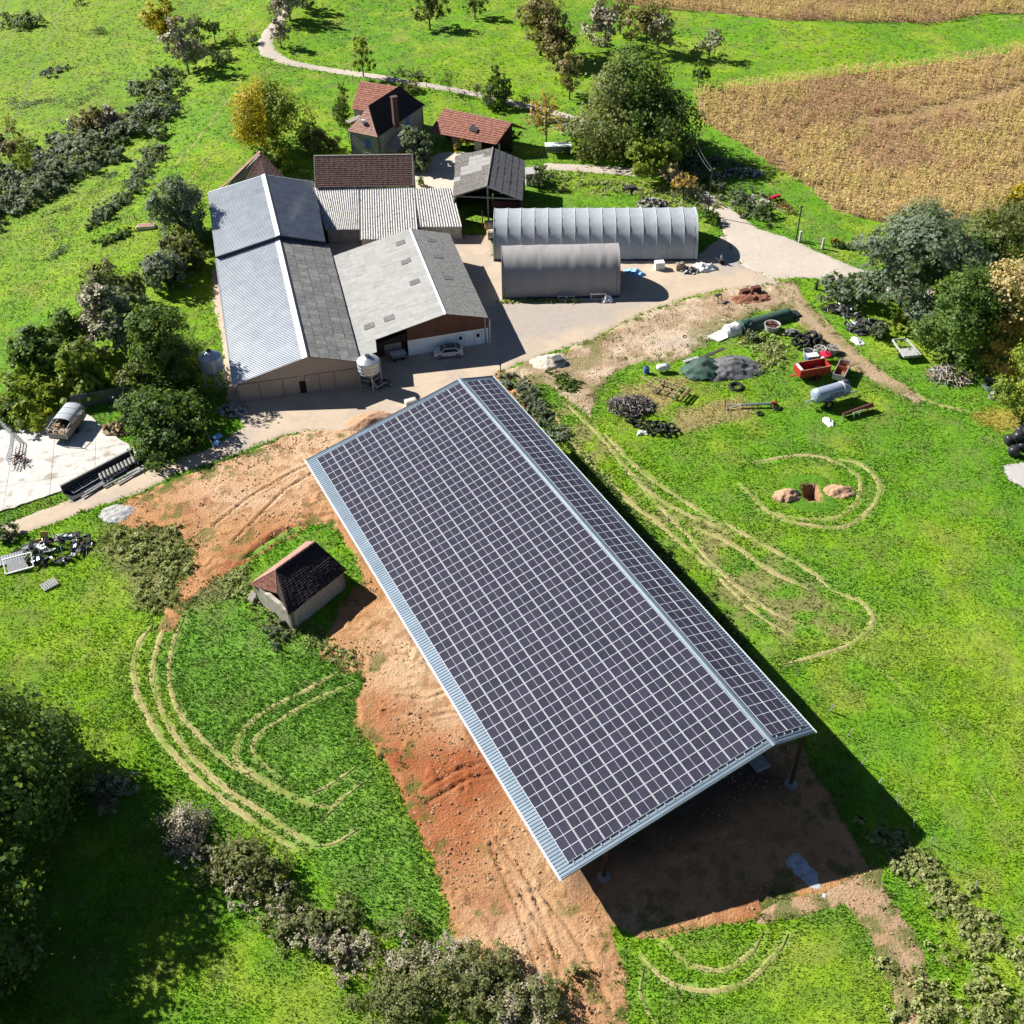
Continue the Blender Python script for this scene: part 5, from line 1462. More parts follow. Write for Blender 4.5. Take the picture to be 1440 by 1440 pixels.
mb = MB(); mb.poly([(-.45, -.62, 1.475), (1.0, -.62, 1.50), (1.0, .62, 1.50), (-.45, .62, 1.475)]); mb.build('roof_panel', [simple('dark_car_roof', (.12, .12, .13), None, 3, .3)], t_).location = (0, 0, .05)
for sgn in (-1, 1):
    mb = MB(); mb.prism([(-1.05, sgn * .84, .98), (-.5, sgn * .70, 1.36), (.95, sgn * .69, 1.41), (1.5, sgn * .82, 1.02)], (0, sgn * .03, 0)); mb.build('side_window', [M['glass_dark']], t_).location = (0, sgn * .025, 0)
    mb = MB(); mb.box((-.95, sgn * 1.0, 1.0), (.14, .2, .12)); mb.build('mirror', [M['car_paint']], t_)
    mb = MB(); mb.box((-1.98, sgn * .62, .72), (.16, .34, .14)); mb.build('headlight', [M['white_plastic']], t_)
    mb = MB(); mb.box((1.98, sgn * .66, .88), (.12, .22, .22)); mb.build('tail_light', [M['red']], t_)
    for wx in (-1.28, 1.28):
        mb = MB(); mb.tube((wx, sgn * .72, .32), (wx, sgn * .92, .32), .32, n=16); w = mb.build('wheel', [M['black']], t_)
        mb = MB(); mb.tube((wx, sgn * .90, .32), (wx, sgn * .935, .32), .2, n=12); mb.build('rim', [M['galv_plain']], w)

# feed silos
def silo(px, py, top, label, tall_cone):
    t_ = T('feed_silo', label, 'silo', px, py, 0, 'feed silos beside the livestock barn')
    H = height(px, py, top); r = 1.5
    mb = MB()
    mb.lathe([(.2, H * .30), (r, H * .55), (r, H * .86), (r * .98, H * .87), (.35, H * .985), (.33, H), (0, H)], n=20); mb.build('hopper', [M['silo']], t_, smooth_=False)
    for k in range(20):
        a = 2 * PI * k / 20
        if k % 4 == 0:
            mb = MB(); p = Vector((math.cos(a) * r * 1.0, math.sin(a) * r * 1.0, H * .62)); q = Vector((math.cos(a) * r * 1.12, math.sin(a) * r * 1.12, 0)); mb.bar(q, p, .1); mb.build('leg', [M['galv_plain']], t_)
    mb = MB()
    for z in (H * .2, H * .38):
        for k in range(5):
            a, b = 2 * PI * k * 4 / 20, 2 * PI * (k + 1) * 4 / 20; mb.bar((math.cos(a) * r * 1.06, math.sin(a) * r * 1.06, z), (math.cos(b) * r * 1.06, math.sin(b) * r * 1.06, z), .06)
    mb.build('brace', [M['galv_plain']], t_)
    for z in (H * .55, H * .65, H * .75, H * .86):
        mb = MB(); mb.lathe([(r + .0, z - .03), (r + .03, z), (r, z + .03)], n=20); mb.build('hoop', [M['galv_plain']], t_)
    mb = MB(); mb.lathe([(.36, H * .985), (.36, H + .08), (0, H + .1)], n=12); mb.build('lid', [M['tarp_dark']], t_)
    mb = MB()
    for s_ in (-.2, .2): mb.bar((r + .15, s_, 0), (r + .05, s_, H * .88), .04)
    for k in range(int(H / .35)): mb.bar((r + .12, -.2, .2 + k * .33), (r + .12, .2, .2 + k * .33), .03)
    mb.build('ladder', [M['galv_plain']], t_)
    mb = MB(); mb.tube((.1, 0, H * .3), (.9, -.8, .5), .12, n=8); mb.tube((.9, -.8, .5), (2.2, -.4, 1.2), .1, n=8); mb.build('auger', [M['galv_plain']], t_)
silo(522, 545, 500, 'round topped steel feed silo between livestock barn and workshop barn', False)
silo(305, 545, 493, 'steel feed silo half hidden by trees at the left barn corner', True)
pile('stone_rubble', 'heap of broken pale stones at the left barn corner', 'stones', 328, 577, (4.5, 3.2, .8), 90, ['pale_sheet', 'grey_wood', 'concrete2'], group=None)
pile('scrap_heap', 'tangle of machinery parts under the round topped feed silo', 'scrap', 533, 542, (3.4, 1.8, .9), 50, ['dark_wood', 'galv_plain', 'scrap'], 'scrap')
t_ = T('white_block', 'white concrete block on the sand by the hangar roof', 'block', 578, 571, .4); mb = MB(); mb.box((0, 0, .5), (1.5, .9, 1.0)); mb.box((0, 0, 1.02), (1.2, .6, .06)); mb.build('block', [M['concrete']], t_)
heap('soil_heap', 'orange soil heap behind the hangar roof edge', 'soil', 520, 592, (6.5, 3.6, 1.0), 'soil_heap', .4)
t_ = T('feed_barrow', 'small cart standing in the dark bay beside the white wall', 'cart', 560, 505, .3)
mb = MB(); mb.box((0, 0, .75), (1.8, 1.0, .5), taper=1.15); mb.build('tub', [M['galv_plain']], t_)
mb = MB(); mb.box((0, 0, 1.1), (2.2, 1.1, .06)); mb.build('lid', [M['white_plastic']], t_)
for sx in (-.6, .6):
    mb = MB(); mb.tube((sx, -.55, .25), (sx, .55, .25), .25, n=10); mb.build('wheel', [M['black']], t_)
for px, py in ((411, 553), (461, 547), (494, 545)):
    pass
t_ = T('water_butt', 'dark water butt standing against the beige wall', 'barrel', 480, 543); mb = MB(); mb.lathe([(.28, 0), (.34, .4), (.3, .9), (0, .92)], n=12); mb.build('barrel', [M['tarp_dark']], t_); mb = MB(); mb.tube((0, 0, .9), (0, 0, 1.1), .12, n=8); mb.build('cap', [M['black']], t_)

# cattle trailer with curved roof on the concrete
t_ = T('cattle_trailer', 'livestock trailer with curved pale roof and open straw filled back', 'trailer', 98, 607, rad(80), lift=.12)
L, Wd, Hh = 5.2, 2.5, 2.4
mb = MB(); mb.box((0, 0, .65), (L, Wd, .15)); mb.build('floor', [M['dark_wood']], t_)
for sgn in (-1, 1):
    mb = MB(); mb.box((0, sgn * Wd / 2, 1.15), (L, .06, .9)); mb.build('side_panel', [M['grey_wood']], t_)
    for x in (-L / 2, -L / 6, L / 6, L / 2):
        mb = MB(); mb.bar((x, sgn * Wd / 2, .7), (x, sgn * Wd / 2, 2.3), .08); mb.build('upright', [M['galv_plain']], t_)
    mb = MB(); mb.tube((-.2, sgn * 1.1, .35), (-.2, sgn * 1.38, .35), .36, n=14); mb.build('wheel', [M['black']], t_)
mb = MB()
for k in range(10):
    a0, a1 = PI * k / 10, PI * (k + 1) / 10
    y0, z0, y1, z1 = -math.cos(a0) * Wd / 2, 2.2 + math.sin(a0) * .45, -math.cos(a1) * Wd / 2, 2.2 + math.sin(a1) * .45
    mb.poly([(-.9, y0, z0), (L / 2, y0, z0), (L / 2, y1, z1), (-.9, y1, z1)]); 
mb.build('curved_roof', [M['tarp_grey']], t_)
for x in (-.9, .3, 1.5, L / 2):
    mb = MB()
    for k in range(10):
        a0, a1 = PI * k / 10, PI * (k + 1) / 10
        mb.bar((x, -math.cos(a0) * Wd / 2, 2.23 + math.sin(a0) * .45), (x, -math.cos(a1) * Wd / 2, 2.23 + math.sin(a1) * .45), .05)
    mb.build('roof_hoop', [M['hoop']], t_)
mb = MB(); mb.bar((-L / 2, -Wd / 2, 2.0), (-L / 2, Wd / 2, 2.0), .08); mb.bar((-L / 2, -Wd / 2, 2.0), (-.9, -Wd / 2, 2.2), .06); mb.bar((-L / 2, Wd / 2, 2.0), (-.9, Wd / 2, 2.2), .06); mb.build('top_rail', [M['galv_plain']], t_)
mb = MB(); mb.box((-L / 2, 0, 1.1), (.06, Wd, .7)); mb.build('tailgate', [M['grey_wood']], t_)
mb = MB()
for k in range(60):
    mb.box((random.uniform(-L / 2 + .2, -.6), random.uniform(-1.1, 1.1), random.uniform(1.1, 1.7)), (random.uniform(.2, .6), .2, .15), Matrix.Rotation(random.uniform(0, 3), 3, 'Z') @ Matrix.Rotation(random.uniform(-.6, .6), 3, 'X'))
mb.build('straw_load', [M['straw']], t_, kind='stuff')
mb = MB(); mb.bar((L / 2, 0, .6), (L / 2 + 1.4, 0, .5), .12); mb.build('drawbar', [M['galv_plain']], t_)

# low dark silage clamp wall with frames leaning in it
c0, c1 = at(88, 694), at(188, 641)
t_ = thing('clamp_wall', 'dark low bunker wall along the edge of the concrete yard', 'wall', tuple((c0 + c1) / 2)); dv = (c1 - c0).normalized(); nv_ = Vector((-dv.y, dv.x, 0))
mb = MB(); mb.prism([Z_(c0, 0), Z_(c1, 0), Z_(c1, 1.25), Z_(c0, 1.25)], -nv_ * .25); mb.build('wall', [M['concrete2']], t_, world=True)
mb = MB(); mb.prism([Z_(c0 - nv_ * .3, 0), Z_(c1 - nv_ * .3, 0), Z_(c1 - nv_ * .3, 1.2), Z_(c0 - nv_ * .3, 1.2)], -nv_ * .06); mb.prism([Z_(c0, .13), Z_(c1, .13), Z_(c1 - nv_ * 2.4, .15), Z_(c0 - nv_ * 2.4, .15)], (0, 0, .03)); mb.build('black_sheet', [M['clamp']], t_, world=True)
c = at(122, 684); t_ = thing('steel_gate', 'grey tubular gate frame lying in the dark bunker', 'gate', (c.x, c.y, .35), math.atan2(dv.y, dv.x))
mb = MB(); [mb.bar((-2, y, .0), (2, y, .25), .06) for y in (-.5, 0, .5)]; [mb.bar((x, -.5, .1), (x, .5, .15), .06) for x in (-2, -.7, .7, 2)]; mb.build('frame', [M['galv_plain']], t_)
c = at(168, 664); t_ = thing('drainpipe_stack', 'row of ribbed pale pipes stacked beside the bunker wall', 'pipes', (c.x, c.y, .3), math.atan2(dv.y, dv.x))
for k in range(11):
    mb = MB(); mb.tube((-2.5 + k * .5, -.45, .3), (-2.2 + k * .5, .55, .45), .17, n=8); mb.build('pipe', [M['concrete2']], t_)
PL_ = ['long post lying furthest into the bunker', 'post beside the ribbed pipes', 'shortest post at the left end by the bunker corner', 'topmost post of the right hand bundle by the tree', 'rightmost post of the bundle by the lane', 'lowest post of the bundle by the lane', 'post between the ribbed pipes and the right hand bundle']
for k, (px, py, L, a) in enumerate([(150, 678, 6, .05), (175, 672, 5.5, -.03), (138, 688, 4.5, .1), (205, 655, 5, 0), (215, 651, 4.6, .06), (208, 659, 4.4, .02), (190, 668, 5, .08)]):
    c = at(px, py); o_ = thing('concrete_post', 'pale precast ' + PL_[k], 'post', (c.x, c.y, .12), math.atan2(dv.y, dv.x) + a, 'precast posts lying along the lane')
    mb = MB(); mb.box((0, 0, .1), (L, .18, .16)); mb.box((0, 0, .19), (L * .96, .1, .02)); mb.build('shaft', [M['pale_sheet']], o_)
pile('pipe_tangle', 'tangle of grey metal bars at the bunker corner under the round tree', 'scrap', 198, 648, (5, 2.2, .9), 40, ['galv_plain', 'scrap'], 'stick', rz=.5)
# corrugated fence behind the trailer
c0, c1 = at(104, 577), at(190, 560)
t_ = thing('sheet_fence', 'dark corrugated sheet fence behind the cattle trailer', 'fence', tuple((c0 + c1) / 2)); L = (c1 - c0).length; dv2 = (c1 - c0).normalized()
k = int(L / 1.1)
for i in range(k):
    p, q = c0 + dv2 * (i * L / k), c0 + dv2 * ((i + .97) * L / k); mb = MB(); us, hs = ribs((q - p).length, .28, .03); surf(mb, Z_(p, 2.2), Z_(q, 2.2), Z_(q, 0), Z_(p, 0), us, hs); mb.build('sheet', [simple('green_grey_sheet', (.10, .13, .13), (.07, .09, .09), 2, .6) if i == 0 else bpy.data.materials['green_grey_sheet']], t_, world=True)
for px in (104, 132, 160, 188): pass
pile('stump_heap', 'heap of brown root stumps by the concrete yard', 'stumps', 167, 604, (4.6, 3.0, 1.2), 110, ['wood', 'rust', 'straw'], 'stone')
t_ = T('blue_sheeting', 'crumpled light blue sheeting beside the round dark tree', 'sheeting', 306, 622, .5)
for dx_, dy_, s_, rr in ((.3, .8, 1.3, .3), (-.2, -.4, 1.1, .9)):
    mb = MB(); mb.box((dx_, dy_, .35), (s_, .8, .25), rotz(rr) @ Matrix.Rotation(.3, 3, 'X'), taper=.6); mb.build('fold', [M['light_blue']], t_)
mb = MB(); mb.bar((-.8, -1.2, .1), (-.9, 1.6, 1.6), .12); mb.build('board', [M['grey_wood']], t_)
# cattle yokes / feed barrier at left edge
c0, c1 = at(2, 603), at(22, 645)
t_ = thing('feed_barrier', 'long bent feed barrier of galvanised tubes at the left edge', 'barrier', tuple((c0 + c1) / 2)); 
pts_ = [at(-20, 590), at(5, 606), at(22, 622), at(20, 640), at(14, 660)]
for i in range(len(pts_) - 1):
    p, q = pts_[i], pts_[i + 1]
    for z in (.5, .9, 1.3):
        mb = MB(); mb.bar(Z_(p, z), Z_(q, z), .07); mb.build('rail', [M['galv_plain']], t_, world=True)
    for k in range(6):
        r_ = p.lerp(q, k / 6); mb = MB(); mb.bar(Z_(r_, 0), Z_(r_, 1.5), .05); mb.build('bar', [M['galv_plain']], t_, world=True)
pile('timber_rack', 'rusty upright bars and slats beside the feed barrier', 'rack', 28, 650, (2.0, 4.2, .3), 26, ['grey_wood', 'rust'], 'stick', rz=.9)
heap('rubble_patch', 'flat pale rubble heap at the lane side', 'rubble', 165, 722, (4.2, 3.6, .35), 'pale_sheet', 0, rough=1.2)
# scrap corner lower left
pile('scrap_heap', 'big scrap heap of pipes and dark sheets in the grass at the left edge', 'scrap', 75, 775, (9, 5, 1.4), 190, ['scrap', 'galv_plain', 'dark_wood', 'galv_plain'], 'scrap', rz=.3)
t_ = T('yellow_board', 'yellow panel standing in the scrap heap', 'panel', 66, 765, .2); mb = MB(); mb.box((0, 0, 1.0), (.8, .12, 1.9), Matrix.Rotation(.2, 3, 'Y')); mb.box((-.6, -.2, .6), (.5, .1, 1.0)); mb.build('board', [simple('yellow_paint', (.62, .42, .10), (.5, .33, .08), 4, .7)], t_)
t_ = T('gate_panel', 'white square steel gate lying before the scrap heap', 'gate', 28, 798, .35)
mb = MB(); [mb.bar(a, b, .14) for a, b in (((-1.5, -.8, .2), (1.5, -.8, .3)), ((-1.5, .9, .9), (1.5, .9, 1.0)), ((-1.5, -.8, .2), (-1.5, .9, .9)), ((1.5, -.8, .3), (1.5, .9, 1.0)))]; mb.build('frame', [M['white_plastic']], t_)
mb = MB(); mb.poly([(-1.2, -.7, .27), (1.0, -.7, .33), (.6, .5, .8), (-1.2, .6, .8)]); mb.build('panel', [M['pale_sheet']], t_)
t_ = T('roof_panel', 'long pale metal panel lying at the left edge', 'panel', 6, 792, .35); mb = MB(); us, hs = ribs(4.5, .3, .04); surf(mb, (-2.2, .7, .5), (2.2, .7, .6), (2.2, -.5, .2), (-2.2, -.5, .2), us, hs); mb.build('sheet', [M['galv_plain']], t_)
t_ = T('pallet', 'weathered pallet of slats tilted in the bright grass', 'pallet', 70, 824, .75)
for k in range(7):
    mb = MB(); mb.box((-.75 + k * .25, 0, .28), (.18, 1.15, .05), Matrix.Rotation(.12, 3, 'X')); mb.build('slat', [M['pale_sheet']], t_)
for y_ in (-.5, 0, .5):
    mb = MB(); mb.box((0, y_, .17 + y_ * .1), (1.7, .12, .12)); mb.build('bearer', [M['grey_wood']], t_)

# --- objects near the tunnels
c = at(689, 334)
for (px, py, z, lab) in ((691, 335, .75, 'round straw bale lying lower beside the longer tunnel'), (688, 324, 1.0, 'round straw bale behind the first one beside the longer tunnel')):
    t_ = T('straw_bale', lab, 'bale', px, py, .15, 'round straw bales'); mb = MB(); q = Matrix.Rotation(PI / 2, 3, 'Y'); mb.lathe([(0, -.7), (.72, -.68), (.75, 0), (.72, .68), (0, .7)], (0, 0, z), 16, q=q); mb.build('straw', [M['straw']], t_); mb = MB(); mb.lathe([(.76, -.3), (.765, .3)], (0, 0, z), 16, q=q); mb.build('net_wrap', [M['sand_heap']], t_)
t_ = T('gas_pole', 'red marker post by the open barn', 'post', 679, 322); mb = MB(); mb.tube((0, 0, 0), (0, 0, 2.2), .09, n=8); mb.build('shaft', [M['red']], t_); mb = MB(); mb.tube((0, 0, 2.2), (0, 0, 3.4), .06, n=8); mb.build('tip', [M['grey_wood']], t_)
t_ = T('stacked_sacks', 'white wrapped cube of sacks before the longer tunnel', 'sacks', 927, 378, .1)
for k in range(12):
    mb = MB(); mb.box((-.38 + (k % 2) * .76, (-.3 if (k // 2) % 2 else .3), .14 + (k // 4) * .45), (.74, .58, .44), taper=.9); mb.build('sack', [M['white_plastic']], t_)
t_ = T('crate_stack', 'brown crate with pale objects on top before the longer tunnel', 'crate', 956, 379, .05); mb = MB(); mb.box((0, 0, .5), (1.3, 1.0, 1.0)); mb.build('crate', [M['wood']], t_)
for k in range(5):
    mb = MB(); mb.box((random.uniform(-.5, .5), random.uniform(-.3, .3), 1.12), (.35, .3, .25), rotz(k)); mb.build('block', [M['pale_sheet']], t_)
pile('stone_rubble', 'grey rubble between the brown crate and the white sheet', 'stones', 968, 381, (3.4, 2.4, .7), 70, ['pale_sheet', 'concrete2', 'scrap'])
def sheet_heap(name, label, cat, px, py, size, mat, rz=0):
    return heap(name, label, cat, px, py, size, mat, rz, rough=.9)
sheet_heap('white_tarpaulin', 'crumpled white tarpaulin at the end of the longer tunnel', 'tarpaulin', 989, 378, (4.4, 2.6, 1.1), 'white_plastic', .2)
t_ = T('rotary_tiller', 'small dark motor tiller with grey lever beside the tarpaulin', 'machine', 1014, 371, .3)
mb = MB(); mb.box((0, 0, .5), (.9, .5, .4)); mb.build('engine', [M['scrap']], t_); mb = MB(); mb.tube((0, -.3, .25), (0, .3, .25), .28, n=12); mb.build('wheel', [M['black']], t_)
mb = MB(); mb.bar((-.2, 0, .6), (-1.0, 0, 1.2), .05); mb.bar((-.1, 0, .6), (-.1, 0, 1.7), .06); mb.box((-.1, 0, 1.2), (.25, .25, .4)); mb.build('handle', [M['galv_plain']], t_)
t_ = T('blue_tarpaulin', 'pale blue tarpaulin lying in the shade between the tunnels', 'tarpaulin', 893, 384, -.2)
o = heap('tarpaulin', '', '', 893, 384, (3.6, 2.0, .7), 'light_blue', -.3, rough=.9); bpy.data.objects.remove(o) if False else None
o.parent = t_; o.location = (0, 0, .02); 
for k_ in ('label', 'category'):
    if k_ in o: del o[k_]
t_ = T('white_bundle', 'white plastic bundle at the foot of the shorter tunnel', 'bundle', 854, 423, 0)
o = heap('bag', '', '', 854, 423, (1.9, 1.5, 1.1), 'white_plastic', 0, rough=.9); o.parent = t_; o.location = (0, 0, .02)
for k_ in ('label', 'category'):
    if k_ in o: del o[k_]
for k, (px, lab) in enumerate(((841, 'steel stand beside the white bundle at the shorter tunnel'), (802, 'small steel crate frame in the middle of the shorter tunnel front'), (790, 'low steel frame left of the crate frame at the shorter tunnel'))):
    t_ = T('steel_stand', lab, 'stand', px, 422, 0, 'steel frames along the shorter tunnel'); w_, h_ = (2.2, 1.2) if k == 0 else (1.1, .9)
    mb = MB(); [mb.bar((a, b, 0), (a, b, h_), .07) for a in (-w_ / 2, w_ / 2) for b in (-.35, .35)]; mb.build('leg_frame', [M['galv_plain']], t_)
    mb = MB(); [mb.bar((-w_ / 2, b, z), (w_ / 2, b, z), .07) for b in (-.35, .35) for z in (h_, h_ * .4)]; [mb.bar((a, -.35, h_), (a, .35, h_), .07) for a in (-w_ / 2, 0, w_ / 2)]; mb.build('rails', [M['pale_sheet']], t_)

# poles and wires
def pole(px, py, top, label, r=.13, mat='dark_wood', group='wooden line poles', cross=True):
    H = height(px, py, top); t_ = T('power_pole', label, 'pole', px, py, .6, group)
    mb = MB(); mb.tube((0, 0, -.2), (0, 0, H), r, r * .7, 8); mb.build('shaft', [M[mat]], t_)
    if cross:
        mb = MB(); mb.bar((-.5, 0, H - .3), (.5, 0, H - .3), .1); mb.build('crossarm', [M[mat]], t_)
        for s_ in (-.45, .45): mb = MB(); mb.tube((s_, 0, H - .25), (s_, 0, H - .05), .05, n=6); mb.build('insulator', [M['white_plastic']], t_)
    c = at(px, py); return Vector((c.x, c.y, ground_z(c) + H - .15))
pA = pole(966.5, 212, 177, 'pale line pole standing by the dark trees above the farm road', mat='pale_sheet')
pB = pole(995, 304, 237, 'dark line pole at the far corner of the longer tunnel')
pC = pole(1119.5, 337, 289, 'dark line pole at the field gate beside the maize')
pD = pole(704, 523, 506, 'short post at the far corner of the solar hangar', .08, cross=False)
pE = pole(703, 196, 170, 'dark mast standing before the red tiled shed', .1, cross=False)
def wire(p, q, label, sag=.8, r=.02, mat='tarp_dark'):
    mb = MB(); n = 12; pr = None
    for i in range(n + 1):
        t = i / n; c = p.lerp(q, t) - Vector((0, 0, sag * 4 * t * (1 - t)))
        if pr is not None: mb.tube(pr, c, r, n=4)
        pr = c
    o = mb.build('overhead_wire', [M[mat]]); tag(o, label, 'wire', 'overhead wires')
wire(pA + Vector((.3, 0, 0)), pB, 'overhead wire from the pale pole to the tunnel pole, upper strand', r=.018, mat='galv_plain')
wire(pA - Vector((.3, 0, .3)), pB - Vector((.3, 0, .3)), 'overhead wire from the pale pole to the tunnel pole, lower strand', r=.018, mat='galv_plain')
for (a, b, lab) in (((91, 0), (2, 205), 'bright power cable crossing the upper left corner, right strand'), ((38, 0), (2, 75), 'bright power cable crossing the upper left corner, middle strand'), ((8, 0), (-8, 40), 'bright power cable crossing the upper left corner, outermost strand')):
    p, q = at(*a, 26), at(*b, 22); d = (p - q); wire(q - d * .35, p + d * .5, lab, .3, .05, 'white_plastic')

# field gate with concrete posts and fence posts
def fence_line(px_pts, label, cat='fence', mat='grey_wood', h=1.15, step=2.6, r=.07, wires=2, lean=.08):
    P = [at(*p) for p in px_pts]; c = (P[0] + P[-1]) / 2
    t_ = thing('wire_fence', label, cat, (c.x, c.y, ground_z(c)))
    posts = []
    for a, b in zip(P[:-1], P[1:]):
        L = (b - a).length; n = max(1, int(L / step))
        for k in range(n): posts.append(a.lerp(b, k / n))
    posts.append(P[-1])
    tops = []
    for p in posts:
        p = Vector((p.x, p.y, ground_z(p))); q = p + Vector((random.uniform(-lean, lean), random.uniform(-lean, lean), h * random.uniform(.85, 1.15)))
        mb = MB(); mb.tube(p - Vector((0, 0, .2)), q, r, r * .8, 6); mb.build('post', [M[mat]], t_, world=True); tops.append((p, q))
    mb = MB()
    for (p0, q0), (p1, q1) in zip(tops[:-1], tops[1:]):
        for k in range(wires):
            f = .92 - k * .4; mb.tube(p0.lerp(q0, f), p1.lerp(q1, f), .012, n=3, caps=False)
    if wires: mb.build('wire', [M['scrap']], t_, world=True, kind='stuff')
fence_line([(1168, 1000), (1192, 1035), (1212, 1075), (1235, 1103), (1263, 1135), (1285, 1165), (1310, 1188), (1345, 1225), (1372, 1252), (1405, 1290), (1450, 1345)], 'leaning pale posts along the bramble strip right of the hangar', mat='pale_sheet', step=4.2, h=1.3, r=.06, lean=.3, wires=0)
fence_line([(1168, 1000), (1120, 950), (1060, 880), (1000, 808), (940, 735), (880, 668)], 'wire fence posts along the right eave of the solar hangar', step=5, wires=0)
fence_line([(362, 83), (400, 96), (450, 106), (520, 117), (590, 128), (660, 142)], 'post and wire fence along the near side of the far lane', step=3.4, h=1.2, mat='dark_wood')
fence_line([(600, 122), (660, 130), (720, 142), (750, 148)], 'post and wire fence along the far side of the lane', step=3.4, h=1.2, mat='dark_wood')
fence_line([(60, 40), (110, 45), (165, 52), (215, 62), (238, 68)], 'thin fence crossing the distant pasture at upper left', step=3.6, h=1.3, mat='dark_wood')
fence_line([(250, 166), (240, 178), (228, 192), (222, 204)], 'leaning posts across the slope at the end of the brambles', step=3, h=1.6, mat='dark_wood', lean=.4)
fence_line([(215, 318), (190, 308), (165, 312), (150, 322), (135, 318)], 'crooked fence posts below the round willow', step=3, h=1.3, mat='dark_wood', lean=.4)
fence_line([(45, 550), (30, 565), (12, 580), (-15, 592)], 'short dark fence posts above the left yard edge', step=3, h=1.2, mat='dark_wood', r=.1)
fence_line([(1132, 338), (1150, 342), (1170, 348), (1200, 340), (1235, 333), (1280, 330)], 'low fence between the farm road and the field corner', step=3, h=1.0, mat='grey_wood')
for px, py, lab in ((1124, 340, 'left one of the two stout concrete gateposts by the farm road'), (1156, 350, 'right one of the two stout concrete gateposts by the farm road')):
    t_ = T('gatepost', lab, 'gatepost', px, py, .3, 'concrete gateposts'); mb = MB(); mb.box((0, 0, .85), (.32, .32, 1.9), taper=.9); mb.build('shaft', [M['pale_sheet']], t_); mb = MB(); mb.box((0, 0, 1.82), (.36, .36, .1)); mb.build('cap', [M['concrete']], t_)
t_ = T('broken_stump', 'charred upright stump at the bend of the dirt track', 'stump', 1147, 407, 0); mb = MB(); mb.tube((0, 0, 0), (.1, 0, 1.6), .3, .12, 7); mb.build('trunk', [M['dark_wood']], t_)
for a in range(4): mb = MB(); mb.tube((0, 0, .4 + a * .3), (math.cos(a * 2) * .9, math.sin(a * 2) * .7, .7 + a * .3), .1, .03, 5); mb.build('branch', [M['dark_wood']], t_)

# machinery corner in the meadow
# long green silage tube with white tarp
a, b = at(1048, 462), at(1112, 444)
t_ = thing('silage_tube', 'long green covered silage tube ending beside the dirt track', 'silage tube', tuple((a + b) / 2)); dv = (b - a).normalized(); nv_ = Vector((-dv.y, dv.x, 0)); L = (b - a).length
def arch(mb, a, L, dv, nv_, w_, h_, wr=0, n=12, ns=14):
    for i in range(ns + 1):
        for k in range(n + 1):
            th = PI * k / n; rr = 1 + wr * (random.random() - .5); e_ = 1.0
            if i in (0, ns): e_ = .72
            mb.v.append(tuple(a + dv * (L * i / ns) + nv_ * (-math.cos(th) * w_ / 2 * rr * e_) + Vector((0, 0, math.sin(th) * h_ * rr * e_))))
    for i in range(ns):
        for k in range(n): q = i * (n + 1) + k; mb.f.append((q, q + n + 1, q + n + 2, q + 1)); mb.m.append(0)
    mb.f.append(tuple(range(n + 1))[::-1]); mb.m.append(0); mb.f.append(tuple(ns * (n + 1) + k for k in range(n + 1))); mb.m.append(0)
mb = MB(); arch(mb, a, L, dv, nv_, 2.2, 1.35, .04); mb.build('green_cover', [M['green_net']], t_, world=True, smooth_=True)
mb = MB(); arch(mb, a - dv * 1.2, 2.2, dv, nv_, 2.4, 1.45, .10, ns=6); mb.build('bunched_cover', [M['green_net']], t_, world=True)
mb = MB(); arch(mb, a - dv * 3.6, 2.6, dv, nv_, 2.3, 1.4, .06, ns=6); mb.build('white_cover', [M['white_plastic']], t_, world=True)
mb = MB(); q = a - dv * 3.6; mb.prism([q + nv_ * 1.1, q - nv_ * 1.1, q - dv * 1.8 - nv_ * 1.4, q - dv * 2.6 + nv_ * .4], (0, 0, .18)); mb.build('loose_sheet', [M['white_plastic']], t_, world=True)
mb = MB(); q = b; mb.prism([q + nv_ * 1.0, q - nv_ * 1.0, q + dv * 1.2 - nv_ * .8, q + dv * 1.4 + nv_ * .6], (0, 0, .3)); mb.build('black_sheet', [M['black_wrap']], t_, world=True)
def tub(px, py, r, h, lab, mat, fill, group=None):
    t_ = T('tub', lab, 'tub', px, py, 0, group); mb = MB(); mb.lathe([(r * .85, 0), (r, h), (r * 1.04, h), (r * .9, h - .02), (r * .85, h - .12)], n=18); mb.build('shell', [M[mat]], t_)
    mb = MB()
    for k in range(16): a_ = random.uniform(0, 6.28); q = math.sqrt(random.random()) * r * .75; mb.box((math.cos(a_) * q, math.sin(a_) * q, h - .05), (.3 * r + .1, .2, .15), rotz(a_) @ Matrix.Rotation(random.uniform(-.4, .4), 3, 'X'))
    mb.build('contents', [M[fill]], t_, kind='stuff')
tub(1085, 464, 1.15, 1.0, 'round whitish tub full of brown debris beside the green silage tube', 'pale_sheet', 'rust')
tub(1136, 500, .75, .8, 'leftmost of the three round grey tubs behind the red trailer', 'pale_sheet', 'scrap', 'round grey tubs')
tub(1152, 497, .85, .9, 'middle one of the three round grey tubs behind the red trailer', 'pale_sheet', 'grey_wood', 'round grey tubs')
tub(1170, 496, .85, .9, 'rightmost of the three round grey tubs behind the red trailer', 'concrete2', 'grey_wood', 'round grey tubs')
tyreq = [0]
def tyre(px, py, R, lab, z=.15, tilt=0, ax='X', group='old tyres', dx=0, dy=0):
    c = at(px, py); q = Matrix.Rotation(tilt, 3, ax); mb = MB(); mb.torus((0, 0, 0), R, R * .34, q, 16, 8)
    o = mb.build('old_tyre', [M['black']], None, smooth_=True); o.location = (c.x + dx, c.y + dy, ground_z(c) + z); tag(o, lab, 'tyre', group)
rgt = random.Random(3)
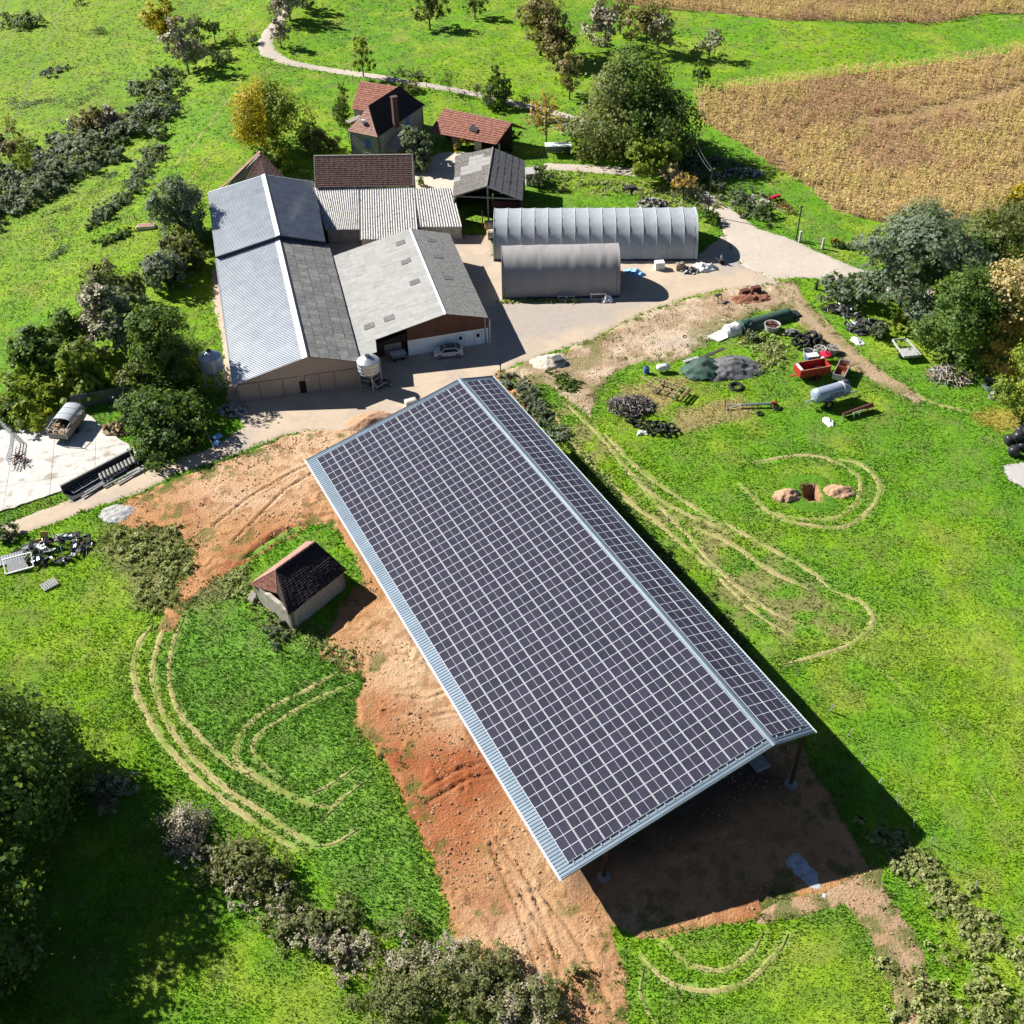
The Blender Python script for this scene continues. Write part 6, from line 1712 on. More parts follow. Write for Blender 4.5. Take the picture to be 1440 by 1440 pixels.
t_pts = [(884, 592, .45), (893, 588, .5), (888, 597, .42), (896, 598, .55), (903, 604, .42), (911, 596, .45), (916, 602, .5), (922, 597, .42), (927, 604, .5), (934, 599, .45), (938, 606, .5), (944, 603, .45), (930, 611, .45), (921, 610, .42), (912, 610, .4), (941, 612, .45), (949, 608, .42)]
for i, (px, py, R) in enumerate(t_pts):
    lab = ['leftmost small tyre at the head of the tyre row', 'tyre standing at the head of the tyre row under the brushwood', 'small tyre on the lower side at the head of the tyre row', 'large pale rimmed tyre near the head of the tyre row', 'flat tyre right above the white scraps in the tyre row'][i] if i < 5 else 'black tyre in the heaped right half of the tyre row'
    tyre(px, py, R * .95, lab, .2 + rgt.random() * .35, rgt.uniform(-.9, .9), rgt.choice('XY'))
for i, (px, py, R) in enumerate([(1118, 488, .55), (1124, 484, .6), (1131, 480, .75), (1138, 478, .8), (1146, 482, .8), (1140, 487, .6), (1132, 489, .55), (1150, 488, .6)]):
    tyre(px, py, R, ['leftmost low tyre of the tractor tyre heap', 'second tyre from the left in the tractor tyre heap'][i] if i < 2 else 'big black tyre in the middle of the heap behind the round grey tubs', .35 + rgt.random() * .5, rgt.uniform(-.8, .8), rgt.choice('XY'), group='heaped tractor tyres')
tyre(1092, 575, .42, 'single tyre in the grass right of the red and grey auger', .2, .2); tyre(1068, 583, .35, 'single tyre in the grass below the red and grey auger', .15, .1); tyre(1035, 545, .8, 'flat dark tyre half buried in the grass below the gravel heap', .1, .05); tyre(963, 474, .25, 'tiny black tyre lying on the dry brown ground', .1, .1)
pile('junk_bundle', 'grey bundle of junk left of the heaped tractor tyres', 'junk', 1114, 470, (2.2, 1.6, .9), 30, ['scrap', 'concrete2'], 'stone')
t_ = T('blue_crate', 'blue crate with white rim behind the red trailer', 'crate', 1141, 508, .15); mb = MB(); mb.box((0, 0, .5), (1.5, .9, .95)); mb.build('box', [M['blue_plastic']], t_); mb = MB(); mb.box((0, 0, 1.02), (1.6, 1.0, .12)); mb.build('rim', [M['white_plastic']], t_)
t_ = T('red_spreader', 'bright red round spreader hopper behind the red trailer', 'spreader', 1159, 507, 0); mb = MB(); mb.lathe([(.2, .35), (.75, 1.0), (.78, 1.1), (.3, 1.25), (0, 1.35)], n=16); mb.build('hopper', [M['red_plastic']], t_); mb = MB(); mb.tube((0, 0, 1.3), (0, 0, 1.6), .08, n=6); mb.build('knob', [M['red_plastic']], t_)
mb = MB(); [mb.bar((math.cos(a) * .5, math.sin(a) * .5, 0), (math.cos(a) * .3, math.sin(a) * .3, .5), .06) for a in (0, 1.6, 3.1, 4.7)]; mb.build('stand', [M['white_plastic']], t_)
# red tipping trailer
ang = dirpx((1122, 528), (1157, 522))
t_ = T('red_trailer', 'dark red open farm trailer with a white patch inside', 'trailer', 1140, 529, ang)
L, Wd = 4.4, 2.0
mb = MB(); mb.box((0, 0, .75), (L, Wd, .12)); mb.build('floor', [M['red']], t_)
for y_ in (-Wd / 2, Wd / 2):
    mb = MB(); mb.box((0, y_, 1.3), (L, .08, 1.1)); mb.build('side', [M['red']], t_)
    mb = MB(); mb.box((0, y_, 1.88), (L + .1, .14, .08)); mb.build('top_rail', [M['orange']], t_)
    for x in (-1.9, -.9, .1, 1.1, 2.0): mb = MB(); mb.box((x, y_ * 1.05, 1.3), (.1, .08, 1.1)); mb.build('rib', [M['red']], t_)
    mb = MB(); mb.tube((.3, y_ * .95, .4), (.3, y_ * 1.2, .4), .42, n=14); w = mb.build('wheel', [M['black']], t_); mb = MB(); mb.tube((.3, y_ * 1.18, .4), (.3, y_ * 1.24, .4), .2, n=10); mb.build('rim', [M['red']], w)
for x in (-L / 2, L / 2): mb = MB(); mb.box((x, 0, 1.3), (.08, Wd, 1.1)); mb.build('end_board', [M['red']], t_)
mb = MB(); mb.box((1.3, .1, .9), (1.1, 1.4, .15), rotz(.1)); mb.build('white_load', [M['pale_sheet']], t_); mb = MB(); mb.box((-2.0, 0, 1.9), (.4, 1.6, .05)); mb.build('front_shelf', [M['white_plastic']], t_)
mb = MB(); mb.bar((-L / 2, 0, .6), (-L / 2 - .9, 0, .55), .14); mb.build('drawbar', [M['red_plastic']], t_)
sheet_heap('green_bag', 'small white and green bag on the corner of the red trailer', 'bag', 1155, 518, (.9, .7, .6), 'white_plastic').location.z = 1.4
# orange and white narrow trailer
t_ = T('orange_trailer', 'narrow rusty orange and white open trailer right of the red one', 'trailer', 1182, 529, rad(62))
L, Wd = 4.0, 1.5
mb = MB(); mb.box((0, 0, .6), (L, Wd, .1)); mb.build('floor', [M['orange']], t_)
for y_ in (-Wd / 2, Wd / 2): mb = MB(); mb.box((0, y_, 1.0), (L, .07, .8)); mb.build('side', [M['pale_sheet']], t_); mb = MB(); mb.box((0, y_ * .93, 1.0), (L * .95, .04, .74)); mb.build('lining', [M['orange']], t_)
for x in (-L / 2, .3, L / 2): mb = MB(); mb.box((x, 0, 1.0), (.07, Wd, .8)); mb.build('end_board', [M['pale_sheet'] if x != .3 else M['orange']], t_)
for y_ in (-.85, .85): mb = MB(); mb.tube((0, y_, .35), (0, y_ * .85, .35), .35, n=12); mb.build('wheel', [M['black']], t_)
mb = MB(); [mb.box((random.uniform(-1.7, .1), random.uniform(-.5, .5), .75), (.5, .15, .12), rotz(random.uniform(0, 3))) for _ in range(16)]; mb.build('debris', [M['wood']], t_, kind='stuff')
# slurry tanker
ang = dirpx((1140, 565), (1196, 549))
t_ = T('slurry_tanker', 'blue grey slurry tanker on two wheels with blue lettering on its side', 'tanker', 1165, 566, ang)
q = Matrix.Rotation(PI / 2, 3, 'Y'); mb = MB(); mb.lathe([(0, -2.75), (.6, -2.7), (.92, -2.5), (.95, -2.3), (.95, 2.3), (.92, 2.5), (.6, 2.7), (0, 2.75)], (0, 0, 1.75), 24, q=q); mb.build('tank', [M['tank_blue']], t_, smooth_=True)
for x in (-2.3, 1.6, 2.3): mb = MB(); mb.lathe([(.95, x - .05), (1.0, x), (.95, x + .05)], (0, 0, 1.75), 24, q=q); mb.build('band', [M['white_plastic'] if x == 1.6 else M['tank_blue']], t_)
mb = MB(); mb.lathe([(.3, 0), (.32, .25), (0, .28)], (2.15, 0, 2.65), 12); mb.build('manhole', [M['scrap']], t_)
mb = MB(); mb.box((0, 0, .75), (4.4, .8, .16)); mb.bar((2.2, 0, .7), (4.3, 0, .55), .16); mb.bar((2.2, .4, .7), (3.6, 0, .6), .1); mb.bar((2.2, -.4, .7), (3.6, 0, .6), .1); mb.build('chassis', [M['galv_plain']], t_)
mb = MB(); mb.bar((-2.6, 0, 1.3), (-3.6, 0, 1.1), .2); mb.bar((-3.3, -.5, 1.1), (-3.3, .5, 1.1), .15); mb.build('rear_spreader', [M['galv_plain']], t_)
for y_ in (-1, 1):
    mb = MB(); mb.torus((-.9, y_ * 1.15, .68), .5, .2, Matrix.Rotation(PI / 2, 3, 'X'), 20, 8); w = mb.build('wheel', [M['black']], t_, smooth_=True); mb = MB(); mb.tube((-.9, y_ * 1.0, .68), (-.9, y_ * 1.25, .68), .33, n=14); mb.build('rim', [M['rim']], w)
mb = MB(); mb.box((-.9, 1.15, 1.4), (1.3, .45, .05)); mb.box((-.9, -1.15, 1.4), (1.3, .45, .05)); mb.build('mudguard', [M['galv_plain']], t_)
cu = bpy.data.curves.new('lettering', 'FONT'); cu.body = 'JOSKIN'; cu.size = .62; cu.extrude = .012; cu.align_x = 'CENTER'; cu.align_y = 'CENTER'
tmp = bpy.data.objects.new('tmp_text', cu); scn.collection.objects.link(tmp)
dg = bpy.context.evaluated_depsgraph_get(); tm = bpy.data.meshes.new_from_object(tmp.evaluated_get(dg)); bpy.data.objects.remove(tmp)
tm.materials.clear(); tm.materials.append(M['letter_blue']); tm.name = 'lettering'
o = link('lettering', tm, t_); o.location = (.3, -.955, 1.86); o.rotation_euler = (rad(84), 0, 0); o.scale = (1.15, 1, 1)
mb = MB(); pr = None
for k in range(9):
    a_ = PI * (1 + k / 8); p = Vector((1.3 + math.cos(a_) * .8, -.98, 1.5 + math.sin(a_) * .6))
    if pr is not None: mb.tube(pr, p, .05, n=6)
    pr = p
mb.build('hose', [M['galv_plain']], t_)
# rusty implement with white legs
t_ = T('rusty_implement', 'rusty farm implement with white frame legs right below the tanker', 'implement', 1205, 583, dirpx((1180, 588), (1228, 574)))
mb = MB(); mb.tube((-2.3, 0, .7), (2.3, .1, .9), .22, .28, 10); mb.build('cylinder', [M['rust']], t_)
for x in (-1.0, -.2, 1.0, 1.8):
    mb = MB(); mb.bar((x, -.7, 0), (x, -.5, 1.0), .07); mb.bar((x, .4, 0), (x, -.5, 1.0), .07); mb.bar((x, -.5, 1.0), (x + .8, -.55, 1.0), .07); mb.build('leg', [M['pale_sheet'] if x < .5 else M['rust']], t_)
mb = MB(); mb.poly([(-2.4, .2, .95), (2.3, .3, 1.1), (2.3, .7, .6), (-2.4, .7, .4)]); mb.build('guard', [M['rust']], t_)
mb = MB(); mb.bar((-2.3, 0, .6), (-3.2, -.7, .2), .06); mb.build('drawbar', [M['grey_wood']], t_)
sheet_heap('white_fairing', 'crumpled white plate lying left of the rusty implement', 'plate', 1165, 594, (1.3, 2.2, .5), 'white_plastic', .3)
# gravel heap with green net
heap('gravel_heap', 'grey gravel heap half under a green net', 'gravel', 1026, 519, (9.5, 5.6, 1.7), 'gravel', .12, n=40)
t_ = T('green_net', 'dark green net draped over the left end of the gravel heap', 'net', 992, 521, .12)
n = 26; x, y = np.meshgrid(np.linspace(-1, 1, n), np.linspace(-1, 1, n)); r = np.sqrt(x * x + y * y) + (fbm(x * 3, y * 3, 1, 9, 3) - .5) * .35
z = 1.75 * np.clip(1.03 - r, 0, 1) ** .75 + .18 * np.sin((x * 2.2 + y * 5 + 2 * fbm(x * 3, y * 3, 1.5, 12)) * 2.6) * smooth(1, .6, r) - .05
idx = np.arange(n * n).reshape(n, n); F_ = np.stack([idx[:-1, :-1], idx[:-1, 1:], idx[1:, 1:], idx[1:, :-1]], -1)[r[:-1, :-1] < 1.0]
o = link('net_sheet', np_mesh('net_sheet', np.stack([x * 3.3 - .2, y * 2.7, z], -1).reshape(-1, 3), F_, [M['green_net']], smooth_=True), t_)
mb = MB(); mb.box((.6, 1.9, 1.1), (5.4, .5, .12), rotz(.25) @ Matrix.Rotation(-.2, 3, 'Y')); mb.build('weight_strip', [M['scrap']], t_)
mb = MB(); mb.box((-1.6, 2.0, .7), (2.4, .5, .1), rotz(.35)); mb.build('pale_edge', [M['pale_sheet']], t_)
t_ = T('blue_drum', 'small blue drum standing in the grass', 'drum', 909, 525); mb = MB(); mb.lathe([(.32, 0), (.38, .3), (.38, .8), (.3, 1.0), (0, 1.02)], n=14); mb.build('barrel', [M['blue_plastic']], t_); mb = MB(); mb.tube((0, 0, 1.0), (0, 0, 1.12), .14, n=8); mb.build('cap', [M['black']], t_)
t_ = T('water_tank', 'white oval water tank on short legs beside the blue drum', 'tank', 932, 523, .15); q = Matrix.Rotation(PI / 2, 3, 'Y'); mb = MB(); mb.lathe([(0, -.95), (.4, -.85), (.5, -.5), (.5, .5), (.4, .85), (0, .95)], (0, 0, .75), 16, q=q); mb.build('tank', [M['white_plastic']], t_, smooth_=True)
for x in (-.5, .5): mb = MB(); mb.box((x, 0, .2), (.12, .7, .4)); mb.build('leg', [M['galv_plain']], t_)
mb = MB(); mb.tube((.4, 0, 1.15), (.4, 0, 1.35), .15, n=8); mb.build('cap', [M['tank_blue']], t_)
# wooden wagon chassis
t_ = T('wagon_frame', 'bleached timber wagon frame with open bays in the grass', 'wagon', 938, 552, dirpx((910, 545), (960, 562)))
for y_ in (-.9, .9): mb = MB(); mb.bar((-2.6, y_, .95), (2.6, y_, .95), .16, .18); mb.build('side_beam', [M['wood']], t_)
for x in (-2.3, -1.0, .4, 1.6, 2.6): mb = MB(); mb.bar((x, -1.1, 1.02), (x, 1.1, 1.02), .14); mb.build('cross_beam', [M['wood']], t_)
mb = MB(); mb.bar((-2.6, 0, .7), (-4.4, 1.0, .5), .13); mb.build('drawbar', [M['wood']], t_)
for x, y_ in ((-1.3, -1.1), (-1.3, 1.1), (1.6, -1.1), (1.6, 1.1)): mb = MB(); mb.torus((x, y_, .42), .32, .1, Matrix.Rotation(PI / 2, 3, 'X'), 14, 6); mb.build('wheel', [M['grey_wood']], t_)
mb = MB(); mb.bar((2.7, -1.5, .6), (2.7, 1.5, .6), .2); mb.build('rear_axle', [M['rust']], t_)
pile('brush_pile', 'grey pile of dry brushwood above the tyre row', 'brushwood', 886, 573, (6.0, 4.0, 1.4), 420, ['twig', 'twig'], 'stick')
pile('white_scrap', 'white plastic scraps at the foot of the tyre row', 'scrap', 903, 610, (1.4, .8, .25), 10, ['white_plastic'], 'stone')
# auger
a_ = dirpx((1024, 572), (1080, 570)); t_ = T('grain_auger', 'grey auger tube with red ends lying in the dry grass', 'auger', 1052, 573, a_)
mb = MB(); mb.tube((-1.0, 0, .45), (3.0, 0, .55), .17, n=10); mb.build('tube', [M['galv_plain']], t_); mb = MB(); mb.tube((3.0, 0, .55), (3.7, 0, .55), .24, n=10); mb.build('motor', [M['red']], t_)
mb = MB(); mb.bar((-1.0, 0, .45), (-3.0, .5, .3), .09); mb.bar((-1.0, 0, .45), (-3.0, -.5, .3), .09); mb.bar((-3.0, -.5, .3), (-3.0, .5, .3), .09); mb.build('drawbar', [M['pale_sheet']], t_); mb = MB(); mb.bar((-3.1, -.3, .1), (-3.1, .3, 1.2), .14); mb.build('hitch', [M['red']], t_)
# wooden trestle, pit of soil, blocks
t_ = T('trestle', 'brown wooden trestle on the dry ground by the lane', 'trestle', 1009, 424, .6); mb = MB(); [mb.bar((x, y_, 0), (x, y_ * .5, 1.1), .1) for x in (-.4, .4) for y_ in (-.5, .5)]; mb.build('leg', [M['wood']], t_); mb = MB(); mb.box((0, 0, 1.12), (1.1, .5, .12)); mb.build('top', [M['dark_wood']], t_)
heap('soil_heap', 'low red brown soil heap beside two dark blocks by the lane', 'soil', 1055, 421, (6.5, 3.0, .7), 'soil_red', .1, rough=1.2)
for px, py, lab in ((1047, 415, 'rusty brown block left on the red soil heap'), (1062, 411, 'rusty brown block right on the red soil heap')): t_ = T('stone_block', lab, 'block', px, py, .3); mb = MB(); mb.box((0, 0, .5), (1.6, .9, .9), taper=.85); mb.build('block', [M['rust']], t_)
heap('soil_heap', 'left sandy heap dug from the pit in the meadow', 'soil', 1106, 698, (3.6, 2.6, .8), 'soil_heap', .3, rough=.8)
heap('soil_heap', 'right sandy heap beside the pit in the meadow', 'soil', 1179, 692, (3.6, 2.6, .7), 'soil_heap', -.1, rough=.8)
heap('fill_heap', 'pale fill heap overgrown with weeds on one side near the hangar', 'fill', 772, 510, (5.5, 4.0, 1.0), 'sand_heap', .3, rough=.5)
t_ = T('boulder', 'grey boulder half sunk in the pale fill heap', 'boulder', 783, 511, .4); mb = MB(); mb.box((0, 0, .5), (2.2, 1.5, 1.1), Matrix.Rotation(.3, 3, 'X'), taper=.6); mb.build('rock', [M['gravel']], t_)
# grey trailer by the trees
t_ = T('flat_trailer', 'light grey flat trailer with raised rails standing in the grass by the trees', 'trailer', 1272, 497, rad(98)); L, Wd = 4.4, 2.4
mb = MB(); mb.box((0, 0, .65), (.3, Wd, .3)); mb.build('axle', [M['scrap']], t_)
mb = MB(); mb.box((-1.3, 0, .9), (1.8, Wd, .35)); mb.build('deck', [M['pale_sheet']], t_)
for y_ in (-Wd / 2, Wd / 2): mb = MB(); mb.bar((-2.2, y_, .95), (2.2, y_ * .85, .95), .14, .3); mb.build('side_rail', [M['pale_sheet']], t_); mb = MB(); mb.tube((-.9, y_ * .9, .4), (-.9, y_ * 1.05, .4), .4, n=12); mb.build('wheel', [M['black']], t_)
mb = MB(); mb.bar((2.2, -Wd * .42, .95), (2.2, Wd * .42, .95), .12, .25); mb.bar((-.3, -Wd / 2, .95), (-.3, Wd / 2, .95), .1, .2); mb.build('front_rail', [M['pale_sheet']], t_)
pile('firewood_heap', 'heap of grey split wood at the foot of the tree belt', 'firewood', 1335, 530, (6.0, 4.2, 1.3), 260, ['grey_wood', 'pale_sheet', 'wood'], 'stick')
c = at(1395, 545); t_ = thing('ring_feeder', 'round galvanised cattle feeder in the grass by the trees', 'feeder', (c.x, c.y, 0), 0)
mb = MB(); mb.lathe([(1.35, .1), (1.4, .75), (1.34, .75), (1.3, .1)], n=22); mb.build('ring_panel', [M['galv_plain']], t_)
for k in range(14): a_ = 2 * PI * k / 14; mb = MB(); mb.bar((math.cos(a_) * 1.38, math.sin(a_) * 1.38, .7), (math.cos(a_) * 1.3, math.sin(a_) * 1.3, 1.15), .05); mb.build('bar', [M['galv_plain']], t_)
pile('brick_rubble', 'pale rubble patch beside the round feeder', 'rubble', 1412, 558, (4.0, 2.6, .5), 60, ['pale_sheet', 'grey_wood', 'scrap'])
pile('scrap_heap', 'black scrap heap under the pine edge', 'scrap', 1218, 462, (6.0, 3.4, 1.5), 170, ['scrap', 'black', 'galv_plain', 'scrap'], 'scrap')
pile('scrap_heap', 'row of dark machinery parts at the left foot of the pine', 'scrap', 1182, 440, (6.5, 2.4, 1.2), 110, ['scrap', 'dark_wood', 'galv_plain'], 'scrap', rz=-.7)
sheet_heap('white_sack', 'white rubble sack spilled beside the black scrap heap', 'sack', 1206, 480, (1.6, 2.4, .5), 'white_plastic', .4)
pile('stone_rubble', 'long heap of grey stones above the farm road', 'stones', 1040, 246, (9, 3.4, 1.4), 130, ['concrete2', 'pale_sheet', 'scrap'])
pile('stone_rubble', 'round heap of grey logs and stones on the rough grass', 'stones', 917, 288, (6.0, 3.2, 1.2), 130, ['grey_wood', 'dark_wood', 'pale_sheet'])
pile('plank_heap', 'broken planks and red machine parts along the field edge', 'planks', 1095, 290, (10, 2.4, .6), 60, ['wood', 'orange', 'rust'], 'stick', rz=-1.0)
t_ = T('red_plough', 'small orange red machine among the planks at the field edge', 'plough', 1090, 281, .5); mb = MB(); mb.box((0, 0, .6), (1.8, .5, .4)); mb.build('body', [M['red_plastic']], t_); mb = MB(); [mb.bar((x, 0, .5), (x + .4, .6, 0), .12) for x in (-.8, 0, .8)]; mb.build('tine', [M['orange']], t_)
pile('brick_rubble', 'flat stone spread on the bare strip above the farm road', 'rubble', 1072, 285, (8, 2.6, .35), 70, ['pale_sheet', 'wood', 'concrete2'], rz=-.9)
t_ = T('white_shelter', 'small shelter with pale flat roof under the orange tree', 'shelter', 785, 217, 0)
mb = MB(); mb.box((0, 0, 1.9), (5.0, 2.6, .12), Matrix.Rotation(-.12, 3, 'X')); mb.build('roof', [M['white_wall']], t_)
for x in (-2.2, 2.2):
    for y_ in (-1, 1): mb = MB(); mb.bar((x, y_, 0), (x, y_, 1.9), .1); mb.build('post', [M['grey_wood']], t_)
mb = MB(); mb.box((0, 1.0, .9), (4.6, .1, 1.7)); mb.build('back_wall', [M['grey_wood']], t_)
t_ = T('concrete_hut', 'small pale concrete hut right of the open barn', 'hut', 749, 257, .1); mb = MB(); mb.box((0, 0, 1.1), (2.6, 2.6, 2.2)); mb.build('walls', [M['concrete2']], t_); mb = MB(); mb.box((0, 0, 2.26), (3.0, 3.0, .14)); mb.build('roof', [M['pale_sheet']], t_)
t_ = T('dark_trough', 'small dark trough on the rough grass', 'trough', 886, 268, .2); mb = MB(); mb.box((0, 0, .4), (1.8, 1.0, .8), taper=1.1); mb.build('basin', [M['scrap']], t_); mb = MB(); mb.box((1.4, -.3, .2), (.9, .6, .4)); mb.build('block', [M['concrete2']], t_)
t_ = T('grey_drum_row', 'low pale stone trough on the hillside by the round willow', 'trough', 206, 321, .1); mb = MB(); mb.box((0, 0, .3), (3.2, 1.4, .6), taper=.9); mb.build('basin', [M['sand_heap']], t_); mb = MB(); mb.box((0, 0, .61), (2.6, 1.0, .03)); mb.build('lid', [M['tile_pink']], t_)
# black wrapped bales
B_ = [(1418, 624, .62, 'black wrapped bale at the left foot of the bale heap'), (1424, 640, .62, 'black wrapped bale lowest in front of the bale heap'), (1436, 632, .62, 'black wrapped bale in the middle front of the bale heap'), (1450, 640, .62, 'black wrapped bale at the right end of the bale heap'), (1427, 628, 1.65, 'black wrapped bale on top of the heap, left one'), (1440, 622, 1.65, 'black wrapped bale on top of the heap, right one'), (1434, 612, .62, 'black wrapped bale at the back of the bale heap')]
for px, py, z, lab in B_:
    c = at(px, py); rr = .72; mb = MB(); q = Matrix.Rotation(random.uniform(0, .3), 3, 'X') @ Matrix.Rotation(random.uniform(1.2, 1.6), 3, 'Y')
    mb.lathe([(0, -.62), (.45, -.6), (.66, -.45), (.72, -.2), (.72, .2), (.66, .45), (.45, .6), (0, .62)], (0, 0, 0), 18, q=q)
    o = mb.build('wrapped_bale', [M['black_wrap']], None, smooth_=True); o.location = (c.x, c.y, ground_z(c) + z); o.rotation_euler = (0, 0, random.uniform(0, 3)); tag(o, lab, 'bale', 'black wrapped bales')

# ------------------------------------------------------------------ trees, shrubs and hedges
SP = {
 'green':  foliage_mat('leaf_green', (0.038, 0.079, 0.021), (0.123, 0.219, 0.049), (0.210, 0.298, 0.070)),
 'deep':   foliage_mat('leaf_deep_green', (0.032, 0.067, 0.025), (0.084, 0.166, 0.038), (0.149, 0.236, 0.052)),
 'fresh':  foliage_mat('leaf_yellow_green', (0.088, 0.140, 0.021), (0.263, 0.350, 0.052), (0.525, 0.525, 0.052)),
 'yellow': foliage_mat('leaf_yellow', (.32, .26, .02), (.52, .38, .02), (.70, .50, .03), .35),
 'olive':  foliage_mat('leaf_olive', (0.079, 0.096, 0.038), (0.228, 0.245, 0.088), (0.333, 0.333, 0.140)),
 'grey':   foliage_mat('leaf_grey_green', (0.088, 0.108, 0.079), (0.228, 0.271, 0.193), (0.350, 0.385, 0.280)),
 'bluish': foliage_mat('needle_blue_green', (0.106, 0.138, 0.100), (0.213, 0.269, 0.188), (0.325, 0.375, 0.275)),
 'brown':  foliage_mat('leaf_autumn_brown', (0.131, 0.105, 0.052), (0.350, 0.271, 0.131), (0.473, 0.385, 0.175)),
 'orange': foliage_mat('leaf_orange', (0.245, 0.140, 0.044), (0.700, 0.420, 0.123), (0.800, 0.595, 0.175)),
 'cream':  foliage_mat('leaf_pale_autumn', (0.210, 0.158, 0.070), (0.700, 0.542, 0.263), (0.800, 0.787, 0.420)),
 'bramble': foliage_mat('leaf_bramble', (0.088, 0.112, 0.075), (0.188, 0.237, 0.138), (0.338, 0.375, 0.237)),
 'weed':   foliage_mat('leaf_weeds', (0.182, 0.208, 0.065), (0.416, 0.455, 0.169), (0.546, 0.546, 0.260)),
 'dry':    foliage_mat('dry_twig_mass', (.20, .17, .115), (.36, .32, .225), (.46, .42, .31), .1),
}
def blob_leaves(rg, cen, r, n, size, shell=.5, cl=None):
    """leaf quads gathered in small clumps on and inside an ellipsoid"""
    cen = np.array(cen); r = np.array(r)
    k = max(5, int(n / 34)) if cl is None else cl
    d = rg.normal(size=(k, 3)); d /= np.linalg.norm(d, axis=1)[:, None]
    rad_ = rg.uniform(shell, 1.0, (k, 1)) ** .6
    cc = cen + d * r * rad_
    sel = rg.integers(0, k, n)
    sp = r.mean() * rg.uniform(.07, .19, n)[:, None]
    off = rg.normal(size=(n, 3)) * sp
    P = cc[sel] + off
    tint = np.clip(rg.uniform(0, .55, k)[sel] + rg.uniform(0, .45, n), 0, 1)
    nrm = d[sel] * 1.0 + rg.normal(size=(n, 3)) * .42 + np.array([0, 0, .35]); nrm /= np.linalg.norm(nrm, axis=1)[:, None]
    return P, nrm, tint
def leaf_mesh(name, P, nrm, tint, size, rg, mat, aspect=1.0):
    n = len(P); a = rg.normal(size=(n, 3)); u = np.cross(nrm, a); u /= np.linalg.norm(u, axis=1)[:, None] + 1e-9
    v = np.cross(nrm, u); s = size * rg.uniform(.4, 1.5, n)[:, None]
    u = u * s * aspect; v = v * s
    V = np.stack([P - u * .55, P - v * .5 + nrm * s * .08, P + u * .55, P + v * .5 + nrm * s * .08], 1).reshape(-1, 3)
    F = np.arange(n * 4).reshape(-1, 4)
    return np_mesh(name, V, F, [mat], {'tint': np.repeat(tint, 4)})
def limb_mesh(rg, H, base, lobes, r0, lean=0.0, twigs=0, tw_r=.02):
    mb = MB(); top = np.array([lean * H, 0, H * .62])
    n = 5; pts = [Vector((lean * H * (k / n) ** 1.3 + rg.uniform(-.1, .1) * r0 * 2, rg.uniform(-.1, .1) * r0 * 2, base * 0 + H * .62 * k / n)) for k in range(n + 1)]
    pts[0] = Vector((0, 0, -.3))
    for k in range(n): mb.tube(pts[k], pts[k + 1], r0 * (1 - .13 * k), r0 * (1 - .13 * (k + 1)), 7)
    for (c, r) in lobes:
        c = Vector(c); k = min(n - 1, 1 + int(rg.uniform(.3, 1) * (n - 1))); p = pts[k]
        m_ = p.lerp(c, .5) + Vector((0, 0, -.06 * H)) * .5 + Vector(rg.normal(size=3) * .04 * H)
        mb.tube(p, m_, r0 * .42, r0 * .26, 5); mb.tube(m_, c, r0 * .26, r0 * .08, 5)
        for _ in range(twigs):
            d = Vector(rg.normal(size=3)); d.z = abs(d.z) * .7; d.normalize(); e = c + Vector((d.x * r[0], d.y * r[1], d.z * r[2])) * rg.uniform(.6, 1.05)
            s_ = m_.lerp(c, rg.uniform(.2, 1)); mb.tube(s_, e, tw_r * 2, tw_r * .6, 3, caps=False)
    return mb
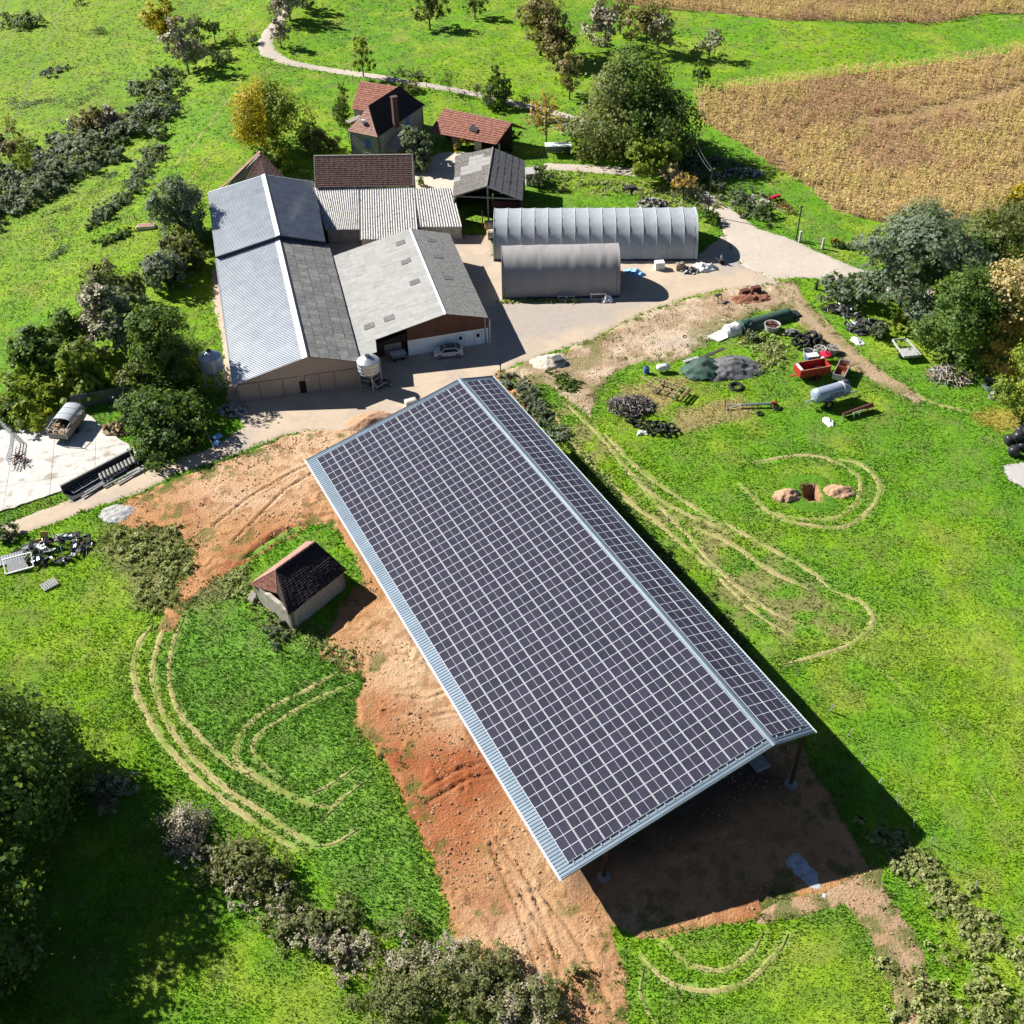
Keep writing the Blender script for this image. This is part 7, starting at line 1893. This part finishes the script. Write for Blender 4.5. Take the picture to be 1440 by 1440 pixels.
def tree(name, label, px, py, top, wpx, sp, n=1600, size=None, kind='round', group=None, trunk=.16, base=.30, sp2=None, mix=0, twigs=2, bark='bark', seed=0, H=None, leafy=1.0, dx=0, cat=None, aspect=1.0, shell=.5):
    a = at(px, py); z0 = ground_z(a); dist = (a - Vector((0, 0, CAM_H))).length
    W = wpx * dist / F_PX
    W0 = W; W = W * (1.2 if kind != 'tall' else 1.05)
    phi = math.atan2(CAM_H, math.hypot(a.x, a.y)); cp, sp_ = math.cos(phi), math.sin(phi)
    if H is None:
        happ = max(1.0, height(px, py, top))
        if kind == 'bush':
            S = (py - top) * dist / F_PX; f_ = W0 / 2 * sp_
            H = math.sqrt(max((S - f_) ** 2 - f_ ** 2, (.45 * W0 * cp) ** 2)) / cp if S > f_ else .45 * W0
            H = max(H, .38 * W0)
            a = at(px, py - f_ * F_PX / dist * .9); z0 = ground_z(a)
        else:
            lo_, hi_ = .5, happ
            for _ in range(30):
                h_ = (lo_ + hi_) / 2; zc = h_ * (1 + base) / 2; av = h_ * (1 - base) / 2
                if zc * cp + math.sqrt((av * cp) ** 2 + (W0 / 2 * sp_) ** 2) > happ * cp: hi_ = h_
                else: lo_ = h_
            H = max(h_, .5 * W0) * 1.03
    rg = np.random.default_rng(int(px * 7 + py * 13 + seed) % 99991)
    t_ = thing(name, label, cat or ('tree' if 'tree' in name or name in ('pine', 'poplar', 'oak_tree') else 'shrub'), (a.x, a.y, z0), rg.uniform(0, .5), group)
    size = (size * .98) if size else max(.22, min(.5, W * .05)); n = int(n * 2.0)
    lobes = []
    if kind == 'round':
        nl = 7 + int(W / 3)
        for k in range(nl):
            th = rg.uniform(0, 2 * np.pi); zz = rg.uniform(0, 1); rr = W * .5 * rg.uniform(.25, .68) * (1 - .35 * zz)
            lr = W * rg.uniform(.17, .28)
            lobes.append(((math.cos(th) * rr, math.sin(th) * rr, H * base + (H * (1 - base) - lr * .6) * (.12 + .84 * zz) - lr * .25), (lr, lr, lr * .85)))
        lobes.append(((0, 0, H - W * .2), (W * .24, W * .24, W * .2)))
    elif kind == 'tall':
        nl = 9
        for k in range(nl):
            zz = k / (nl - 1); lr = W * .5 * (1 - .65 * zz ** 1.5) * rg.uniform(.65, .95); th = rg.uniform(0, 6.28)
            lobes.append(((math.cos(th) * W * .12, math.sin(th) * W * .12, H * (base + (1 - base) * .95 * zz) ), (lr, lr, H * .13)))
    elif kind == 'bush':
        nl = 6 + int(W / 1.6)
        for k in range(nl):
            th = rg.uniform(0, 2 * np.pi); rr = W * .5 * rg.uniform(.05, .78); lr = W * rg.uniform(.14, .26)
            hz = H * (1 - .55 * (rr / (W * .5)) ** 2)
            lobes.append(((math.cos(th) * rr, math.sin(th) * rr, max(lr * .3, hz * rg.uniform(.35, .9) - lr * .3)), (lr, lr, lr * .8)))
    elif kind == 'pine':
        nl = 22
        for k in range(nl):
            zz = rg.uniform(0, 1); th = rg.uniform(0, 6.28); R_ = W * .5 * (1 - .45 * zz); rr = R_ * rg.uniform(.2, .85); lr = W * rg.uniform(.10, .17)
            lobes.append(((math.cos(th) * rr, math.sin(th) * rr, H * (.3 + .66 * zz)), (lr * 1.35, lr * 1.35, lr * .5)))
    vol = np.array([l[1][0] ** 2 for l in lobes]); vol /= vol.sum()
    Ps, Ns, Ts = [], [], []
    for (c, r), w_ in zip(lobes, vol):
        q = blob_leaves(rg, c, r, max(20, int(n * w_)), size, shell); Ps.append(q[0]); Ns.append(q[1]); Ts.append(q[2])
    P, N_, Tt = np.concatenate(Ps), np.concatenate(Ns), np.concatenate(Ts)
    k = P[:, 2] > .05; P, N_, Tt = P[k], N_[k], Tt[k]
    if sp2:
        side = (P[:, 0] < -W * .05 + mix) if mix != 'top' else (P[:, 2] < H * .55)
        side = side ^ (rg.uniform(0, 1, len(P)) < .12)
        link('crown', leaf_mesh('crown', P[side], N_[side], Tt[side], size, rg, SP[sp2], aspect), t_)
        link('crown', leaf_mesh('crown', P[~side], N_[~side], Tt[~side], size, rg, SP[sp], aspect), t_)
    else:
        link('crown', leaf_mesh('crown', P, N_, Tt, size, rg, SP[sp], aspect), t_)
    mb = limb_mesh(rg, H, base, lobes, trunk * max(.6, W / 7), twigs=twigs, tw_r=.022 if W > 3 else .012)
    mb.build('trunk' if kind in ('round', 'tall', 'pine') else 'stem', [M[bark]], t_)
    return t_

# --- far left and top
tree('autumn_tree', 'tall bright yellow tree at the top left of the pasture', 238, 72, -4, 46, 'yellow', 1500, group=None)
tree('bare_tree', 'grey thinly leaved tree before the bright yellow tree', 266, 104, 24, 54, 'dry', 1100, bark='bark_grey', twigs=9)
tree('green_tree', 'olive green tree right behind the grey thin tree', 284, 66, 18, 34, 'olive', 900)
tree('green_tree', 'small round green tree right of the yellow and grey trees', 303, 60, 28, 27, 'green', 800)
tree('autumn_shrub', 'small yellow shrub beside the bend of the far lane', 331, 64, 42, 20, 'fresh', 450, kind='bush')
tree('dark_shrub', 'dark round shrub at the bend of the far lane', 354, 64, 47, 20, 'bramble', 450, kind='bush')
tree('dark_shrub', 'dark low shrub in the shade under the grey thin tree', 314, 92, 76, 34, 'bramble', 500, kind='bush')
tree('bare_tree', 'big dark grey tree where the far lane leaves the photo', 408, 30, -28, 58, 'dry', 1500, bark='bark_grey', twigs=8)
tree('bare_tree', 'grey brushy tree inside the bend of the far lane', 396, 66, 22, 30, 'dry', 900, bark='bark_grey', twigs=8)
tree('dark_tree', 'dark green tree behind the far lane at the top edge', 432, 14, -32, 40, 'bramble', 900)
tree('dark_shrub', 'dark round shrub at the top edge of the left pasture', 114, 7, -6, 18, 'bramble', 300, kind='bush')
tree('dark_shrub', 'dark hedge shrub at the left edge, nearer the border', 12, 40, 20, 26, 'bramble', 500, kind='bush')
tree('dark_shrub', 'long low dark shrub on the fence line of the left pasture', 46, 42, 32, 38, 'bramble', 600, kind='bush')
tree('dark_shrub', 'small dark shrub on the fence line right of the long one', 140, 50, 40, 18, 'bramble', 250, kind='bush')
tree('sapling', 'slender pale green roadside tree behind the stone house', 511, 108, 49, 37, 'fresh', 800, cat='tree')
tree('meadow_tree', 'leaning tree in the upper meadow left of the small one', 605, 42, -14, 46, 'olive', 900, group=None)
tree('meadow_tree', 'small tree at the top edge of the upper meadow', 668, 26, -16, 36, 'olive', 600)
tree('autumn_tree', 'wide brownish tree at the top of the meadow, left one of the pair', 760, 78, -12, 78, 'brown', 2400, twigs=5)
tree('autumn_tree', 'brownish tree before the wide one at the top of the meadow', 778, 90, 22, 62, 'brown', 1600, twigs=5)
tree('bare_tree', 'grey bare tree above the big oak, left one', 851, 66, -6, 60, 'dry', 1000, bark='bark_grey', twigs=12)
tree('autumn_tree', 'olive brown tree above the big oak, right one', 908, 72, -12, 60, 'brown', 1200, twigs=6)
tree('bare_tree', 'bare grey tree right above the big oak', 925, 78, 14, 44, 'dry', 500, bark='bark_grey', twigs=14)
tree('autumn_tree', 'brown tree behind the bare trees at the top', 872, 48, -25, 40, 'brown', 800)
tree('autumn_tree', 'small brownish tree left of the big oak', 801, 140, 74, 46, 'brown', 1000, twigs=5)
tree('oak_tree', 'huge dark green oak above the two tunnels', 893, 214, 62, 150, 'green', 20000, size=.46, base=.06, trunk=.10, shell=.35, sp2='olive', mix=-3.0)
tree('autumn_tree', 'thin orange leaved tree left of the big oak', 768, 211, 126, 46, 'orange', 420, twigs=8, base=.35)
tree('round_tree', 'small round dark tree at the corner of the maize', 982, 124, 86, 30, 'deep', 700)
tree('bare_tree', 'small bare tree in the meadow above the maize', 997, 84, 38, 40, 'dry', 350, bark='bark_grey', twigs=8)
tree('dark_tree', 'pointed dark green tree beside the lane', 702, 148, 93, 42, 'deep', 1800, kind='tall', base=.1)
tree('sapling', 'yellowish sapling left of the pointed dark tree', 690, 142, 112, 20, 'fresh', 260, cat='tree')
tree('sapling', 'yellow sapling on the lane above the tiled shed', 632, 130, 98, 18, 'fresh', 160, cat='tree', twigs=5)
tree('sapling', 'thin grey sapling on the lane right of the yellow sapling', 671, 140, 114, 22, 'olive', 160, cat='tree', twigs=5)
tree('sapling', 'small sapling right of the pointed dark tree', 738, 152, 126, 22, 'olive', 200, cat='tree', twigs=5)
tree('shrub', 'grey shrub below the lane behind the chimney', 575, 132, 112, 34, 'olive', 500, kind='bush')
tree('dark_shrub', 'dark hedge shrub behind the stone house, left one', 559, 109, 98, 22, 'bramble', 260, kind='bush'); tree('dark_shrub', 'dark hedge shrub behind the stone house, right one', 584, 114, 102, 26, 'bramble', 300, kind='bush')
tree('dark_tree', 'narrow dark tree left of the stone house', 485, 172, 118, 34, 'deep', 1500, kind='tall', base=.1)
tree('olive_tree', 'bushy grey green tree before the stone house', 583, 245, 184, 52, 'grey', 3000, kind='bush')
tree('autumn_shrub', 'bright yellow shrub before the red tiled shed', 649, 215, 192, 23, 'yellow', 500, kind='bush')
tree('ivy', 'dark ivy mass covering the right end of the tiled shed', 716, 208, 172, 26, 'deep', 1100, kind='bush', cat='ivy')
tree('sapling', 'tiny dark conifer in the house court', 592, 262, 248, 14, 'deep', 160, cat='tree', kind='tall')
tree('autumn_tree', 'large tree left of the tiled barn, golden on its left side', 385, 218, 106, 112, 'fresh', 9000, size=.36, sp2='yellow', mix=1.0, twigs=8)
tree('green_tree', 'yellow green tree at the corner of the metal barn', 388, 244, 196, 50, 'fresh', 1500, base=.1)
tree('olive_tree', 'loose greyish tree right of the large golden tree', 445, 210, 168, 54, 'olive', 900, twigs=6)
tree('shrub', 'shrub behind the tiled barn roof', 470, 218, 192, 36, 'olive', 500, kind='bush')
tree('willow_tree', 'dense round dark willow left of the metal barn', 256, 330, 246, 76, 'bluish', 5500, size=.38, base=.08, sp2=None)
tree('green_tree', 'lighter green tree below the round willow', 262, 378, 318, 62, 'olive', 2800, base=.12)
tree('green_tree', 'grey green tree below the lighter tree beside the barn', 238, 402, 348, 62, 'grey', 2200, base=.1)
tree('green_tree', 'broad green tree at the upper end of the left tree group', 168, 440, 362, 84, 'olive', 3600, base=.1)
tree('bare_tree', 'grey thinly leaved tree in the middle of the left tree group', 172, 492, 398, 84, 'grey', 3000, bark='bark_grey', twigs=10, sp2='dry', mix=0)
tree('green_tree', 'loose light green tree at the left end of the tree group', 68, 530, 452, 80, 'green', 2600, base=.15)
tree('green_tree', 'green tree behind the loose light one in the left group', 108, 500, 432, 62, 'green', 2200, base=.1)
tree('green_tree', 'yellow green bushy tree at the front of the left group', 128, 548, 474, 74, 'fresh', 3200, base=.08)
tree('green_tree', 'tall dark green tree beside the barn corner silo', 236, 545, 428, 100, 'green', 8500, size=.36, base=.08)
tree('olive_tree', 'dull olive tree before the tall dark green tree', 204, 560, 500, 50, 'olive', 1800, base=.08)
tree('walnut_tree', 'broad dark dome shaped tree by the concrete yard', 248, 642, 550, 126, 'deep', 9000, size=.36, kind='bush', cat='tree')
tree('shrub', 'green weeds shrub behind the cattle trailer', 130, 578, 560, 50, 'olive', 700, kind='bush')
tree('shrub', 'green bushes at the upper left edge of the concrete yard', 60, 594, 568, 90, 'fresh', 1400, kind='bush'); tree('shrub', 'low green bush left of the concrete yard', 20, 604, 582, 60, 'green', 900, kind='bush')
tree('dark_shrub', 'dark shrub at the left border beside the scrap heap', 8, 765, 738, 40, 'bramble', 900, kind='bush')
# upper left hillside
tree('poplar', 'narrow light green conifer in the bramble valley', 44, 250, 172, 30, 'fresh', 1600, kind='tall', base=.05, cat='tree')
tree('autumn_tree', 'small yellow tree behind the narrow conifer', 20, 195, 160, 16, 'yellow', 260)
tree('shrub', 'rusty brown shrub at the left edge of the valley', 14, 232, 190, 40, 'brown', 1100, kind='bush'); tree('shrub', 'brown dry shrub at the left edge below the rusty one', 4, 262, 222, 34, 'dry', 700, kind='bush')
tree('shrub', 'big reddish grey shrub at the top of the bramble valley', 150, 188, 142, 58, 'dry', 2200, kind='bush', sp2='brown', mix=0); tree('dark_shrub', 'dark shrub at the upper end of the bramble valley', 232, 120, 108, 40, 'bramble', 900, kind='bush'); tree('dark_shrub', 'dark shrub left of the upper end of the valley', 205, 142, 118, 44, 'bramble', 1100, kind='bush')
def band(name, label, pts, wm, hm, sp, n, seed, size=.4, cat='brambles'):
    """continuous low thicket along a line"""
    rg = np.random.default_rng(seed); P0 = [at(*p) for p in pts]; Ps, Ns, Ts = [], [], []
    L = sum((b - a).length for a, b in zip(P0[:-1], P0[1:])); m = int(L / (wm * .33)) * 7; n = int(n * 2.0); size = size * .85; hm = hm * 1.1
    for k in range(m):
        s = rg.uniform(0, len(P0) - 1 - 1e-6); i = int(s); p = P0[i].lerp(P0[i + 1], s - i); w_ = wm * rg.uniform(.10, .22)
        x, y = p.x + rg.normal() * wm * .22, p.y + rg.normal() * wm * .22
        h_ = hm * rg.uniform(.4, 1.0)
        q = blob_leaves(rg, (x, y, float(terrain(x, y)) + h_ * .35), (w_ * 1.3, w_ * 1.3, h_ * .6), int(n / m), size, .3); Ps.append(q[0]); Ns.append(q[1]); Ts.append(q[2])
    P, N_, Tt = np.concatenate(Ps), np.concatenate(Ns), np.concatenate(Ts)
    N_[:, 2] += .5; N_ /= np.linalg.norm(N_, axis=1)[:, None]
    o = link(name, leaf_mesh(name, P, N_, Tt, size, rg, SP[sp])); o['kind'] = 'stuff'; o['label'] = label; o['category'] = cat
band('bramble_thicket', 'long dark bramble thicket down the left valley', [(235, 128), (215, 160), (180, 178), (150, 205), (110, 232), (75, 258), (40, 280), (0, 305), (-60, 330)], 13, 3.0, 'bramble', 22000, 1, .62)
band('bramble_thicket', 'greyer scrub behind the dark thicket at the left', [(120, 195), (85, 212), (40, 240), (10, 270), (-50, 290)], 14, 2.2, 'grey', 10000, 2, .55)
band('bramble_thicket', 'curved bramble strip across the slope above the willow', [(222, 208), (208, 232), (195, 256), (172, 285), (150, 300), (130, 318)], 5.0, 1.8, 'bramble', 6500, 3, .42)
band('bramble_thicket', 'low green mound strip below the curved brambles', [(180, 328), (160, 336), (140, 344)], 3.0, 1.0, 'green', 1500, 4, .35)
band('bramble_thicket', 'grey bushy patch on the far left pasture', [(62, 108), (76, 100), (92, 98)], 5, .9, 'grey', 900, 5, .4)
band('bramble_thicket', 'small scattered bushes on the far left pasture', [(10, 138), (35, 150), (65, 140), (110, 150), (150, 108)], 5, .7, 'bramble', 900, 6, .35)
band('bramble_thicket', 'tufts of darker growth on the slope under the strip', [(145, 250), (160, 246), (100, 292), (65, 302), (90, 350), (75, 362)], 3, .7, 'bramble', 800, 7, .3)
band('roadside_scrub', 'greyish scrub on the bank above the farm road', [(955, 222), (985, 240), (1010, 262), (1040, 285), (1070, 305)], 7, 1.5, 'bramble', 5200, 8, .34)
band('roadside_scrub', 'dry grey growth beside the pale line pole', [(968, 208), (975, 222), (1000, 232), (1030, 232)], 6, 1.2, 'grey', 2000, 9, .34)
band('roadside_scrub', 'rough growth behind the longer tunnel', [(770, 250), (830, 262), (880, 260), (940, 282), (985, 292)], 9, .6, 'weed', 3500, 10, .3)
band('roadside_scrub', 'thorny growth at the foot of the big oak', [(760, 165), (790, 178), (830, 195), (870, 208), (920, 212)], 5, 1.8, 'dry', 2600, 11, .34)
band('bramble_strip', 'grey green bramble strip along the pale fence posts', [(1225, 1165), (1255, 1190), (1290, 1220), (1330, 1260), (1370, 1295), (1410, 1330), (1460, 1380)], 3.8, .4, 'weed', 18000, 12, .18)
band('hangar_scrub', 'grey green scrub hiding under the far hangar corner', [(712, 530), (735, 552), (760, 585), (790, 620)], 4.2, 1.1, 'grey', 6200, 13, .24)
band('hangar_scrub', 'dark weeds along the right eave of the hangar', [(790, 620), (860, 700), (930, 780), (1000, 862), (1060, 935)], 2.2, .8, 'green', 4200, 14, .24)
band('hedge', 'olive brown hedge across the lower meadow, left half', [(300, 1210), (340, 1235), (400, 1275), (450, 1300), (490, 1335)], 4.8, 2.0, 'olive', 9000, 15, .2, 'hedge')
band('hedge', 'leafless grey hedge stretch in the middle of the lower hedge', [(250, 1175), (280, 1200), (400, 1290), (450, 1320), (500, 1350)], 3.6, 1.8, 'dry', 7000, 16, .16, 'hedge')
band('hedge', 'denser green grey hedge at the bottom edge of the photo', [(500, 1370), (560, 1385), (620, 1375), (680, 1400), (740, 1425), (790, 1450)], 8.0, 2.4, 'olive', 14000, 17, .2, 'hedge')
band('hedge', 'grey twiggy growth mixed into the bottom hedge', [(520, 1340), (580, 1350), (640, 1365), (700, 1400), (760, 1445)], 6.0, 1.9, 'dry', 8000, 18, .16, 'hedge')
band('weed_patch', 'coarse olive weeds beside the orange earth at left', [(175, 755), (210, 770), (250, 775), (230, 810), (200, 830)], 6.5, .6, 'weed', 7000, 19, .24, 'weeds')
band('weed_patch', 'dull weeds around the ruined shed', [(345, 800), (330, 830), (380, 870), (440, 895), (500, 935)], 3.0, .5, 'weed', 3000, 20, .22, 'weeds')
band('weed_patch', 'grey bramble clump below the ruined shed', [(380, 880), (400, 905)], 3, .9, 'bramble', 1600, 21, .22, 'weeds')
band('weed_patch', 'dry weeds at the bottom right corner', [(1300, 1400), (1340, 1420), (1390, 1400), (1440, 1430)], 7, .4, 'weed', 4200, 22, .24, 'weeds')
band('weed_patch', 'green weeds on the fill heap near the hangar', [(775, 520), (795, 535), (805, 545)], 3.2, .7, 'green', 1500, 23, .26, 'weeds')
band('weed_patch', 'grey weeds around the scrap and tubs in the meadow', [(1040, 480), (1075, 480), (1090, 500), (1070, 520), (1100, 470)], 5, .6, 'weed', 2600, 24, .26, 'weeds')
band('weed_patch', 'green weeds along the shorter tunnel and yard edge', [(700, 425), (760, 424), (815, 424)], 1.2, .6, 'fresh', 700, 25, .22, 'weeds')
# right-hand belt
tree('shrub', 'light green bushy shrub beside the farm road', 917, 262, 190, 58, 'fresh', 2800, kind='bush'); tree('shrub', 'shrub with pale leaves right of the light green one', 940, 266, 222, 32, 'cream', 500, kind='bush', twigs=6)
tree('autumn_tree', 'small orange tree between shrub and line pole', 960, 278, 240, 34, 'orange', 500, twigs=4); tree('shrub', 'dark shrub under the small orange tree', 968, 282, 262, 40, 'bramble', 700, kind='bush'); tree('dark_shrub', 'dark round shrub left of the light green shrub', 876, 236, 214, 24, 'deep', 600, kind='bush')
tree('shrub', 'grey green shrub at the foot of the pale line pole', 973, 222, 200, 32, 'grey', 800, kind='bush'); tree('shrub', 'low dark shrub at the end of the longer tunnel', 1000, 318, 296, 36, 'deep', 800, kind='bush'); tree('shrub', 'dark green shrub on the road bank above the tunnel', 1075, 310, 284, 34, 'deep', 900, kind='bush')
tree('autumn_shrub', 'small yellow shrub by the right gatepost', 1174, 350, 330, 14, 'yellow', 240, kind='bush'); tree('shrub', 'grey shrub right of the small yellow shrub', 1196, 356, 338, 30, 'bramble', 500, kind='bush')
tree('shrub', 'loose shrub at the right end of the open barn', 760, 268, 232, 34, 'bramble', 900, kind='bush')
tree('willow_tree', 'grey green willow behind the big pine', 1290, 352, 272, 110, 'grey', 5000, size=.34, base=.05, twigs=5)
tree('autumn_tree', 'olive tree with a yellow top at the upper right edge', 1395, 372, 270, 110, 'olive', 5200, size=.36, base=.05)
tree('autumn_tree', 'bright yellow tree at the right border beside the maize', 1436, 300, 255, 50, 'yellow', 1200)
tree('cypress_tree', 'compact very dark evergreen between the big trees', 1358, 402, 308, 72, 'deep', 4200, kind='bush', cat='tree', H=9.0)
tree('pine', 'big blue green pine beside the dirt track', 1262, 440, 302, 172, 'bluish', 13000, size=.34, kind='pine', trunk=.09, twigs=3, cat='tree', aspect=1.5)
tree('pine', 'lower loose pine boughs left of the big pine', 1200, 428, 378, 76, 'bluish', 2600, size=.32, kind='pine', trunk=.06, cat='tree', aspect=1.5)
tree('shrub', 'yellow green bush under the right side of the pine', 1290, 475, 430, 60, 'fresh', 1800, kind='bush')
tree('green_tree', 'large dense green tree in front of the tree belt', 1335, 505, 375, 108, 'green', 10000, size=.34, base=.06, trunk=.1)
tree('autumn_tree', 'pale cream and gold tree at the right of the belt', 1402, 520, 368, 104, 'cream', 6500, size=.34, base=.1, trunk=.1, twigs=4, sp2='orange', mix='top')
tree('green_tree', 'yellow green tree at the right border below the pale tree', 1442, 580, 450, 96, 'fresh', 6500, size=.32, base=.05)
tree('shrub', 'grey low shrub left of the flat grey trailer', 1232, 482, 464, 40, 'bramble', 900, kind='bush'); tree('shrub', 'olive shrub right behind the flat grey trailer', 1300, 490, 465, 40, 'olive', 900, kind='bush')
tree('shrub', 'grey shrub beside the hangar fence', 1062, 484, 462, 24, 'bramble', 400, kind='bush')
# left bottom: tall trees whose shade lies over the meadow
tree('oak_tree', 'big dark oak at the left edge whose shade covers the meadow', -8, 1170, 900, 250, 'green', 24000, size=.36, base=.1, trunk=.09, H=17)
tree('oak_tree', 'second dark tree at the lower left corner of the photo', -70, 1400, 1150, 260, 'deep', 18000, size=.38, base=.1, trunk=.09, H=17)
tree('oak_tree', 'third tree below the lower left corner', -30, 1640, 1400, 240, 'deep', 6000, size=.36, base=.1, trunk=.09, H=15)
tree('shrub', 'pale green shrub in the oak shade', 98, 1128, 1085, 60, 'olive', 1500, kind='bush', size=.2); tree('shrub', 'grey leafless shrub in the oak shade', 165, 1140, 1100, 70, 'dry', 1400, kind='bush', size=.16, twigs=10)
tree('shrub', 'grey bare shrub at the upper end of the lower hedge', 262, 1205, 1150, 90, 'dry', 2200, kind='bush', size=.16, twigs=12, bark='twig')
tree('shrub', 'rounded olive shrub below the wheel tracks', 352, 1262, 1200, 92, 'olive', 4200, kind='bush', size=.2)
tree('shrub', 'pale dry shrub at the lower left border', 10, 1370, 1320, 60, 'cream', 900, kind='bush', size=.18)
